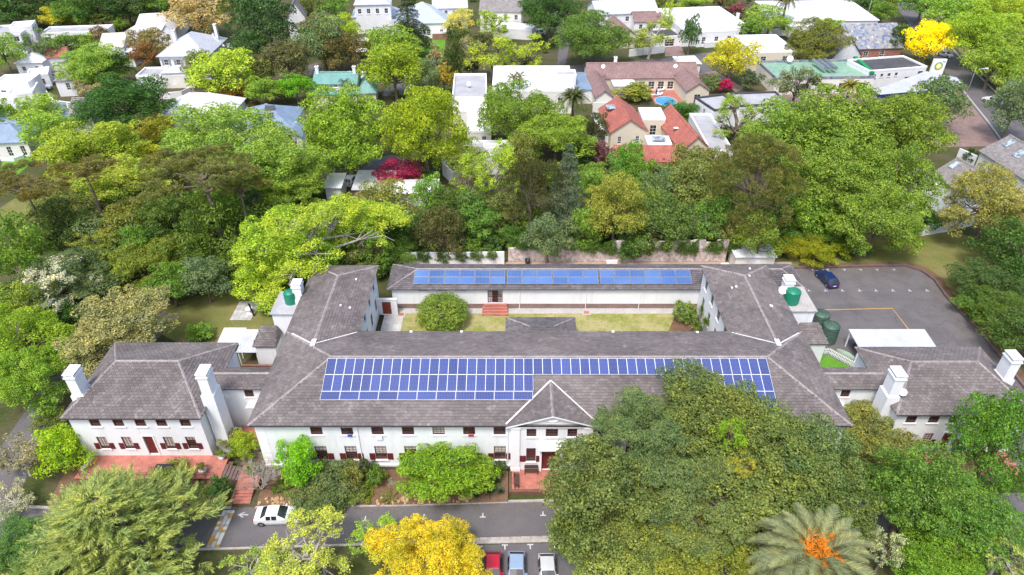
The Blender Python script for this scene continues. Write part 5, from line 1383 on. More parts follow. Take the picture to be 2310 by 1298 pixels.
        if kind != 'airy':                                     # drop leaves buried inside neighbouring clumps
            keep = np.ones(Nc, bool)
            for j in range(len(sc)):
                q = p - sc[j]
                keep &= ~(((q*q).sum(1) < (sr[j]*0.62)**2) & (pick != j))
            p, d, pick = p[keep], d[keep], pick[keep]
        p[:, 2] = np.maximum(p[:, 2], -0.93 + g.uniform(0, 0.1, len(p)))
        n = len(p)
        base = math.sqrt(30.0/N)
        if kind in ('pine', 'stone'):
            ll = base*g.uniform(0.8, 1.5, n)*1.25; ww = ll*0.2
            ax = d + g.normal(0, 0.35, (n, 3)) + np.array([0, 0, 0.35])
            n_ = unit(np.cross(ax, g.normal(size=(n, 3))))
            co = leaf_quads(g, p, n_, ll, ww, ax)
        else:
            n_ = unit(d*0.8 + g.normal(0, 0.48, (n, 3)) + np.array([0, 0, 0.18]))
            ll = base*g.uniform(0.7, 1.35, n)*(0.9 if kind == 'airy' else 1.0); ww = ll*g.uniform(0.5, 0.75, n)
            co = leaf_quads(g, p, n_, ll, ww)
        limbs = []
        for c, r in zip(C0, R0):
            z0 = -0.55 + 0.5*g.random()
            m_ = (c*0.5 + np.array([g.normal(0, 0.07), g.normal(0, 0.07), 0.5*(z0 + c[2]) - 0.08]))
            m_[2] = 0.5*(z0 + c[2]) + 0.02
            limbs.append(([(0, 0, z0), tuple(m_), tuple(c)], (0.034, 0.022, 0.009)))
            if kind == 'airy':
                for j in range(7):
                    e = c + rdir(g, 1)[0]*r*1.0; e[2] += r*0.35
                    limbs.append(([tuple(m_*0.4+c*0.6), tuple((c+e)/2 + g.normal(0, 0.03, 3)), tuple(e)], (0.011, 0.007, 0.003)))
    quads = np.arange(len(co), dtype=np.int32).reshape(-1, 4)
    me = raw_mesh('crown', co, quads, 'leaf')
    CROWNS[key] = (me, limbs)
    return CROWNS[key]

def tree_at(cx, cy, w, h, kind, clear):
    """from the crown's outline in the survey: ground point, crown radii and crown height"""
    Zc = 4.0
    for _ in range(12):
        q = at(cx, cy, Zc)
        zc = q.y*math.cos(TILT) + (CAM_H-Zc)*math.sin(TILT)
        s = LENS_PX/zc
        a = w/2/s
        f = math.atan2(CAM_H-Zc, q.y)
        hh = (h/2/s)**2 - (a*math.sin(f))**2
        b = math.sqrt(max(hh, 0))/math.cos(f)
        b = min(max(b, a*0.55), a*2.6 if kind in ('column', 'cedar') else a*1.5)
        Zc = b*0.94 + clear
    return q.x, q.y, a, b, Zc
NT = [0]
def tree(cx, cy, w, h, kind, colr, label, clear=None, name=None, cat=None, group=None, bark='bark', leafmat=None):
    i = NT[0]; NT[0] += 1
    rg = random.Random(i*13+5)
    shrub = kind in ('shrub', 'ball')
    if clear is None: clear = 0.0 if shrub else {'stone': 9.0, 'pine': 2.5, 'cedar': 2.2, 'column': 0.3, 'norfolk': 1.0}.get(kind, 1.6)
    x, y, a, b, Zc = tree_at(cx, cy, w, h, kind, clear)
    size = 0 if w < 62 else 1 if w < 140 else 2 if w < 290 else 3
    mk = 'broad' if kind == 'shrub' else kind
    if mk in ('norfolk',): size = 3
    if mk == 'cedar': size = 2
    nv = {'broad': 5, 'airy': 3, 'pine': 2, 'stone': 2, 'cedar': 2, 'column': 1, 'norfolk': 1, 'ball': 1}[mk]
    if size == 3: nv = min(nv, 3)
    me, limbs = crown_mesh(mk, size, i % nv)
    nm = name or ('shrub' if shrub else 'pine_tree' if kind in ('pine', 'stone') else 'conifer' if kind in ('cedar', 'norfolk') else 'cypress_tree' if kind == 'column' else 'tree')
    t = thing(nm, label, cat or ('shrub' if shrub else 'tree'), (x, y, 0), 0, group)
    c = bpy.data.objects.new('crown', me); link(c, t)
    c.location = (0, 0, Zc); c.scale = (a*1.08*rg.uniform(0.92, 1.1), a*1.08*rg.uniform(0.92, 1.1), b*1.06); rz = rg.uniform(0, 6.28); tl = 0 if kind in ('cedar', 'norfolk', 'column', 'ball', 'stone') else 0.16; c.rotation_euler = (rg.uniform(-tl, tl), rg.uniform(-tl, tl), rz)
    k = rg.uniform(0.9, 1.1)*1.72
    c.color = (colr[0]*k*rg.uniform(0.93, 1.07), colr[1]*k, colr[2]*k*rg.uniform(0.9, 1.1), 1)
    if not (shrub and w < 60):
        mb = MB()
        tr = max(0.07, min(0.5, a*0.06))
        ca, sa = math.cos(rz), math.sin(rz)
        sw = [(rg.uniform(-0.12, 0.12)*a, rg.uniform(-0.12, 0.12)*a) for _ in range(2)]
        top = Zc + b*(0.75 if kind in ('cedar', 'norfolk', 'column', 'pine') else -0.1)
        mb.tube([(0, 0, -0.1), (0, 0, 0.35), (sw[0][0]*0.5, sw[0][1]*0.5, top*0.4), (sw[0][0]*0.4, sw[0][1]*0.4, top*0.7), (0, 0, top)], [tr*1.6, tr*1.1, tr*0.9, tr*0.75, tr*0.3], 7)
        if w > 50:
            for pts, rads in limbs:
                q = [Vector(((p[0]*ca - p[1]*sa)*a, (p[0]*sa + p[1]*ca)*a, Zc + p[2]*b)) for p in pts]
                if q[0].z < 0.3: q[0].z = 0.3
                mb.tube(q, [r*a*(0.8 if kind in ('cedar', 'norfolk') else 1.0) for r in rads], 5 if rads[0] > 0.02 else 3, caps=False)
        mb.build('trunk', bark, t, local=True)
    return t

lime, spring, mid_, deep, olive = (0.26, 0.33, 0.03), (0.185, 0.275, 0.035), (0.105, 0.185, 0.028), (0.05, 0.10, 0.022), (0.14, 0.16, 0.042)
greyg, bronze, gold, yellow, pinec = (0.12, 0.16, 0.075), (0.14, 0.115, 0.04), (0.44, 0.38, 0.025), (0.75, 0.58, 0.006), (0.125, 0.125, 0.035)
cream_, vivid, oldgold, sage = (0.30, 0.25, 0.13), (0.12, 0.27, 0.015), (0.24, 0.22, 0.05), (0.22, 0.215, 0.085)
T = tree
# far wood, top left
wood = [(15, 28, 100, 75), (70, 22, 100, 75), (165, 30, 95, 70), (225, 22, 100, 75), (285, 18, 95, 70), (345, 12, 90, 60), (115, 4, 100, 70), (40, -8, 100, 70), (190, -4, 100, 70), (255, -10, 100, 70), (320, -16, 100, 70), (395, -12, 90, 60), (70, -36, 110, 70), (150, -40, 110, 70), (230, -44, 110, 70), (310, -48, 110, 70), (0, -40, 110, 70)]
for k, (x, y, w, h) in enumerate(wood): T(x, y, w, h, 'broad', [deep, (0.06, 0.10, 0.03), mid_][k % 3], 'dark green tree in the dense wood behind the houses', group='dense wood behind the houses')
T(126, 44, 66, 42, 'broad', (0.36, 0.36, 0.03), 'round yellow-green tree at the edge of the dark wood')
T(32, 42, 76, 44, 'airy', (0.22, 0.19, 0.12), 'bare greyish-pink tree beside the white modern house', bark='twig')
T(212, 46, 64, 30, 'broad', olive, 'low olive-green tree behind the long flat roof')
T(446, 36, 130, 90, 'broad', cream_, 'large pale tan blossoming tree behind the blue-grey hipped roof')
T(545, 40, 74, 115, 'pine', deep, 'dark pointed conifer right of the tan blossoming tree')
T(606, 52, 118, 135, 'broad', (0.05, 0.095, 0.03), 'big dark evergreen left of the grey gabled house')
T(700, 24, 66, 74, 'broad', olive, 'olive tree beside the tall white gable'); T(748, 28, 80, 62, 'broad', mid_, 'mid green tree beside the double-storey white house'); T(722, 62, 90, 48, 'broad', bronze, 'low bronze tree below the white gabled house')
T(760, 74, 96, 66, 'broad', lime, 'bright lime tree with a rounded top above a grey one'); T(728, 102, 110, 110, 'broad', greyg, 'rounded grey-green tree beneath a lime one'); T(765, 118, 90, 84, 'broad', bronze, 'rusty brown-leaved tree beside the parasols'); T(650, 140, 110, 92, 'broad', (0.10, 0.10, 0.035), 'dark bronze tree on the street corner')
T(86, 104, 84, 78, 'airy', greyg, 'grey-green olive tree before the grey-roofed bungalow'); T(8, 122, 76, 76, 'broad', spring, 'spring green tree beside the white boxy houses'); T(150, 108, 96, 56, 'broad', mid_, 'mid green tree below the long flat roof', clear=0.6); T(196, 96, 60, 40, 'broad', spring, 'small spring green garden tree below the long flat roof'); T(228, 86, 50, 46, 'broad', (0.17, 0.13, 0.08), 'small brown tree beside the tan lean-to roof')
T(338, 104, 84, 70, 'broad', (0.19, 0.16, 0.05), 'bronze-green tree beside the grey hipped roof'); T(322, 130, 66, 50, 'broad', (0.2, 0.1, 0.035), 'russet tree below the bronze one')
T(208, 150, 142, 92, 'broad', spring, 'broad spring green tree behind the dark round one'); T(268, 150, 62, 66, 'broad', deep, 'dark tree tucked behind the broad spring green one'); T(196, 205, 70, 60, 'airy', cream_, 'pale budding tree beside the white cottage', bark='twig')
T(278, 238, 186, 138, 'broad', (0.045, 0.105, 0.02), 'big round dark green tree before the white hipped roof')
T(90, 258, 110, 70, 'broad', spring, 'billowing spring green tree beside the slate-roofed white house'); T(118, 300, 124, 90, 'broad', spring, 'spring green tree before the blue-roofed bungalow'); T(8, 262, 50, 76, 'broad', spring, 'spring green tree left of the blue roof')
T(505, 165, 128, 104, 'broad', lime, 'lime green tree right of the blue-grey hipped house'); T(448, 152, 70, 70, 'broad', (0.17, 0.2, 0.04), 'yellow-green tree beside the cream pergola house'); T(530, 212, 62, 36, 'broad', (0.33, 0.17, 0.03), 'orange-tinged shrub below the lime tree', clear=0.2); T(598, 205, 88, 56, 'broad', spring, 'spring green tree left of the green-roofed house'); T(668, 198, 90, 52, 'broad', vivid, 'vivid green tree against the green-roofed house'); T(640, 215, 60, 36, 'airy', sage, 'clump of pale banana-like leaves before the green roof', clear=0.2)
T(560, 105, 80, 60, 'broad', deep, 'dark shrubbery tree right of the hipped house'); T(590, 160, 60, 60, 'broad', olive, 'olive shrub tree by the street')
T(205, 345, 240, 110, 'broad', (0.21, 0.28, 0.025), 'wide lime tree above the small blue pool'); T(312, 305, 64, 52, 'broad', bronze, 'small bronze tree below the big dark round one'); T(362, 300, 70, 80, 'broad', (0.23, 0.24, 0.025), 'golden-green tree left of the giant plane'); T(420, 328, 100, 80, 'broad', spring, 'plane tree at the left shoulder of the giant crown')
T(515, 322, 250, 170, 'broad', (0.19, 0.26, 0.04), 'giant spring green plane tree before the smooth blue roof'); T(642, 380, 190, 165, 'broad', (0.18, 0.26, 0.04), 'tall plane tree right of the giant one'); T(560, 400, 280, 150, 'broad', (0.17, 0.25, 0.04), 'lower plane tree below the giant one'); T(660, 425, 150, 110, 'broad', spring, 'spring green tree spreading below the plane trees')
T(300, 405, 190, 120, 'broad', (0.29, 0.35, 0.05), 'pale lime tree behind the stone pines'); T(330, 360, 80, 60, 'broad', (0.32, 0.33, 0.03), 'yellowish tree top behind the pale lime tree')
T(782, 305, 226, 190, 'broad', (0.17, 0.24, 0.02), 'large round green tree above the carport'); T(962, 302, 186, 204, 'broad', (0.22, 0.29, 0.015), 'bright lime tree above the white vaulted outbuilding')
T(884, 110, 116, 90, 'broad', spring, 'spring green tree above a lime one on the street'); T(890, 162, 130, 112, 'broad', (0.22, 0.27, 0.02), 'lime street tree beside the green-roofed house')
T(922, 50, 100, 140, 'cedar', (0.045, 0.065, 0.03), 'dark tiered conifer before the wide pale blue roof'); T(930, 92, 80, 60, 'broad', (0.055, 0.085, 0.03), 'dark tree below the tiered conifer')
T(1022, 130, 44, 124, 'column', (0.055, 0.075, 0.02), 'narrow dark cypress beside the striped lawn'); T(1036, 52, 62, 56, 'broad', (0.40, 0.37, 0.11), 'pale golden round tree above the cypress'); T(1040, 84, 50, 44, 'broad', olive, 'olive shrub tree below the pale golden one')
T(1112, 55, 84, 66, 'airy', (0.24, 0.33, 0.03), 'airy lime tree before the grey double-storey house'); T(1108, 122, 118, 100, 'airy', lime, 'airy lime tree behind the flat grey roof'); T(1190, 122, 112, 84, 'airy', lime, 'airy lime tree behind the flat white roof'); T(1062, 122, 64, 84, 'airy', (0.30, 0.27, 0.15), 'half-bare pale tree right of the cypress', bark='twig'); T(984, 138, 52, 66, 'airy', (0.24, 0.20, 0.11), 'half-bare brownish tree on the lawn edge', bark='twig')
T(966, 184, 62, 78, 'broad', greyg, 'grey-green tree right of the lime street tree'); T(1000, 178, 60, 60, 'broad', (0.30, 0.22, 0.03), 'orange-gold shrub tree beside the cypress'); T(945, 205, 40, 40, 'broad', olive, 'olive shrub beside the grey-green tree')
T(1242, 36, 150, 100, 'broad', deep, 'dark tall tree at the head of the lane'); T(1340, 88, 156, 112, 'broad', (0.085, 0.15, 0.025), 'broad mid green tree beside the white street wall')
T(1468, 82, 100, 80, 'airy', (0.28, 0.31, 0.06), 'pale feathery tree before the brown-tiled house', bark='twig'); T(1410, 12, 66, 44, 'broad', (0.07, 0.1, 0.04), 'dark tree before the pale grey roof'); T(1488, 14, 56, 44, 'broad', olive, 'olive tree beside the pale grey roof'); T(1508, 46, 30, 80, 'column', (0.25, 0.3, 0.03), 'tall lime hedge tree beside the white villa'); T(1558, 78, 46, 72, 'broad', (0.07, 0.12, 0.04), 'dark slim tree before the white villa')
T(1560, 8, 70, 40, 'broad', spring, 'spring green tree behind the white villa'); T(1625, 4, 60, 34, 'broad', bronze, 'reddish tree behind the white villa'); T(1665, 22, 50, 30, 'broad', (0.19, 0.06, 0.07), 'purple-leaved tree behind the white villa'); T(1700, 32, 50, 40, 'broad', greyg, 'grey-green tree right of the white villa')
T(1650, 137, 102, 88, 'broad', (0.42, 0.38, 0.03), 'round golden tree on the street corner'); T(1738, 50, 96, 46, 'broad', spring, 'low spring green tree above the broad white roof'); T(1836, 98, 142, 90, 'broad', (0.13, 0.15, 0.03), 'rounded olive-green tree behind the green forecourt roof'); T(1870, 62, 60, 40, 'broad', spring, 'spring green tree before the shed-roofed house'); T(1690, 70, 60, 40, 'broad', mid_, 'mid green shrub tree behind the golden tree')
T(2092, 98, 94, 88, 'broad', yellow, 'brilliant yellow tree beside the fuel station sign'); T(2030, 88, 50, 60, 'broad', (0.05, 0.09, 0.02), 'dark shrub beneath the yellow tree'); T(1990, 30, 66, 44, 'broad', mid_, 'green tree behind the mottled slate roof'); T(1950, 5, 80, 40, 'broad', deep, 'dark tree behind the shed-roofed house')
T(2150, 40, 120, 90, 'broad', spring, 'spring green avenue tree at the far bend'); T(2205, 78, 150, 130, 'broad', (0.21, 0.29, 0.03), 'large lime avenue tree by the road'); T(2280, 40, 150, 130, 'broad', lime, 'tall lime avenue tree right of the road'); T(2280, 130, 150, 110, 'broad', spring, 'spring green avenue tree leaning over the road'); T(2240, 152, 110, 80, 'broad', spring, 'low spring green avenue tree over the pavement'); T(2080, 15, 90, 60, 'broad', mid_, 'dark green avenue tree at the top of the road'); T(2220, -10, 130, 80, 'broad', mid_, 'avenue tree behind the large lime one'); T(2318, 200, 100, 90, 'broad', spring, 'avenue tree above the grey-green willow')
T(2290, 246, 104, 124, 'broad', greyg, 'grey-green willow beside the street parking'); T(1800, 192, 116, 112, 'airy', (0.13, 0.165, 0.08), 'drooping grey-green tree before the forecourt shop', clear=1.0); T(2120, 236, 112, 118, 'broad', (0.10, 0.14, 0.06), 'grey-green tree below the station canopy')
T(1168, 258, 172, 140, 'broad', (0.13, 0.20, 0.022), 'dense green tree before the cream flat-roofed block'); T(1250, 318, 176, 120, 'broad', (0.16, 0.24, 0.03), 'leafy green tree left of the red gable'); T(1338, 292, 66, 70, 'broad', (0.07, 0.075, 0.025), 'dark bronze shrub tree beside the red gable'); T(1420, 366, 80, 82, 'broad', (0.085, 0.22, 0.02), 'neat round vivid tree below the red clay roof', clear=1.0); T(1356, 352, 56, 60, 'broad', (0.15, 0.07, 0.08), 'bougainvillea bush with purple bracts by the gable', clear=0.3); T(1482, 372, 50, 40, 'broad', (0.12, 0.06, 0.08), 'dark purple shrub under the red roof', clear=0.2)
T(1110, 400, 158, 170, 'airy', (0.24, 0.31, 0.03), 'tall airy lime tree left of the dark conifer', bark='bark_pale', clear=2.5); T(1195, 440, 118, 190, 'pine', (0.075, 0.08, 0.03), 'dark brownish conifer with a bare trunk', clear=3.5); T(1280, 432, 140, 210, 'cedar', (0.085, 0.115, 0.07), 'silvery green tiered cedar behind the yard wall', clear=2.5)
T(1392, 478, 150, 168, 'broad', (0.19, 0.21, 0.035), 'yellow-olive tree behind the yard wall', clear=1.5); T(1500, 440, 100, 110, 'broad', (0.12, 0.165, 0.065), 'feathery grey-green tree above the yard'); T(1566, 440, 110, 130, 'broad', olive, 'olive tree left of the dark pine'); T(1520, 500, 120, 100, 'broad', (0.09, 0.14, 0.03), 'low green tree behind the yard wall'); T(1600, 500, 110, 100, 'broad', mid_, 'mid green tree right behind the yard wall')
T(1704, 420, 214, 220, 'pine', (0.105, 0.115, 0.032), 'tall olive-brown pine behind the shed', clear=4); T(1664, 275, 140, 112, 'airy', (0.20, 0.28, 0.05), 'airy green tree before the dark-edged flat roof')
T(1790, 310, 200, 150, 'broad', (0.15, 0.215, 0.028), 'great plane tree left of three above the bank'); T(1905, 310, 230, 200, 'broad', (0.145, 0.205, 0.028), 'great plane tree in the middle above the bank'); T(2035, 310, 190, 200, 'broad', (0.155, 0.22, 0.03), 'great plane tree beside the station forecourt'); T(1870, 420, 220, 180, 'broad', (0.128, 0.188, 0.026), 'plane tree below the great ones'); T(2005, 415, 190, 190, 'broad', (0.145, 0.21, 0.028), 'plane tree beside the glazed bay house'); T(1975, 505, 190, 175, 'broad', (0.145, 0.205, 0.028), 'hanging plane bough sweeping low over the bank', clear=0.4)
T(705, 540, 360, 215, 'airy', (0.27, 0.345, 0.03), 'huge spreading lime-green tree with pale bare limbs', bark='bark_pale', clear=2.5); T(640, 560, 230, 190, 'broad', (0.24, 0.32, 0.03), 'dense lime tree merging with the spreading one'); T(600, 630, 130, 90, 'broad', lime, 'lime foliage drooping beside the wing roof', clear=0.3); T(800, 500, 170, 110, 'broad', (0.26, 0.34, 0.03), 'lime tree crown beside the spreading limbs', clear=4)
T(862, 470, 124, 100, 'broad', (0.17, 0.19, 0.04), 'olive-yellow tree behind the spreading lime tree'); T(966, 450, 70, 120, 'broad', (0.14, 0.24, 0.04), 'pointed spring green tree left of the airy lime'); T(1000, 530, 110, 120, 'broad', (0.09, 0.085, 0.025), 'dark bronze-green tree overhanging the white yard wall', clear=1.0); T(930, 530, 70, 90, 'broad', (0.08, 0.14, 0.035), 'green tree beside the dark bronze one', clear=0.5); T(1080, 510, 90, 100, 'broad', mid_, 'green tree under the airy lime', clear=0.5); T(1060, 420, 70, 80, 'airy', (0.17, 0.14, 0.1), 'half-bare brownish tree left of the airy lime', bark='twig')
# left side: stone pines and understorey
T(455, 402, 250, 120, 'stone', pinec, 'stone pine with a wide flat brown-green crown above the lawn', clear=11); T(380, 380, 130, 70, 'stone', pinec, 'flat-topped stone pine left of the widest one', clear=11); T(540, 420, 130, 110, 'stone', pinec, 'stone pine leaning toward the lime tree', clear=10); T(55, 425, 170, 110, 'stone', (0.13, 0.12, 0.035), 'stone pine at the edge of the meadow', clear=10); T(190, 385, 130, 66, 'stone', (0.13, 0.12, 0.035), 'small stone pine crown over the meadow', clear=11)
T(390, 490, 150, 130, 'broad', (0.085, 0.14, 0.025), 'dark ivy-green tree under the stone pines'); T(480, 520, 130, 160, 'broad', (0.095, 0.15, 0.025), 'ivy-clad green tree between the pine trunks', clear=0.8); T(300, 500, 120, 110, 'broad', (0.15, 0.17, 0.03), 'yellow-olive tree under the pines'); T(245, 520, 150, 100, 'airy', (0.22, 0.24, 0.04), 'half-bare tree with pale forked branches', bark='bark_pale', clear=3); T(150, 520, 120, 120, 'broad', (0.055, 0.09, 0.02), 'dark tree behind the half-bare one'); T(330, 600, 190, 110, 'broad', (0.15, 0.18, 0.022), 'low yellow-green tree beside the lawn', clear=0.5); T(250, 580, 130, 90, 'broad', (0.13, 0.17, 0.03), 'green tree above the white blossom'); T(430, 600, 120, 90, 'broad', (0.075, 0.13, 0.02), 'dark green shrubbery at the lawn edge', clear=0.2); T(510, 610, 110, 80, 'broad', (0.08, 0.13, 0.022), 'ivy thicket under the pine trunks', clear=0.2)
t = T(150, 640, 190, 96, 'broad', (0.085, 0.12, 0.04), 'tree covered with white blossom above the dark palm', clear=1.5)
me, _ = crown_mesh('airy', 2, 7); o = bpy.data.objects.new('blossom', me); link(o, t); src = t.children[0] if t.children[0].name.startswith('crown') else t.children[1]
o.location = src.location; o.location.z += 0.5; o.scale = [v*1.12 for v in src.scale]; o.color = (0.62, 0.62, 0.5, 1)
T(45, 580, 130, 160, 'broad', (0.13, 0.22, 0.03), 'billowing green tree left of the white blossom'); T(30, 680, 110, 80, 'broad', deep, 'dark thicket below the billowing green tree', clear=0.3)
T(275, 748, 250, 176, 'broad', sage, 'large rounded sage-olive tree behind the terrace house'); T(50, 770, 200, 170, 'broad', (0.16, 0.25, 0.02), 'bright green tree beside the drive'); T(62, 860, 170, 150, 'broad', (0.16, 0.25, 0.025), 'bright green tree leaning over the drive', clear=1.0); T(170, 720, 60, 110, 'broad', deep, 'dark tree between bright green and sage ones', clear=0.5)
T(140, 1022, 116, 116, 'broad', (0.22, 0.32, 0.012), 'lime shrub beside the terrace wall', name='shrub', cat='shrub', clear=0.1); T(45, 1030, 120, 120, 'airy', (0.24, 0.23, 0.15), 'grey leafless shrub tree beside the drive', bark='twig', clear=0.3); T(110, 950, 70, 50, 'shrub', olive, 'olive shrub on the drive verge')
T(252, 1205, 430, 300, 'norfolk', (0.205, 0.255, 0.08), 'feathery olive-green araucaria standing before the terrace house', clear=0.5)
T(45, 1230, 150, 130, 'broad', (0.06, 0.13, 0.03), 'dark green tree below the araucaria', clear=0.5); T(120, 1290, 180, 100, 'broad', (0.1, 0.16, 0.04), 'green tree top beside the araucaria', clear=0.5); T(30, 1130, 100, 60, 'airy', (0.26, 0.25, 0.16), 'grey budding shrub on the turning circle', bark='twig', clear=0.2)
T(690, 1252, 240, 160, 'airy', (0.27, 0.31, 0.06), 'half-bare tree with fresh lime buds beside the white car', bark='twig', clear=1.5); T(850, 1205, 120, 92, 'airy', (0.22, 0.31, 0.04), 'thin lime sapling beside the road kerb', bark='twig', clear=1.0); T(560, 1290, 130, 80, 'airy', (0.2, 0.26, 0.05), 'budding tree top left of the half-bare one', bark='twig', clear=0.6)
T(966, 1285, 290, 220, 'broad', gold, 'round golden-yellow tree beside the parked cars', clear=1.5)
T(1000, 1062, 220, 172, 'broad', (0.155, 0.27, 0.018), 'spreading vivid green tree against the white front wall', clear=0.4); T(672, 1052, 92, 128, 'broad', (0.14, 0.30, 0.012), 'upright vivid green tree by the front corner', clear=0.3)
big = [(1340, 1120, 260, 250, 0, 3.0, 'olive-green tree overhanging the porch terrace'), (1470, 1020, 290, 250, 1, 4.5, 'tall grey-green tree beside the pediment'), (1600, 950, 250, 220, 2, 6.0, 'tallest olive tree covering the lower solar rows'), (1555, 872, 130, 110, 1, 9.5, 'topmost bough reaching over the solar array'), (1700, 1000, 270, 230, 0, 5.0, 'olive tree before the right end of the array'), (1560, 1110, 290, 250, 1, 3.0, 'grey-green tree in the middle of the big grove'), (1715, 1130, 280, 250, 2, 2.5, 'light olive tree behind the date palm'), (1830, 1040, 220, 210, 1, 3.0, 'grey-green tree before the right end of the long roof'), (1865, 1150, 230, 220, 0, 1.5, 'olive tree at the right shoulder of the grove'), (1400, 1230, 240, 170, 2, 1.5, 'light olive tree over the parking bays'), (1590, 1260, 250, 170, 3, 1.0, 'yellow-olive tree left of the date palm'), (1300, 1200, 120, 140, 0, 1.0, 'slim olive tree beside the silver hatchback'), (1490, 1270, 180, 130, 2, 1.0, 'olive tree top between the parking bays and the palm')]
for x, y, w, h, c, cl, l in big: T(x, y, w, h, 'broad', [(0.122, 0.155, 0.04), (0.11, 0.148, 0.05), (0.15, 0.182, 0.042), (0.185, 0.205, 0.032)][c], l, clear=cl)
T(1652, 985, 92, 130, 'airy', (0.17, 0.27, 0.02), 'lime creeper sprouting through the olive-green grove', clear=9.5); T(1672, 1050, 70, 70, 'airy', (0.25, 0.24, 0.03), 'yellowish creeper below the lime one', clear=8.5)
T(1960, 985, 160, 136, 'broad', (0.15, 0.165, 0.045), 'yellowish-olive tree against the right-hand house', clear=1.0); T(2060, 1110, 220, 230, 'broad', (0.10, 0.185, 0.03), 'green tree right of the date palm'); T(2240, 1010, 200, 240, 'broad', (0.085, 0.18, 0.022), 'fresh green tree before the right-hand house', clear=2.0); T(2190, 1170, 240, 200, 'broad', (0.095, 0.18, 0.025), 'leafy green tree below the right-hand house'); T(2265, 1250, 150, 140, 'airy', (0.25, 0.30, 0.09), 'pale budding tree in the lower corner', bark='twig'); T(2110, 1270, 200, 120, 'broad', (0.13, 0.22, 0.02), 'green tree right of the palm fronds', clear=0.5); T(2000, 1240, 90, 110, 'airy', (0.32, 0.36, 0.22), 'slim pale-leaved shrub beside the palm fronds', clear=1.0)
belt = [(905, 500), (1010, 470), (1050, 500), (1090, 480), (1150, 480), (1240, 480), (1330, 470), (1350, 430), (1445, 470), (1480, 480), (1540, 450), (1600, 460), (1640, 440), (1660, 500), (1740, 480), (1790, 460), (1820, 480), (1230, 530), (1310, 530), (1420, 520), (1480, 520), (1560, 520), (1640, 530), (1720, 540), (1440, 400), (1510, 410), (1560, 390), (1600, 370), (1050, 380), (1180, 370),
        (120, 470), (180, 480), (230, 450), (290, 450), (360, 540), (420, 520), (500, 480), (540, 500), (200, 560), (120, 580), (300, 560), (560, 470), (100, 700), (60, 720), (380, 640), (450, 640), (730, 610), (800, 580), (840, 560)]
rb = random.Random(19)
for x, y in belt:
    c, nm = rb.choice([(mid_, 'mid green'), ((0.15, 0.2, 0.03), 'yellowish green'), ((0.085, 0.135, 0.03), 'dark green'), (olive, 'olive'), ((0.13, 0.22, 0.03), 'fresh green'), (greyg, 'grey-green')])
    T(x + rb.uniform(-12, 12), y + rb.uniform(-10, 10), rb.uniform(70, 118), rb.uniform(74, 120), rb.choice(['broad', 'broad', 'broad', 'airy']), c, nm + ' tree in the dense belt behind the long building', clear=rb.uniform(0, 1.5), group='tree belt behind the long building')
# right side
T(2232, 462, 186, 160, 'broad', (0.20, 0.195, 0.055), 'olive-gold tree on the grass bank', clear=2.5); T(2275, 560, 130, 120, 'broad', (0.055, 0.10, 0.02), 'dark tree below the olive-gold one'); T(2215, 640, 150, 110, 'shrub', (0.065, 0.105, 0.025), 'big dark shrub at the bend of the car park edging'); T(2262, 705, 140, 110, 'shrub', (0.075, 0.13, 0.02), 'green shrub along the car park edging'); T(2300, 770, 120, 110, 'shrub', (0.06, 0.11, 0.02), 'dark shrub at the end of the car park edging'); T(2200, 690, 80, 60, 'shrub', (0.09, 0.17, 0.03), 'bright green shrub on the edging bed'); T(2290, 620, 110, 100, 'shrub', deep, 'dark thicket above the car park shrubs'); T(2090, 500, 60, 50, 'shrub', (0.07, 0.14, 0.03), 'green creeper mound on the white panel wall')
for k, (x, y, w, h) in enumerate([(1790, 560, 80, 50), (1840, 575, 80, 46), (1890, 565, 60, 44), (1825, 552, 70, 40)]): T(x, y, w, h, 'shrub', (0.17, 0.19, 0.012), 'yellow-green ground-hugging bush on the bank above the car park', group='yellow-green bushes on the bank')
for k, (x, y, w, h) in enumerate([(1770, 530, 90, 50), (1850, 528, 90, 50), (1930, 560, 70, 50), (1700, 520, 90, 60), (1640, 525, 80, 50), (1470, 540, 90, 60), (1420, 565, 60, 60), (1300, 535, 80, 60), (1235, 545, 70, 60), (1150, 540, 70, 60), (1110, 555, 60, 50), (1560, 540, 80, 50), (1330, 560, 60, 40), (905, 575, 70, 60), (960, 572, 60, 44), (1060, 560, 60, 50), (870, 600, 60, 60), (770, 590, 80, 60), (1130, 500, 90, 70), (1200, 510, 90, 70), (1255, 500, 90, 70), (1345, 510, 90, 70), (1450, 495, 90, 80), (1490, 520, 80, 60), (1580, 500, 90, 70), (1660, 490, 100, 80), (1730, 500, 100, 80), (1800, 500, 100, 80), (1870, 505, 90, 70), (1690, 540, 70, 44), (1500, 400, 60, 50), (1240, 400, 60, 60), (1040, 470, 70, 70), (900, 540, 70, 80), (1640, 400, 70, 70), (1330, 400, 70, 70), (990, 480, 60, 70), (1440, 420, 60, 60)]):
    T(x, y, w, h, 'shrub', [(0.075, 0.14, 0.025), (0.10, 0.18, 0.03), (0.06, 0.11, 0.025), (0.12, 0.19, 0.03)][k % 4], 'green shrub in the thicket behind the yard wall', group='shrubs behind the yard wall')
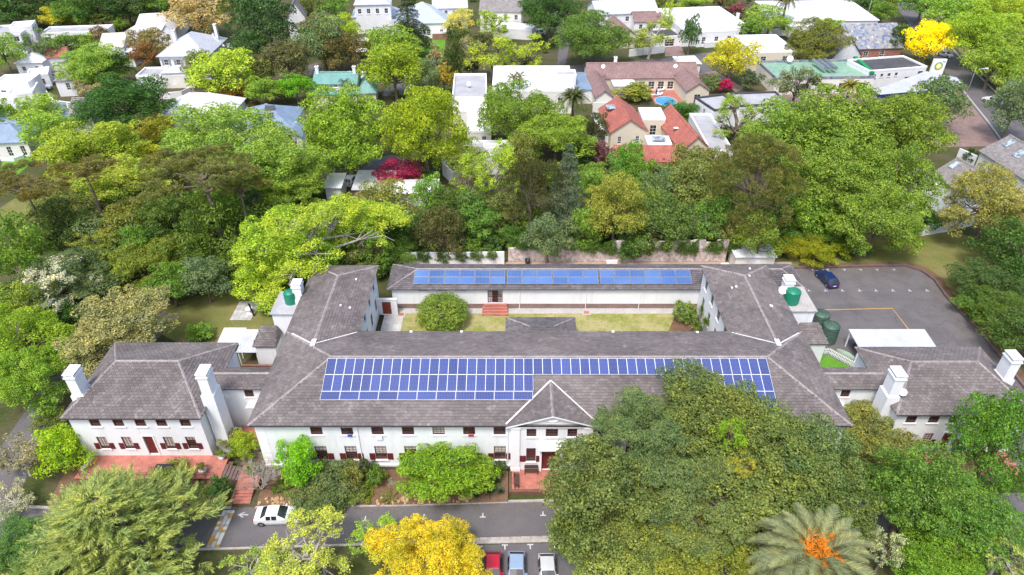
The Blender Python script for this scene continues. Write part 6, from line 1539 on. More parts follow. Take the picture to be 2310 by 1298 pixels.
for x, y, w, h in [(1000, 582, 40, 40), (1040, 578, 36, 34), (955, 582, 40, 36), (1250, 574, 18, 44), (1420, 568, 30, 50), (1405, 558, 30, 40), (1535, 556, 40, 40), (1560, 562, 26, 44), (1180, 556, 40, 24), (1215, 560, 44, 26), (1285, 556, 40, 24), (1330, 558, 50, 34), (1370, 556, 44, 40), (1450, 546, 50, 40), (1490, 544, 40, 30), (1600, 548, 50, 36), (1640, 545, 40, 36), (1075, 576, 40, 30), (1110, 576, 30, 26)]:
    q = at(x, y, 1.6); t = thing('ivy', 'ivy curtain hanging over the yard wall', 'ivy', (q.x, 91.0 if x > 1145 else 90.2, 0), group='ivy on the yard wall')
    me, _ = crown_mesh('broad', 0, x % 5); o = bpy.data.objects.new('crown', me); link(o, t); s_ = w/2/15.8
    o.scale = (s_, 0.5, h/2/12.5); o.location = (0, 0.05, 3.6 - h/2/12.5*0.8 if x > 1145 else 2.4 - h/2/12.5*0.7); o.color = (0.10, 0.19, 0.025, 1)
# courtyard and front garden
T(998, 706, 114, 92, 'ball', (0.13, 0.185, 0.025), 'large clipped round bush on the courtyard lawn', name='round_bush', cat='bush')
front = [(745, 1095, 120, 80, (0.085, 0.12, 0.04), 'grey-green shrub below the second front window'), (705, 1130, 100, 50, (0.10, 0.135, 0.045), 'low shrub spilling over the kerb by the white car'), (800, 1078, 60, 66, (0.13, 0.15, 0.04), 'olive shrub below the third front window'), (830, 1060, 40, 60, (0.07, 0.09, 0.03), 'slim dark shrub against the plinth'), (850, 1080, 44, 54, (0.13, 0.2, 0.03), 'small green shrub above the edging stones'), (815, 1110, 60, 44, (0.15, 0.19, 0.02), 'yellow-green shrub on the kerb'), (745, 1068, 34, 32, (0.27, 0.36, 0.02), 'little lime shrub below the plinth'), (885, 1092, 28, 24, (0.22, 0.26, 0.22), 'small silvery shrub above the stones'), (1128, 1055, 34, 54, (0.09, 0.13, 0.03), 'upright dark shrub by the porch'), (770, 1125, 60, 40, (0.11, 0.16, 0.035), 'green shrub between kerb and path'),
         (612, 1028, 50, 50, (0.16, 0.2, 0.05), 'sparse shrub beside the front corner'), (575, 1060, 44, 36, (0.13, 0.15, 0.05), 'low dry shrub under the frangipani'), (640, 1100, 50, 40, (0.11, 0.16, 0.03), 'shrub beneath the upright vivid tree'), (875, 1120, 40, 26, (0.15, 0.15, 0.05), 'low tuft among the edging stones'),
         (525, 995, 60, 60, (0.20, 0.19, 0.11), 'grey-leaved shrub beside the brick steps'), (552, 1008, 62, 64, (0.21, 0.27, 0.02), 'rounded lime shrub beside the brick steps'), (497, 1108, 50, 66, (0.06, 0.125, 0.025), 'clipped dark green bush at the foot of the terrace'), (385, 1080, 90, 60, (0.11, 0.15, 0.03), 'flowering shrub under the terrace railing'), (450, 1110, 50, 34, (0.12, 0.16, 0.04), 'low shrub on the terrace bed'), (340, 1100, 60, 44, (0.1, 0.14, 0.03), 'shrub below the terrace edge'), (450, 752, 60, 44, (0.12, 0.23, 0.03), 'leafy green shrub on the side lawn'), (600, 695, 40, 36, (0.13, 0.22, 0.03), 'green shrub beside the flagstone pad'), (1120, 1100, 30, 24, (0.1, 0.15, 0.05), 'small shrub among the agaves')]
for x, y, w, h, c, l in front: T(x, y, w, h, 'shrub', c, l)
T(1920, 955, 60, 60, 'broad', (0.15, 0.2, 0.03), 'small green tree beside the right-hand link', clear=0.3); T(2140, 1000, 30, 36, 'shrub', (0.08, 0.14, 0.03), 'potted shrub beside the right-hand house door', name='potted_shrub'); T(2115, 1008, 40, 40, 'shrub', (0.07, 0.1, 0.03), 'dark potted shrub by the right-hand terrace', name='potted_shrub')
T(1440, 212, 60, 44, 'shrub', (0.17, 0.2, 0.03), 'green shrub beside the pool patio'); T(1445, 208, 28, 28, 'ball', (0.33, 0.14, 0.01), 'ball-shaped orange bush by the pool patio', name='round_bush', cat='bush'); T(1400, 212, 60, 44, 'airy', (0.24, 0.25, 0.05), 'pale garden tree by the pool patio', clear=0.2); T(1535, 256, 80, 20, 'shrub', (0.06, 0.15, 0.03), 'clipped hedge below the round pool'); T(1580, 246, 50, 18, 'shrub', (0.2, 0.03, 0.07), 'pink-red flowering shrub right of the round pool'); T(1635, 196, 36, 30, 'shrub', (0.32, 0.015, 0.09), 'hot pink bougainvillea along the brick drive'); T(1606, 190, 40, 40, 'shrub', (0.14, 0.17, 0.06), 'grey-green shrub beside the brick drive')
T(905, 402, 100, 30, 'shrub', (0.25, 0.02, 0.07), 'crimson bougainvillea spread over the outbuilding wall'); T(950, 400, 60, 36, 'shrub', (0.10, 0.16, 0.03), 'green creeper beside the crimson bougainvillea'); T(870, 410, 40, 24, 'shrub', bronze, 'brown shrub beside the ridged carport roof')

# garden trees filling the plots between the houses
rg = random.Random(77)
boxes = []
for o in list(C.objects):
    if o.type == 'MESH' and o.parent is not None and o.name.split('.')[0] in ('wall', 'roof', 'forecourt'):
        ws = [wloc(o) + Vector(v.co) for v in o.data.vertices]
        boxes.append((min(v.x for v in ws), max(v.x for v in ws), min(v.y for v in ws), max(v.y for v in ws)))
streets = []
for o in C.objects:
    if o.name.split('.')[0] in ('street', 'forecourt', 'driveway', 'brick_drive', 'patio', 'front_lawn', 'meadow', 'pavement', 'service_yard', 'car_park', 'grass_bank', 'side_lawn', 'terrace_paving'):
        streets.append([(v.co.x, v.co.y) for v in o.data.vertices])
def in_poly(x, y, poly):
    c = False
    for i in range(len(poly)):
        (x1, y1), (x2, y2) = poly[i], poly[i-1]
        if (y1 > y) != (y2 > y) and x < (x2-x1)*(y-y1)/(y2-y1) + x1: c = not c
    return c
pts = []
cols = [(mid_, 'mid green'), (spring, 'spring green'), (deep, 'dark green'), (olive, 'olive green'), (bronze, 'bronze'), (greyg, 'grey-green'), (lime, 'lime green')]
n = 0
for _ in range(9000):
    if n >= 260: break
    y = rg.uniform(93, 285); x = rg.uniform(-0.75, 0.75)*(y + 24)
    r = rg.uniform(0.9, 2.3) if rg.random() < 0.75 else rg.uniform(2.3, 3.4)
    m_ = r*0.6
    if any(a-m_ < x < b+m_ and c-m_-1.2 < y < d+m_ for a, b, c, d in boxes): continue
    if any(a-1 < x < b+1 and c-7 < y < c for a, b, c, d in boxes) and r > 1.3: continue
    if any(in_poly(x+dx, y+dy, p) for p in streets for dx, dy in ((0, 0), (r*0.7, 0), (-r*0.7, 0), (0, r*0.7), (0, -r*0.7))): continue
    if any((x-a)**2 + (y-b)**2 < ((r+c)*0.75)**2 for a, b, c in pts): continue
    pts.append((x, y, r)); n += 1
    col_, nm = rg.choice(cols)
    small = r < 1.7
    t = thing('shrub' if small else 'tree', '%s garden %s among the houses' % (nm, 'shrub' if small else 'tree'), 'shrub' if small else 'tree', (x, y, 0), 0, 'garden greenery among the houses')
    me, _ = crown_mesh('broad', 0, n % 5)
    o = bpy.data.objects.new('crown', me); link(o, t); b_ = r*rg.uniform(0.7, 1.1); z_ = b_*0.92 + (0 if small else 0.7)
    o.location = (0, 0, z_); o.scale = (r, r, b_); o.rotation_euler = (0, 0, rg.uniform(0, 6)); k = rg.uniform(0.8, 1.2); o.color = (col_[0]*k, col_[1]*k, col_[2]*k, 1)
    if not small:
        mb = MB(); mb.tube([(0, 0, -0.1), (0, 0, z_)], [0.16, 0.08], 6); mb.build('trunk', 'bark', t, local=True)

# palms
def frond_mesh(seed, L=1.0, droop=0.5, nl=52):
    g = random.Random(seed); mb = MB()
    spine = []
    for k in range(9):
        t = k/8; spine.append(Vector((t*0.97*L, 0, L*(0.30*math.sin(t*2.0) - droop*t*t))))
    mb.tube(spine, [0.018*L*(1-0.85*k/8) for k in range(9)], 4)
    def sp(t):
        f = t*8; i = min(7, int(f)); return spine[i].lerp(spine[i+1], f-i)
    for k in range(nl):
        t = 0.1 + 0.89*(k/nl)
        p = sp(t); d = (sp(min(1, t+0.05))-sp(t-0.05)).normalized()
        ll = L*0.19*math.sin(math.pi*(0.12+0.86*t)**0.8)+0.03*L
        for sy in (-1, 1):
            a = (d*0.75 + Vector((0, sy*0.75, 0.22 + g.uniform(-0.12, 0.12)))).normalized()
            wv = d*0.0075*L
            mb.face([p-wv, p+wv, p+a*ll*0.55+wv*0.9, p+a*ll - Vector((0, 0, ll*0.12)), p+a*ll*0.55-wv*0.9])
    me = bpy.data.meshes.new('frond'); me.from_pydata(mb.v, [], mb.f); me.update(); me.materials.append(M['leaf_dry']); return me
FR = [frond_mesh(1, 1, 0.25), frond_mesh(2, 1, 0.5), frond_mesh(3, 1, 0.85)]
def palm(label, loc, ztop, L, nf, colr, fruit=False, tr=0.3):
    t = thing('palm_tree', label, 'palm', (loc[0], loc[1], 0))
    mb = MB(); n = 14
    mb.tube([(0, 0, ztop*k/n - 0.1) for k in range(n+1)], [tr*(1.25 if k % 2 else 1.0)*(1.3 if k == 0 else 1) for k in range(n+1)], 9); mb.build('trunk', 'bark', t, local=True)
    g = random.Random(int(loc[0]*10))
    for k in range(nf):
        f = (k+0.5)/nf
        az = k*2.39996 + g.uniform(-0.15, 0.15); el = R(50 - 78*f**0.9)
        o = bpy.data.objects.new('frond', FR[0 if f < 0.35 else 1 if f < 0.75 else 2]); link(o, t)
        o.location = (0.12*math.cos(az), 0.12*math.sin(az), ztop + 0.1*(1-f))
        o.rotation_euler = (0, -el*0.8, az); s = L*g.uniform(0.88, 1.06)*(0.72 + 0.28*min(1, f*2.2)); o.scale = (s, s, s)
        k2 = g.uniform(0.85, 1.15); o.color = (colr[0]*k2, colr[1]*k2, colr[2]*k2, 1)
    if fruit:
        for k in range(24):
            az = k*2.4 + 0.5; mb = MB(); r0 = Vector((math.cos(az), math.sin(az), 0))
            reach = L*(0.05 + 0.27*(k/24)**0.7)*g.uniform(0.85, 1.15)
            hub = r0*reach*0.85 + Vector((0, 0, 1.25 + reach*0.25))
            mb.tube([(0, 0, 0.4), hub*0.6 + Vector((0, 0, 0.35)), hub], [0.03, 0.025, 0.02], 4, caps=False)
            for j in range(46):
                d = (r0*0.7 + Vector((g.uniform(-1, 1), g.uniform(-1, 1), g.uniform(-0.3, 0.7)))).normalized(); e = hub + d*g.uniform(0.4, 0.85); m_ = hub.lerp(e, 0.55) + Vector((0, 0, 0.06))
                mb.tube([hub, m_, e], [0.016, 0.036, 0.03], 3, caps=False)
            mb.build('fruit_bunch', 'fruit_orange', t, local=True).location = (0, 0, ztop)
    return t
q = at(1836, 1262, 8.6); palm('huge date palm with grey-green fronds and orange fruit stalks', q, 8.6, 5.6, 74, (0.27, 0.29, 0.14), True, 0.45)
q = at(1294, 222, 8.5); palm('date palm beside the red clay gables', q, 8.5, 3.9, 46, (0.13, 0.155, 0.05), False, 0.3)
q = at(1775, 2, 10); palm('tall date palm before the long white shed roof', q, 10, 4.2, 44, (0.15, 0.155, 0.055), False, 0.3)
q = at(1158, 178, 7.5); palm('slim palm before the flat white roof', q, 7.5, 2.6, 14, (0.26, 0.24, 0.08), False, 0.14); q = at(1172, 176, 7.8); palm('second slim palm before the flat white roof, the taller', q, 7.8, 2.6, 14, (0.26, 0.24, 0.08), False, 0.14)
q = at(1918, 196, 6.5); palm('yellowing fan palm between the forecourt trees', q, 6.5, 3.0, 40, (0.30, 0.28, 0.05), False, 0.25); q = at(778, 186, 5); palm('small palm before the sea-green roof', q, 5.0, 1.9, 30, (0.15, 0.2, 0.06), False, 0.18)
q = at(95, 668, 3.2); palm('dark low palm under the white blossom', q, 3.2, 4.4, 34, (0.045, 0.075, 0.03), False, 0.35)
# yuccas, agaves, bare frangipani
def rosette(name, label, loc, n, L, wd, colr, stem=0.0, group=None, cat='plant', lo=15):
    t = thing(name, label, cat, loc, 0, group); mb = MB(); g = random.Random(int(loc[0]*100))
    for k in range(n):
        az = k*2.4; el = R(lo + (85-lo)*(k/n)); l = L*g.uniform(0.8, 1.1)
        d = Vector((math.cos(az)*math.cos(el), math.sin(az)*math.cos(el), math.sin(el))); s = Vector((-math.sin(az), math.cos(az), 0))*wd; z = Vector((0, 0, stem))
        mb.face([z, z+d*l*0.5+s, z+d*l-Vector((0, 0, l*0.08)), z+d*l*0.5-s])
    o = mb.build('leaf_rosette', 'leaf', t, local=True); o.color = colr + (1,)
    if stem: mb = MB(); mb.tube([(0, 0, -0.1), (0, 0, stem)], [0.09, 0.07], 6); mb.build('stem', 'bark_pale', t, local=True)
    return t
for k, (x, y, z, l) in enumerate([(1532, 688, 2.0, 'yucca'), (1570, 735, 1.5, 'yucca'), (1590, 728, 2.2, 'yucca'), (1584, 700, 1.8, 'yucca'), (1556, 715, 1.2, 'yucca')]):
    q = at(x, y, z+0.6); rosette('yucca', 'spiky green yucca in the courtyard corner bed', (q.x, q.y, 0.57), 60, 1.0, 0.06, (0.15, 0.24, 0.045), z, 'yuccas in the courtyard corner', lo=-25)
T(1545, 715, 50, 50, 'shrub', (0.13, 0.18, 0.04), 'leafy shrub among the courtyard yuccas').location.z = 0.5
for k, (x, y, L_) in enumerate([(1104, 1108, 1.15), (1122, 1086, 0.8), (1130, 1108, 0.7), (1075, 1118, 0.55), (1112, 1080, 0.7)]):
    q = at(x, y, 0.7); rosette('agave', 'blue-green agave beside the porch terrace', (q.x, q.y, 0.5), 46, L_, 0.07*L_, (0.12, 0.17, 0.12), 0, 'agaves beside the porch')
def bare(label, loc, H, spread, seed, m='twig', name='bare_shrub'):
    t = thing(name, label, 'shrub', loc); g = random.Random(seed); mb = MB()
    def grow(p, d, l, r, k):
        e = p + d*l
        mb.tube([p, (p+e)/2 + Vector((g.uniform(-1, 1), g.uniform(-1, 1), 0))*l*0.06, e], [r*1.25, r*1.05, r*0.85], 4 if k > 2 else 3, caps=False)
        if k == 0: return
        for _ in range(3 if k > 1 else 2):
            nd_ = (d + Vector((g.uniform(-1, 1), g.uniform(-1, 1), g.uniform(-0.35, 0.55)))*spread).normalized()
            grow(e, nd_, l*g.uniform(0.62, 0.85), r*0.66, k-1)
    for _ in range(8): grow(Vector((0, 0, 0)), Vector((g.uniform(-0.8, 0.8), g.uniform(-0.8, 0.8), 1)).normalized(), H*0.36, 0.075, 4)
    mb.build('branches', m, t, local=True); return t
q = at(590, 1105, 0.4); bare('leafless grey frangipani bush beside the brick steps', (q.x, q.y, 0.4), 3.2, 0.75, 5)
q = at(330, 470, 0); 

# ------------------------------------------------------------ cars
def car(label, loc, rz, L=4.2, W_=1.72, H=1.45, m='paint_white', sedan=False, group=None, plate=True):
    t = thing('car', label, 'car', loc, rz, group)
    h = L/2; w = W_/2
    if sedan: st = [(h, .45, .50), (h-.08, .62, .70), (h-.5, .78, .84), (h-1.25, .90, .97), (h-2.0, .93, H-.04), (h-2.08, .93, H-.01), (-.35, .95, H), (-.43, .95, H), (-h+1.35, .96, H-.05), (-h+1.28, .96, H-.07), (-h+.72, .98, 1.04), (-h+.12, .92, .98), (-h, .6, .7)]; ws, rs, cab = (3, 4), (9, 10), (4, 9)
    else: st = [(h, .45, .50), (h-.08, .62, .70), (h-.45, .78, .86), (h-1.0, .90, .98), (h-1.72, .93, H-.04), (h-1.8, .93, H-.01), (-.2, .95, H), (-.28, .95, H), (-h+.75, .97, H-.04), (-h+.68, .97, H-.06), (-h+.2, .98, 1.02), (-h+.06, .9, .95), (-h, .45, .55)]; ws, rs, cab = (3, 4), (9, 10), (4, 9)
    rings = []
    for i, (x, bz, tz) in enumerate(st):
        cabin = cab[0] <= i <= cab[1]
        nose = 0.86 if i in (0, len(st)-1) else 0.96 if i in (1, len(st)-2) else 1.0
        wt = w*nose*(0.76 if cabin else 0.93)
        f = 0.86
        half = [(w*nose*.93, .2), (w*nose, .5 if bz > .55 else bz*.8), (w*nose*.985, bz), (w*nose*.985*(1-f)+wt*f, bz*(1-f)+tz*f), (wt*.93, tz), (0, tz+.018)]
        rings.append([Vector((x, -a, z)) for a, z in half] + [Vector((x, a, z)) for a, z in half[-2::-1]])
    body, wind, rear = MB(), MB(), MB()
    sides = []
    n = len(rings[0])
    for i in range(len(st)-1):
        for j in range(n-1):
            q = [rings[i][j], rings[i][j+1], rings[i+1][j+1], rings[i+1][j]]
            top = j in (4, 5); side = j in (2, 7)
            if i == ws[0] and top: wind.face(q)
            elif i == rs[0] and top: rear.face(q)
            elif side and cab[0] < i < cab[1]-1+1 and i not in (6,) and i != 4 and i != 8: mb = MB(); mb.face(q); sides.append(mb)
            elif side and i in (ws[0],) : mb = MB(); mb.face([q[1]*0.35+q[0]*0.65, q[1]*0.4+q[2]*0.6, q[2]*0.97+q[3]*0.03, q[3]]) ; body.face(q)
            else: body.face(q, 0, top and (cab[0] < i < cab[1]))
    body.face(rings[0][::-1]); body.face(rings[-1])
    body.face([Vector((h-.2, -w*.9, .2)), Vector((-h+.2, -w*.9, .2)), Vector((-h+.2, w*.9, .2)), Vector((h-.2, w*.9, .2))])
    body.build('body', m, t, local=True); wind.build('windscreen', 'car_glass', t, local=True); rear.build('rear_window', 'car_glass', t, local=True)
    for s_ in sides: s_.build('side_window', 'car_glass', t, local=True)
    for sx in (h-.82, -h+.78):
        for sy in (-1, 1):
            mb = MB(); r = .31; y0 = sy*(w-.17); y1 = sy*(w+.012)
            rows = [[Vector((sx+rr_*math.cos(a), yy, r+rr_*math.sin(a))) for a in np.linspace(0, 2*math.pi, 17)[:-1]] for rr_, yy in ((r, y0), (r, y1), (r*.66, y1))]
            mb.grid(rows, 0, True, close=True, flip=sy > 0); wh_ = mb.build('wheel', 'tyre', t, local=True)
            mb = MB(); mb.face([Vector((sx+r*.66*math.cos(a), y1-sy*.01, r+r*.66*math.sin(a))) for a in np.linspace(0, 2*math.pi, 15)[:-1]]); mb.build('rim', 'rim', wh_, local=True)
            rows = [[Vector((sx+rr_*math.cos(a), sy*(w+.006), r+rr_*math.sin(a))) for a in np.linspace(0, math.pi, 10)] for rr_ in (r*1.0, r*1.22)]
            mb = MB(); mb.grid(rows, 0, False, flip=sy < 0); mb.build('wheel_arch', 'black', t, local=True)
    for sy in (-1, 1):
        mb = MB(); mb.box(h-.2, h-.03, sy*w*.62-.17, sy*w*.62+.17, .56, .70); mb.build('headlight', 'lamp_clear', t, local=True)
        mb = MB(); mb.box(-h-.012, -h+.12, sy*w*.72-.15, sy*w*.72+.15, .62, .88); mb.build('tail_light', 'lamp_red', t, local=True)
        mb = MB(); mb.box(h-1.55, h-1.4, sy*(w+.02)-.06, sy*(w+.02)+.1*sy+.06, .92, 1.06); mb.build('mirror', m, t, local=True)
    if plate:
        mb = MB(); mb.box(-h-.02, -h+.02, -.25, .25, .5, .62); mb.build('number_plate', 'trim_white', t, local=True)
    mb = MB(); mb.box(h-.06, h+.012, -w*.5, w*.5, .3, .46); mb.build('grille', 'black', t, local=True)
    return t
q = at(626, 1163, 0.6); car('white sedan parked on the driveway before the front garden', (q.x, q.y, 0.02), R(2), 4.5, 1.74, 1.44, 'paint_white', True)
q = at(1112, 1277, 0.9); car('red hatchback beside the golden-yellow tree', (q.x, q.y-.4, 0.015), R(-90), 3.9, 1.66, 1.46, 'paint_red')
q = at(1165, 1277, 0.9); car('pale blue hatchback parked in the bays', (q.x, q.y-.4, 0.015), R(-91), 4.0, 1.68, 1.46, 'paint_iceblue')
q = at(1235, 1281, 0.9); car('silver hatchback parked under the massive tree', (q.x, q.y-.4, 0.015), R(-89), 3.9, 1.66, 1.46, 'paint_silver')
q = at(1866, 627, 0.7); car('dark blue hatchback in the open car park', (q.x, q.y, 0.02), R(101), 4.2, 1.76, 1.48, 'paint_navy')
q = at(1214, 73, 0.8); car('silver car parked under a tree at the lane head', (q.x, q.y, 0.03), R(178), 4.6, 1.8, 1.7, 'paint_silver')
q = at(118, 175, 0.7); car('white car on the brick drive nearest the cottage', (q.x, q.y, 0.03), R(15), 4.3, 1.75, 1.45, 'paint_white', True)
q = at(92, 197, 0.7); car('white car on the brick drive below the garage', (q.x, q.y, 0.03), R(20), 4.3, 1.75, 1.45, 'paint_white', True)
q = at(2132, 122, 0.7); car('silver car driving on the avenue beside the yellow tree', (q.x, q.y, 0.03), R(-62), 4.3, 1.75, 1.45, 'paint_silver')
q = at(2240, 226, 0.7); car('white car driving on the avenue by the willow', (q.x, q.y, 0.03), R(118), 4.5, 1.8, 1.6, 'paint_white')
car('dark car sheltered under the metal carport', (46.6, 69.2, 0.03), R(95), 4.2, 1.75, 1.45, 'paint_grey')
q = at(790, 415, 0.8); car('white car half hidden beside the ridged carport roof', (q.x-0.3, q.y+2.0, 0.03), R(80), 4.2, 1.72, 1.45, 'paint_white')

# ------------------------------------------------------------ terraces, steps, garden furniture
def terrace(name, label, x0, x1, y0, y1, z, face='plinth_brick', top='red_tile'):
    t = thing(name, label, 'terrace', ((x0+x1)/2, (y0+y1)/2, 0))
    mb = MB(); mb.box(x0, x1, y0, y1, 0, z-0.06, skip='d'); mb.build('retaining_wall', face, t)
    mb = MB(); mb.box(x0-0.04, x1+0.04, y0-0.05, y1, z-0.057, z); mb.build('tile_paving', top, t)
    return t
tl = terrace('terrace', 'raised red tiled terrace before the house with open shutters', -46.4, -31.0, 48.0, 51.09, 1.0)
tp = terrace('porch_terrace', 'red tiled porch terrace below the pediment', 0.05, 8.2, 46.7, 49.19, 0.9, 'red_brick')
tr_ = terrace('terrace', 'red tiled terrace before the right-hand house', 43.0, 54.5, 48.4, 51.59, 1.0)
ft = thing('brick_steps', 'brick steps descending from the terrace and on down to the driveway', 'steps', (-29.5, 48, 0))
for k in range(5):
    mb = MB(); mb.box(-30.95+0.34*k, -30.62+0.34*k, 48.15, 49.9, 0, 0.93-0.11*k); mb.build('step', 'plinth_brick', ft)
for k in range(5):
    mb = MB(); mb.box(-29.2, -27.2, 46.9-0.36*k, 47.25-0.36*k, 0, 0.5-0.095*k); mb.build('step', 'red_tile', ft)
mb = MB(); mb.box(-29.24, -26.9, 47.26, 50.2, 0, 0.5); mb.build('landing', 'red_tile', ft)
mb = MB(); mb.box(-31.0, -30.9+0.0, 47.9, 48.14, 0, 1.05); mb.box(-29.25, -29.0, 45.2, 46.9, 0, 0.42); mb.build('cheek_wall', 'red_brick', ft)
for k in range(7):
    mb = MB(); mb.box(-29.6, -27.2, 50.21+0.42*k, 50.62+0.42*k, 0, 0.55+0.09*k); mb.build('step', 'plinth_brick', ft)
mb = MB(); mb.box(-31.0, -26.6, 53.2, 55.4, 0, 1.0); mb.build('landing', 'red_tile', ft)
rl = thing('railing', 'low black iron railing along the terrace front', 'railing', (-38, 48.1, 1.0))
for k in range(15):
    mb = MB(); x = -45.8 + k*1.02; mb.tube([(x, 48.15, 1.0), (x, 48.15, 1.75)], 0.025, 5); mb.build('post', 'iron', rl)
for z in (1.4, 1.74):
    mb = MB(); mb.tube([(-45.8, 48.15, z), (-31.5, 48.15, z)], 0.02, 5); mb.build('rail', 'iron', rl)
def bench(label, loc, rz, L=1.6, m='iron', group=None):
    t = thing('bench', label, 'bench', loc, rz, group)
    for k in range(4): mb = MB(); mb.box(-L/2, L/2, -0.22+k*0.11, -0.13+k*0.11, 0.42, 0.45); mb.build('seat_slat', m, t, local=True)
    for k in range(4): mb = MB(); mb.box(-L/2, L/2, 0.24+0.02*k, 0.27+0.02*k, 0.5+k*0.11, 0.59+k*0.11); mb.build('back_slat', m, t, local=True)
    for sx in (-1, 1): mb = MB(); x = sx*(L/2-0.06); mb.box(x-0.04, x+0.04, -0.22, -0.14, 0, 0.62); mb.box(x-0.04, x+0.04, 0.16, 0.24, 0, 0.62); mb.box(x-0.04, x+0.04, -0.22, 0.24, 0.62, 0.66); mb.build('arm_frame', m, t, local=True)
    return t
mat('bench_wood', (0.075, 0.045, 0.035), 0.7, 0.3, var=0.2)
bench('dark wooden bench against the porch wall under the window', (2.05, 48.75, 0.9), 0, 1.45, 'bench_wood'); bench('dark wooden bench along the side edge of the porch terrace', (0.5, 47.5, 0.9), R(90), 1.6, 'bench_wood')
tb = thing('garden_table', 'black garden table and seats on the red terrace', 'table', (-37.0, 48.9, 1.0))
mb = MB(); mb.box(-38.0, -36.2, 48.5, 49.3, 1.68, 1.75); mb.build('tabletop', 'black', tb)
for x, y in ((-37.9, 48.55), (-36.3, 48.55), (-37.9, 49.2), (-36.3, 49.2)): mb = MB(); mb.box(x-0.04, x+0.04, y-0.03, y+0.05, 1.0, 1.68); mb.build('leg', 'black', tb)
def pot(label, loc, r, h, m, colr, pr):
    t = thing('potted_plant', label, 'potted plant', loc)
    mb = MB(); mb.lathe((0, 0, 0), [(r*0.6, 0), (r*0.95, h*0.7), (r, h), (r*0.86, h), (r*0.8, h*0.8), (0.01, h*0.8)], 14); mb.build('pot', m, t, local=True)
    me, _ = crown_mesh('broad', 0, 2); o = bpy.data.objects.new('foliage', me); link(o, t); o.location = (0, 0, h+pr*0.7); o.scale = (pr, pr, pr); o.color = colr + (1,)
pot('white urn with a clipped lime ball at the terrace end', (-31.6, 50.6, 1.0), 0.36, 0.5, 'trim_white', (0.2, 0.28, 0.03), 0.5); pot('pale round pot with a small tree on the terrace', (-33.0, 48.8, 1.0), 0.42, 0.45, 'offwhite', (0.22, 0.22, 0.06), 0.55)
pot('terracotta pot with a shrub below the red clay roof', (at(1467, 400).x, at(1467, 400).y, 0), 0.6, 0.8, 'pot_terracotta', (0.14, 0.17, 0.05), 0.9)
o = band('garden_wall', [at(208, 1012, 1.2), at(200, 1030, 1.4), at(190, 1050, 1.4), at(184, 1060, 1.2)], 0.35, 0, 1.3, 'render_white'); tag(o, 'short swooping white wall at the end of the terrace', 'wall')

# ------------------------------------------------------------ water tanks, carport, fences, yard things
def tank(label, loc, r, h, m='tank_green'):
    t = thing('water_tank', label, 'water tank', loc)
    prof = [(r*0.98, 0)]
    for k in range(6): prof += [(r, h*(k+0.15)/6), (r, h*(k+0.75)/6), (r*0.965, h*(k+0.88)/6)]
    prof += [(r, h), (r*0.93, h+0.12), (r*0.5, h+0.32), (r*0.3, h+0.34), (0.01, h+0.34)]
    mb = MB(); mb.lathe((0, 0, 0), prof, 28); mb.build('body', m, t, local=True)
    mb = MB(); mb.lathe((-r*0.35, -r*0.1, h+0.2), [(r*0.24, 0), (r*0.24, 0.16), (0.01, 0.18)], 12); mb.build('lid', m, t, local=True)
    for k in range(8):
        a = k*math.pi/4; mb = MB(); d = Vector((math.cos(a), math.sin(a), 0)); s_ = Vector((-d.y, d.x, 0))*0.05
        mb.face([d*r*0.92+s_+Vector((0, 0, h+.15)), d*r*0.92-s_+Vector((0, 0, h+.15)), d*r*0.5-s_+Vector((0, 0, h+.35)), d*r*0.5+s_+Vector((0, 0, h+.35))][::-1]); mb.build('rib', m, t, local=True)
q = at(655, 688, 6.66); tank('bright green ribbed water tank on the left annexe roof', (q.x, q.y+0.6, 6.66), 0.8, 1.5)
q = at(1787, 688, 6.66); tank('bright green ribbed water tank beside the chimney with a dish', (q.x, q.y+0.6, 6.66), 0.95, 1.7)
tank('dull green water tank standing in the yard behind the picket fence', (42.5, 71.9, 0), 1.1, 2.6, 'tank_dull'); tank('dull green water tank against the small slate-roofed store', (42.1, 74.4, 0), 1.1, 2.6, 'tank_dull')
cpn = thing('carport', 'long carport roofed with pale corrugated sheets beside the car park', 'carport', (49.3, 69.2, 0))
for k in range(5):
    x = 44.3 + k*2.0; mb = MB(); mb.face([(x, 67.4, 2.5), (x+1.99, 67.4, 2.5), (x+1.99, 70.95, 2.75), (x, 70.95, 2.75)]); mb.face([(x+1.99, 67.4, 2.47), (x, 67.4, 2.47), (x, 70.95, 2.72), (x+1.99, 70.95, 2.72)]); mb.build('roof_sheet', 'zinc', cpn)
for x in (44.5, 47.7, 50.9, 54.1):
    for y in (67.6, 70.7): mb = MB(); mb.box(x-0.07, x+0.07, y-0.07, y+0.07, 0, 2.46 + (y-67.6)*0.07); mb.build('post', 'trim_white', cpn)
for y in (67.5, 70.75): mb = MB(); mb.box(44.3, 54.3, y, y+0.1, 2.3+(y-67.5)*0.07, 2.45+(y-67.5)*0.07); mb.build('beam', 'trim_white', cpn)
pf = thing('picket_fence', 'white picket fence around the small lawn by the right-hand house', 'fence', (38, 63, 0))
path = [at(1833, 793, 0.6), at(1871, 792, 0.6), at(1930, 824, 0.6)]
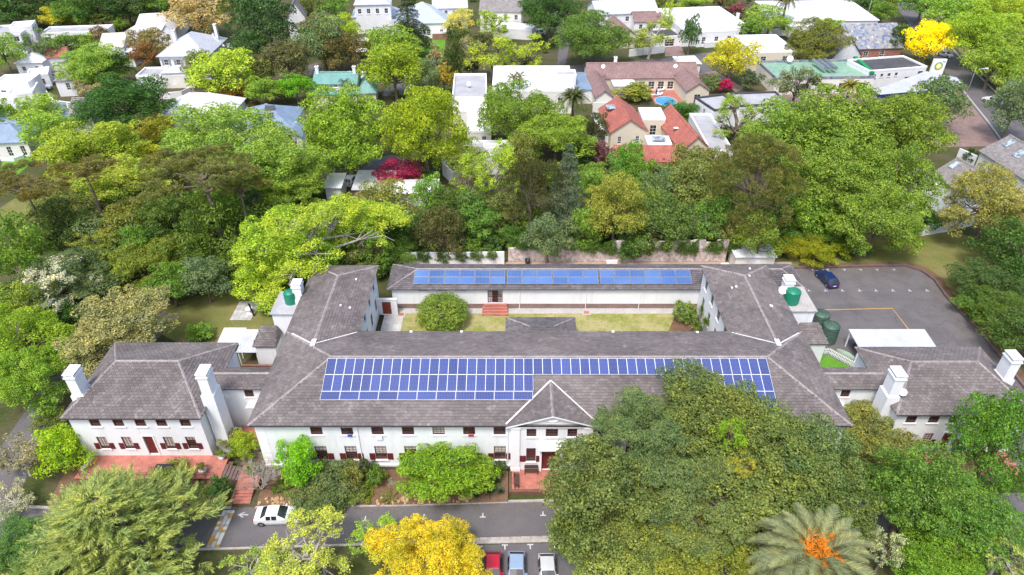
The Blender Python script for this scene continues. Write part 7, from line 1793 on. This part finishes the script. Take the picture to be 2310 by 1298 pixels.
for i in range(2):
    a, b = path[i], path[i+1]; d = (b-a); L_ = d.length; d.normalize(); nrm = Vector((-d.y, d.x, 0))
    for k in range(int(L_/0.2)):
        p = a + d*(k*0.2); mb = MB(); z = 1.0
        p0_ = Vector((p.x, p.y, 0.05)); mb.obox(p0_, d*0.11, nrm*0.03, Vector((0, 0, z))); mb.face([p0_+Vector((0, 0, z)), p0_+d*0.11+Vector((0, 0, z)), p0_+d*0.055+Vector((0, 0, z+0.1))]); mb.build('picket', 'trim_white', pf)
    for z in (0.35, 0.8): mb = MB(); mb.obox(Vector((a.x, a.y, z))+nrm*0.032, d*L_, nrm*0.05, Vector((0, 0, 0.09))); mb.build('rail', 'trim_white', pf)
tarp = thing('covered_boat', 'pale green tarpaulin mound beyond the picket fence', 'covered boat', (at(1905, 797, 0.5).x, at(1905, 797, 0.5).y, 0), R(-50))
rows = [[Vector((x, math.cos(a)*w_*0.7, max(0.05, math.sin(a)*w_))) for a in np.linspace(0, math.pi, 9)] for x, w_ in ((-1.9, 0.15), (-1.5, 0.6), (-0.5, 0.85), (0.6, 0.9), (1.5, 0.65), (2.0, 0.12))]
mat('tarp_green', (0.28, 0.36, 0.29), 0.7, 0.3); mb = MB(); mb.grid(rows, 0, True); mb.build('tarpaulin', 'tarp_green', tarp, local=True); tarp.scale = (0.7, 0.6, 0.6); tarp.location = (43.9, 69.0, 0)
lt = thing('lean_to', 'open lean-to with one white and one grey corrugated roof sheet', 'lean-to', (-35, 69, 0))
for x0, x1, y0, y1, m in ((-38.0, -35.05, 68.2, 71.3, 'white_roof'), (-35.0, -32.3, 66.6, 71.0, 'zinc')):
    mb = MB(); mb.face([(x0, y0, 2.45), (x1, y0, 2.45), (x1, y1, 2.7), (x0, y1, 2.7)]); mb.face([(x1, y0, 2.42), (x0, y0, 2.42), (x0, y1, 2.67), (x1, y1, 2.67)]); mb.build('roof_sheet', m, lt)
for x, y in ((-37.8, 68.4), (-35.1, 68.3), (-32.5, 66.8), (-34.8, 66.8)): mb = MB(); mb.box(x-0.05, x+0.05, y-0.05, y+0.05, 0, 2.4); mb.build('post', 'trim_white', lt)
o = band('garden_wall', [(-34.5, 66.2), (-30.2, 66.2)], 0.25, 0, 0.7, 'red_brick'); tag(o, 'low red brick wall below the lean-to', 'wall')
tag(band('clothes_line', [(-31.6, 60.2), (-30.4, 65.6)], 0.08, 0.9, 1.0, 'trim_white'), 'white washing pole over the small side lawn', 'pole'); tag(band('clothes_line', [(-31.9, 63.3), (-29.0, 62.9)], 0.07, 1.1, 1.18, 'trim_white'), 'white crossbar over the small side lawn', 'pole')
fo = thing('bird_bath', 'white round bird bath on the flagstone pad', 'bird bath', (at(562, 700, 0.5).x, at(562, 700, 0.5).y, 0.05))
mb = MB(); mb.lathe((0, 0, 0), [(0.45, 0), (0.3, 0.15), (0.2, 0.4), (0.3, 0.6), (0.55, 0.75), (0.5, 0.78), (0.05, 0.7)], 16); mb.build('basin', 'trim_white', fo, local=True)
a = at(573, 712, 0.1); o = MB(); o.tube([(a.x, a.y, 0.05), (a.x-0.45, a.y+0.3, 2.0)], 0.13, 8); tag(o.build('flue_pipe', 'black'), 'black leaning flue pipe on the flagstone pad', 'pipe')
for x, y in ((905, 710), (1103, 708), (1323, 706)):
    q = at(x, y, 0.56); mb = MB(); mb.box(q.x-0.6, q.x+0.6, q.y-0.5, q.y+0.5, 0.5, 0.6); mb.box(q.x-0.35, q.x+0.35, q.y-0.27, q.y+0.27, 0.6, 0.63, 0); o = mb.build('drain_surround', 'concrete', bpy.data.objects['courtyard_lawn'])
    mb = MB(); mb.box(q.x-0.36, q.x+0.36, q.y-0.28, q.y+0.28, 0.605, 0.64); mb.build('drain_grate', 'pot_terracotta', o)
ac = thing('air_conditioner', 'white outdoor air conditioning unit beside the shed', 'air conditioner', (32.6, 88.2, 0))
mb = MB(); mb.box(32.0, 33.2, 88.0, 88.5, 0.1, 1.6); mb.build('casing', 'trim_white', ac)
mb = MB(); mb.lathe((0, 0, 0), [(0.01, 0), (0.45, 0), (0.45, 0.03), (0.01, 0.04)], 16); o = mb.build('fan', 'black', ac, local=True); o.location = (0, -0.23, 0.95); o.rotation_euler = (R(90), 0, 0)
def chair(label, loc, m):
    t = thing('chair', label, 'chair', loc, R(170))
    for x in (-0.2, 0.2):
        for y in (-0.2, 0.2): mb = MB(); mb.box(x-0.03, x+0.03, y-0.03, y+0.03, 0, 0.45); mb.build('leg', m, t, local=True)
    mb = MB(); mb.box(-0.26, 0.26, -0.26, 0.26, 0.45, 0.5); mb.build('seat', m, t, local=True); mb = MB(); mb.box(-0.26, 0.26, 0.2, 0.26, 0.5, 1.0); mb.build('backrest', m, t, local=True)
for x, m, l in ((1260, 'cloth_red', 'red chair in the service yard'), (1276, 'cloth_blue', 'bright blue chair in the service yard'), (1396, 'deep_blue', 'navy chair beside the white board in the yard')):
    q = at(x, 590, 0.6); chair(l, (q.x, 89.0, 0.01), m)
q = at(1380, 588, 0.8); o = MB(); o.box(q.x-1.0, q.x+0.7, 89.3, 89.4, 0.0, 1.5); o.box(q.x-1.06, q.x+0.76, 89.28, 89.42, 1.5, 1.56); tag(o.build('white_board', 'trim_white'), 'white board leaning in the service yard', 'board')
q = at(1190, 588, 0.6); t = thing('bin', 'black round bin against the brick yard wall', 'bin', (q.x, 90.6, 0)); mb = MB(); mb.lathe((0, 0, 0), [(0.3, 0), (0.42, 0.9), (0.36, 0.9), (0.3, 0.2), (0.01, 0.2)], 14); mb.build('body', 'black', t, local=True)
dish('satellite_dish', 'white satellite dish on the wing chimney beside the green tank', (34.9, 72.2, 7.6), R(140), 0.55); dish('satellite_dish', 'white satellite dish on the right-hand house chimney', (41.2, 53.0, 8.2), R(150), 0.42)
for x, y, z, l in ((1361, 151, 5.8, 'white satellite dish beside the trimmed chimney of the patio house'), (1524, 150, 5.8, 'white satellite dish on the patio house ridge'), (1782, 134, 4.4, 'large white satellite dish beside the rounded olive tree'), (1484, 26, 6, 'white satellite dish on the brown-tiled house'), (1058, 190, 6.2, 'white satellite dish on the flat grey roof'), (2112, 414, 5.2, 'white satellite dish on the glazed bay house')):
    q = at(x, y, z+0.5); dish('satellite_dish', l, (q.x, q.y, z), R(160), 0.8 if x == 1782 else 0.5)

# ------------------------------------------------------------ fuel station and street things
shp = house('forecourt shop with a green sheet roof and stone-clad parapets', (1756, 171), 'shop', 'shop')
vol(shp, (1752, 176), (1975, 172), (1912, 134), 4.2, rm='green_sheet', pw='mottled_slate', wall='offwhite', parapet=0.5, wins=[('F', 5, 2.4, 2.2, 0.4)], frame='grey_frame')
a, b = at(1756, 182, 3.2), at(1974, 178, 3.2); mb = MB(); mb.obox(a-Vector((0, 0.15, 0.25)), b-a, Vector((0, 0.12, 0)), Vector((0, 0, 0.4))); mb.build('blue_fascia', 'deep_blue', shp)
mb = MB(); a = at(1932, 132, 4.4); b = at(1972, 168, 4.4); mb.obox(a, b-a, Vector((-0.9, 0, 0)), Vector((0, 0, 0.55))); mb.build('green_parapet', 'bp_green', shp)
for k in range(3):
    a, b = at(1836+k*13, 136, 5.0), at(1862+k*12, 155, 5.0); mb = MB(); n_ = 12; mb.tube([a.lerp(b, i/n_) for i in range(n_+1)], [0.42 if i % 2 else 0.5 for i in range(n_+1)], 10); mb.build('duct', 'steel', shp)
kio = house('white flat-roofed kiosk with small square windows beside the sign', (1955, 165), 'kiosk', 'kiosk')
vol(kio, (1962, 160), (2092, 150), 9, 5.0, rm='membrane_dark', wins=[('F', 4, 0.8, 0.8, 3.2, (0.05, 0.55)), ('F', 1, 1.6, 2.6, 0.1, (0.62, 0.8)), ('F', 1, 1.4, 0.9, 3.0, (0.82, 1.0))], frame='grey_frame')
a = at(2056, 152, 4.2); mb = MB(); mb.box(a.x-1.4, a.x+1.4, a.y-0.3, a.y-0.02, 3.9, 4.7); mb.build('kiosk_sign', 'tank_green', kio)
cpy = thing('fuel_canopy', 'big pale flat canopy of the fuel station with dark blue edge', 'canopy', (at(2070, 190, 5.4).x, at(2070, 190, 5.4).y, 0))
pts = [at(x, y, 5.4) for x, y in ((1969, 204), (1986, 214), (2146, 199), (2170, 186), (2158, 175), (2088, 161))]
mb = MB(); mb.face(pts); mb.build('canopy_roof', 'grey_roof', cpy)
mb = MB()
for i in range(len(pts)):
    p, q = pts[i], pts[(i+1) % len(pts)]; mb.face([p-Vector((0, 0, 0.9)), q-Vector((0, 0, 0.9)), q, p])
mb.face([p-Vector((0, 0, 0.9)) for p in pts[::-1]]); mb.build('fascia', 'deep_blue', cpy)
for x, y in ((2010, 202), (2060, 195), (2120, 188), (2090, 172)): q = at(x, y, 4.4); mb = MB(); mb.box(q.x-0.2, q.x+0.2, q.y-0.2, q.y+0.2, 0, 4.49); mb.build('column', 'trim_white', cpy)
def flower(parent, c, u, up, n, r):
    """green and yellow layered sunburst emblem"""
    for i, (rr_, m, k) in enumerate(((1.0, 'bp_green', 18), (0.78, 'bp_yellow', 18), (0.5, 'trim_white', 14))):
        mb = MB(); pts_ = []
        for j in range(k*2):
            a_ = math.pi*j/k; q_ = r*rr_*(1.0 if j % 2 == 0 else 0.84); pts_.append(c + u*q_*math.cos(a_) + up*q_*math.sin(a_) + n*0.02*(i+1))
        mb.face(pts_); mb.build('emblem', m, parent)
b0 = at(2108, 172, 3.0); sg = thing('totem_sign', 'white station totem sign with a green and yellow sunburst', 'sign', (b0.x, b0.y, 0))
mb = MB(); mb.box(b0.x-1.6, b0.x+1.6, b0.y-0.25, b0.y+0.25, 0, 7.2); mb.build('panel', 'trim_white', sg)
mb = MB(); mb.box(b0.x-1.63, b0.x+1.63, b0.y-0.28, b0.y+0.28, 2.4, 3.5); mb.build('green_band', 'tank_green', sg)
flower(sg, Vector((b0.x, b0.y-0.26, 5.55)), Vector((1, 0, 0)), Vector((0, 0, 1)), Vector((0, -1, 0)), 1.05)
def words(parent, text, loc, size, m, rot=(R(90), 0, 0), name='lettering'):
    cu = bpy.data.curves.new(name, 'FONT'); cu.body = text; cu.size = size; cu.align_x = 'CENTER'; cu.extrude = 0.01
    o = bpy.data.objects.new(name, cu); dg = bpy.context.evaluated_depsgraph_get(); C.objects.link(o); bpy.context.view_layer.update()
    me = bpy.data.meshes.new_from_object(o.evaluated_get(bpy.context.evaluated_depsgraph_get())); bpy.data.objects.remove(o)
    me.materials.clear(); me.materials.append(M[m]); q = bpy.data.objects.new(name, me); link(q, parent); q.location = Vector(loc) - wloc(parent); q.rotation_euler = rot; return q
words(sg, 'bp', (b0.x+1.0, b0.y-0.28, 6.5), 0.7, 'bp_green')
m_ = (pts[2]+pts[3])/2; d_ = (pts[3]-pts[2]).normalized(); flower(cpy, m_ - Vector((0, 0, 0.45)), d_, Vector((0, 0, 1)), Vector((d_.y, -d_.x, 0)), 0.42)
def lamp_post(label, base, h, arm):
    t = thing('street_lamp', label, 'street lamp', base); mb = MB(); mb.tube([(0, 0, 0), (0, 0, h*0.9), (arm[0]*0.3, arm[1]*0.3, h), (arm[0], arm[1], h+0.2)], [0.1, 0.07, 0.05, 0.04], 7); mb.build('pole', 'steel', t, local=True)
    mb = MB(); mb.box(arm[0]-0.4, arm[0]+0.4, arm[1]-0.14, arm[1]+0.14, h+0.14, h+0.3); mb.build('lantern', 'trim_white', t, local=True)
q = at(2177, 220, 0); lamp_post('street lamp leaning over the avenue beside the canopy', (q.x, q.y, 0), 7.0, (2.2, -0.4, 0))
def pole(label, x, y, h):
    q = at(x, y, 0); t = thing('utility_pole', label, 'utility pole', (q.x, q.y, 0)); mb = MB(); mb.tube([(0, 0, 0), (0, 0, h)], [0.16, 0.1], 7); mb.build('pole', 'bark_pale', t, local=True)
    mb = MB(); mb.box(-0.9, 0.9, -0.06, 0.06, h-0.6, h-0.45); mb.build('crossarm', 'bark_pale', t, local=True)
    for k in (-0.8, 0, 0.8): mb = MB(); mb.lathe((k, 0, h-0.45), [(0.06, 0), (0.08, 0.12), (0.02, 0.2)], 7); mb.build('insulator', 'trim_white', t, local=True)
    return q
pole('tall wooden utility pole behind the sea-green roof', 731, 172, 8.5); pole('wooden utility pole before the white villa', 1553, 108, 8.5); pole('utility pole beside the pergola house', 437, 205, 8.0); pole('utility pole behind the mottled slate roof', 1950, 60, 9.0)
# pools and parasols
def pool(label, cx, cy, rx, ry, m, deck='concrete'):
    c = at(cx, cy, 0); t = thing('pool', label, 'pool', (c.x, c.y, 0)); s_ = abs(at(cx+rx, cy).x - c.x); sy = abs(at(cx, cy-ry).y - c.y)
    ring = lambda k, z: [Vector((s_*k*math.cos(a), sy*k*math.sin(a), z)) for a in np.linspace(0, 2*math.pi, 29)[:-1]]
    mb = MB(); mb.face(ring(1.0, 0.06)); mb.build('water', m, t, local=True); mb = MB(); mb.grid([ring(1.0, 0.05), ring(1.0, 0.12), ring(1.1, 0.12), ring(1.1, 0.0)], 0, False, close=True, flip=True); mb.build('coping', deck, t, local=True)
pool('round blue swimming pool on the patio', 1502, 229, 23, 10, 'blue_pool'); pool('small turquoise pool below the glazed bay house', 2085, 482, 24, 7, 'teal_pool'); pool('little blue pool under the wide lime tree', 143, 352, 12, 5, 'blue_pool')
def parasol(label, x, y, r=1.9, closed=False, group=None):
    q = at(x, y, 2.4); t = thing('parasol', label, 'parasol', (q.x, q.y, 0), 0, group)
    mb = MB(); mb.tube([(0, 0, 0), (0, 0, 2.7)], 0.04, 6); mb.build('pole', 'steel', t, local=True)
    mb = MB(); mb.lathe((0, 0, 0), [(r, 2.2), (r*0.5, 2.55), (0.02, 2.75)] if not closed else [(0.16, 1.0), (0.2, 1.6), (0.06, 2.6), (0.01, 2.7)], 8, smooth=False); mb.build('canopy', 'trim_white' if not closed else 'deep_blue', t, local=True)
parasol('white parasol beside the rusty brown tree, the farther', 819, 88); parasol('white parasol beside the rusty brown tree, the nearer', 814, 112); parasol('closed navy parasol beside the round pool', 1482, 200, closed=True)
for k, (x, y) in enumerate(((1478, 214), (1486, 214), (1492, 203))):
    q = at(x, y, 0.3); t = thing('sun_lounger', 'white lounger on the pool patio', 'sun lounger', (q.x, q.y, 0.03), R(20), 'white loungers by the round pool')
    mb = MB(); mb.box(-0.9, 0.4, -0.32, 0.32, 0.28, 0.36); mb.build('bed', 'trim_white', t, local=True); mb = MB(); mb.obox((0.4, -0.32, 0.3), (0.55, 0, 0.4), (0, 0.64, 0), (0, 0, 0.07)); mb.build('backrest', 'trim_white', t, local=True)
    for sx in (-0.8, 0.3): mb = MB(); mb.box(sx, sx+0.06, -0.3, 0.3, 0, 0.28); mb.build('leg', 'trim_white', t, local=True)

# ------------------------------------------------------------ fallen leaves on the paving
mat('leaf_litter', (0.24, 0.15, 0.06), 0.9, 0.1, var=0.5, scale=3.0)
g = np.random.default_rng(5)
def litter(name, label, n, fx):
    p = np.array([fx(g) for _ in range(n)])
    nn = unit(np.array([0, 0, 1.0]) + g.normal(0, 0.25, (n, 3))); l = g.uniform(0.06, 0.16, n)
    co = leaf_quads(g, p, nn, l, l*0.6)
    me = raw_mesh(name, co, np.arange(len(co), dtype=np.int32).reshape(-1, 4), 'leaf_litter')
    o = bpy.data.objects.new(name, me); link(o); tag(o, label, 'leaves', kind='stuff')
litter('fallen_leaves', 'fallen leaves strewn along the driveway kerbs', 1500, lambda g: (lambda x: (x, (45.0 + max(0, (x+12)*0.035) - abs(g.normal(0, 0.5))) if g.random() < 0.6 else 40.6 + (x+20)*0.03 + abs(g.normal(0, 0.5)), 0.05))(g.uniform(-40, 30)))
litter('fallen_leaves', 'fallen leaves blown along the car park edging', 900, lambda g: (lambda t: (44.5 + 17*t, 89.0 - abs(g.normal(0, 0.6)), 0.04) if g.random() < 0.5 else (63.0 - abs(g.normal(0, 0.6)), 62 + 24*t, 0.04))(g.random()))
litter('fallen_leaves', 'dry leaves scattered over the side lawn', 700, lambda g: (g.uniform(-46, -30), g.uniform(70, 84), 0.05))
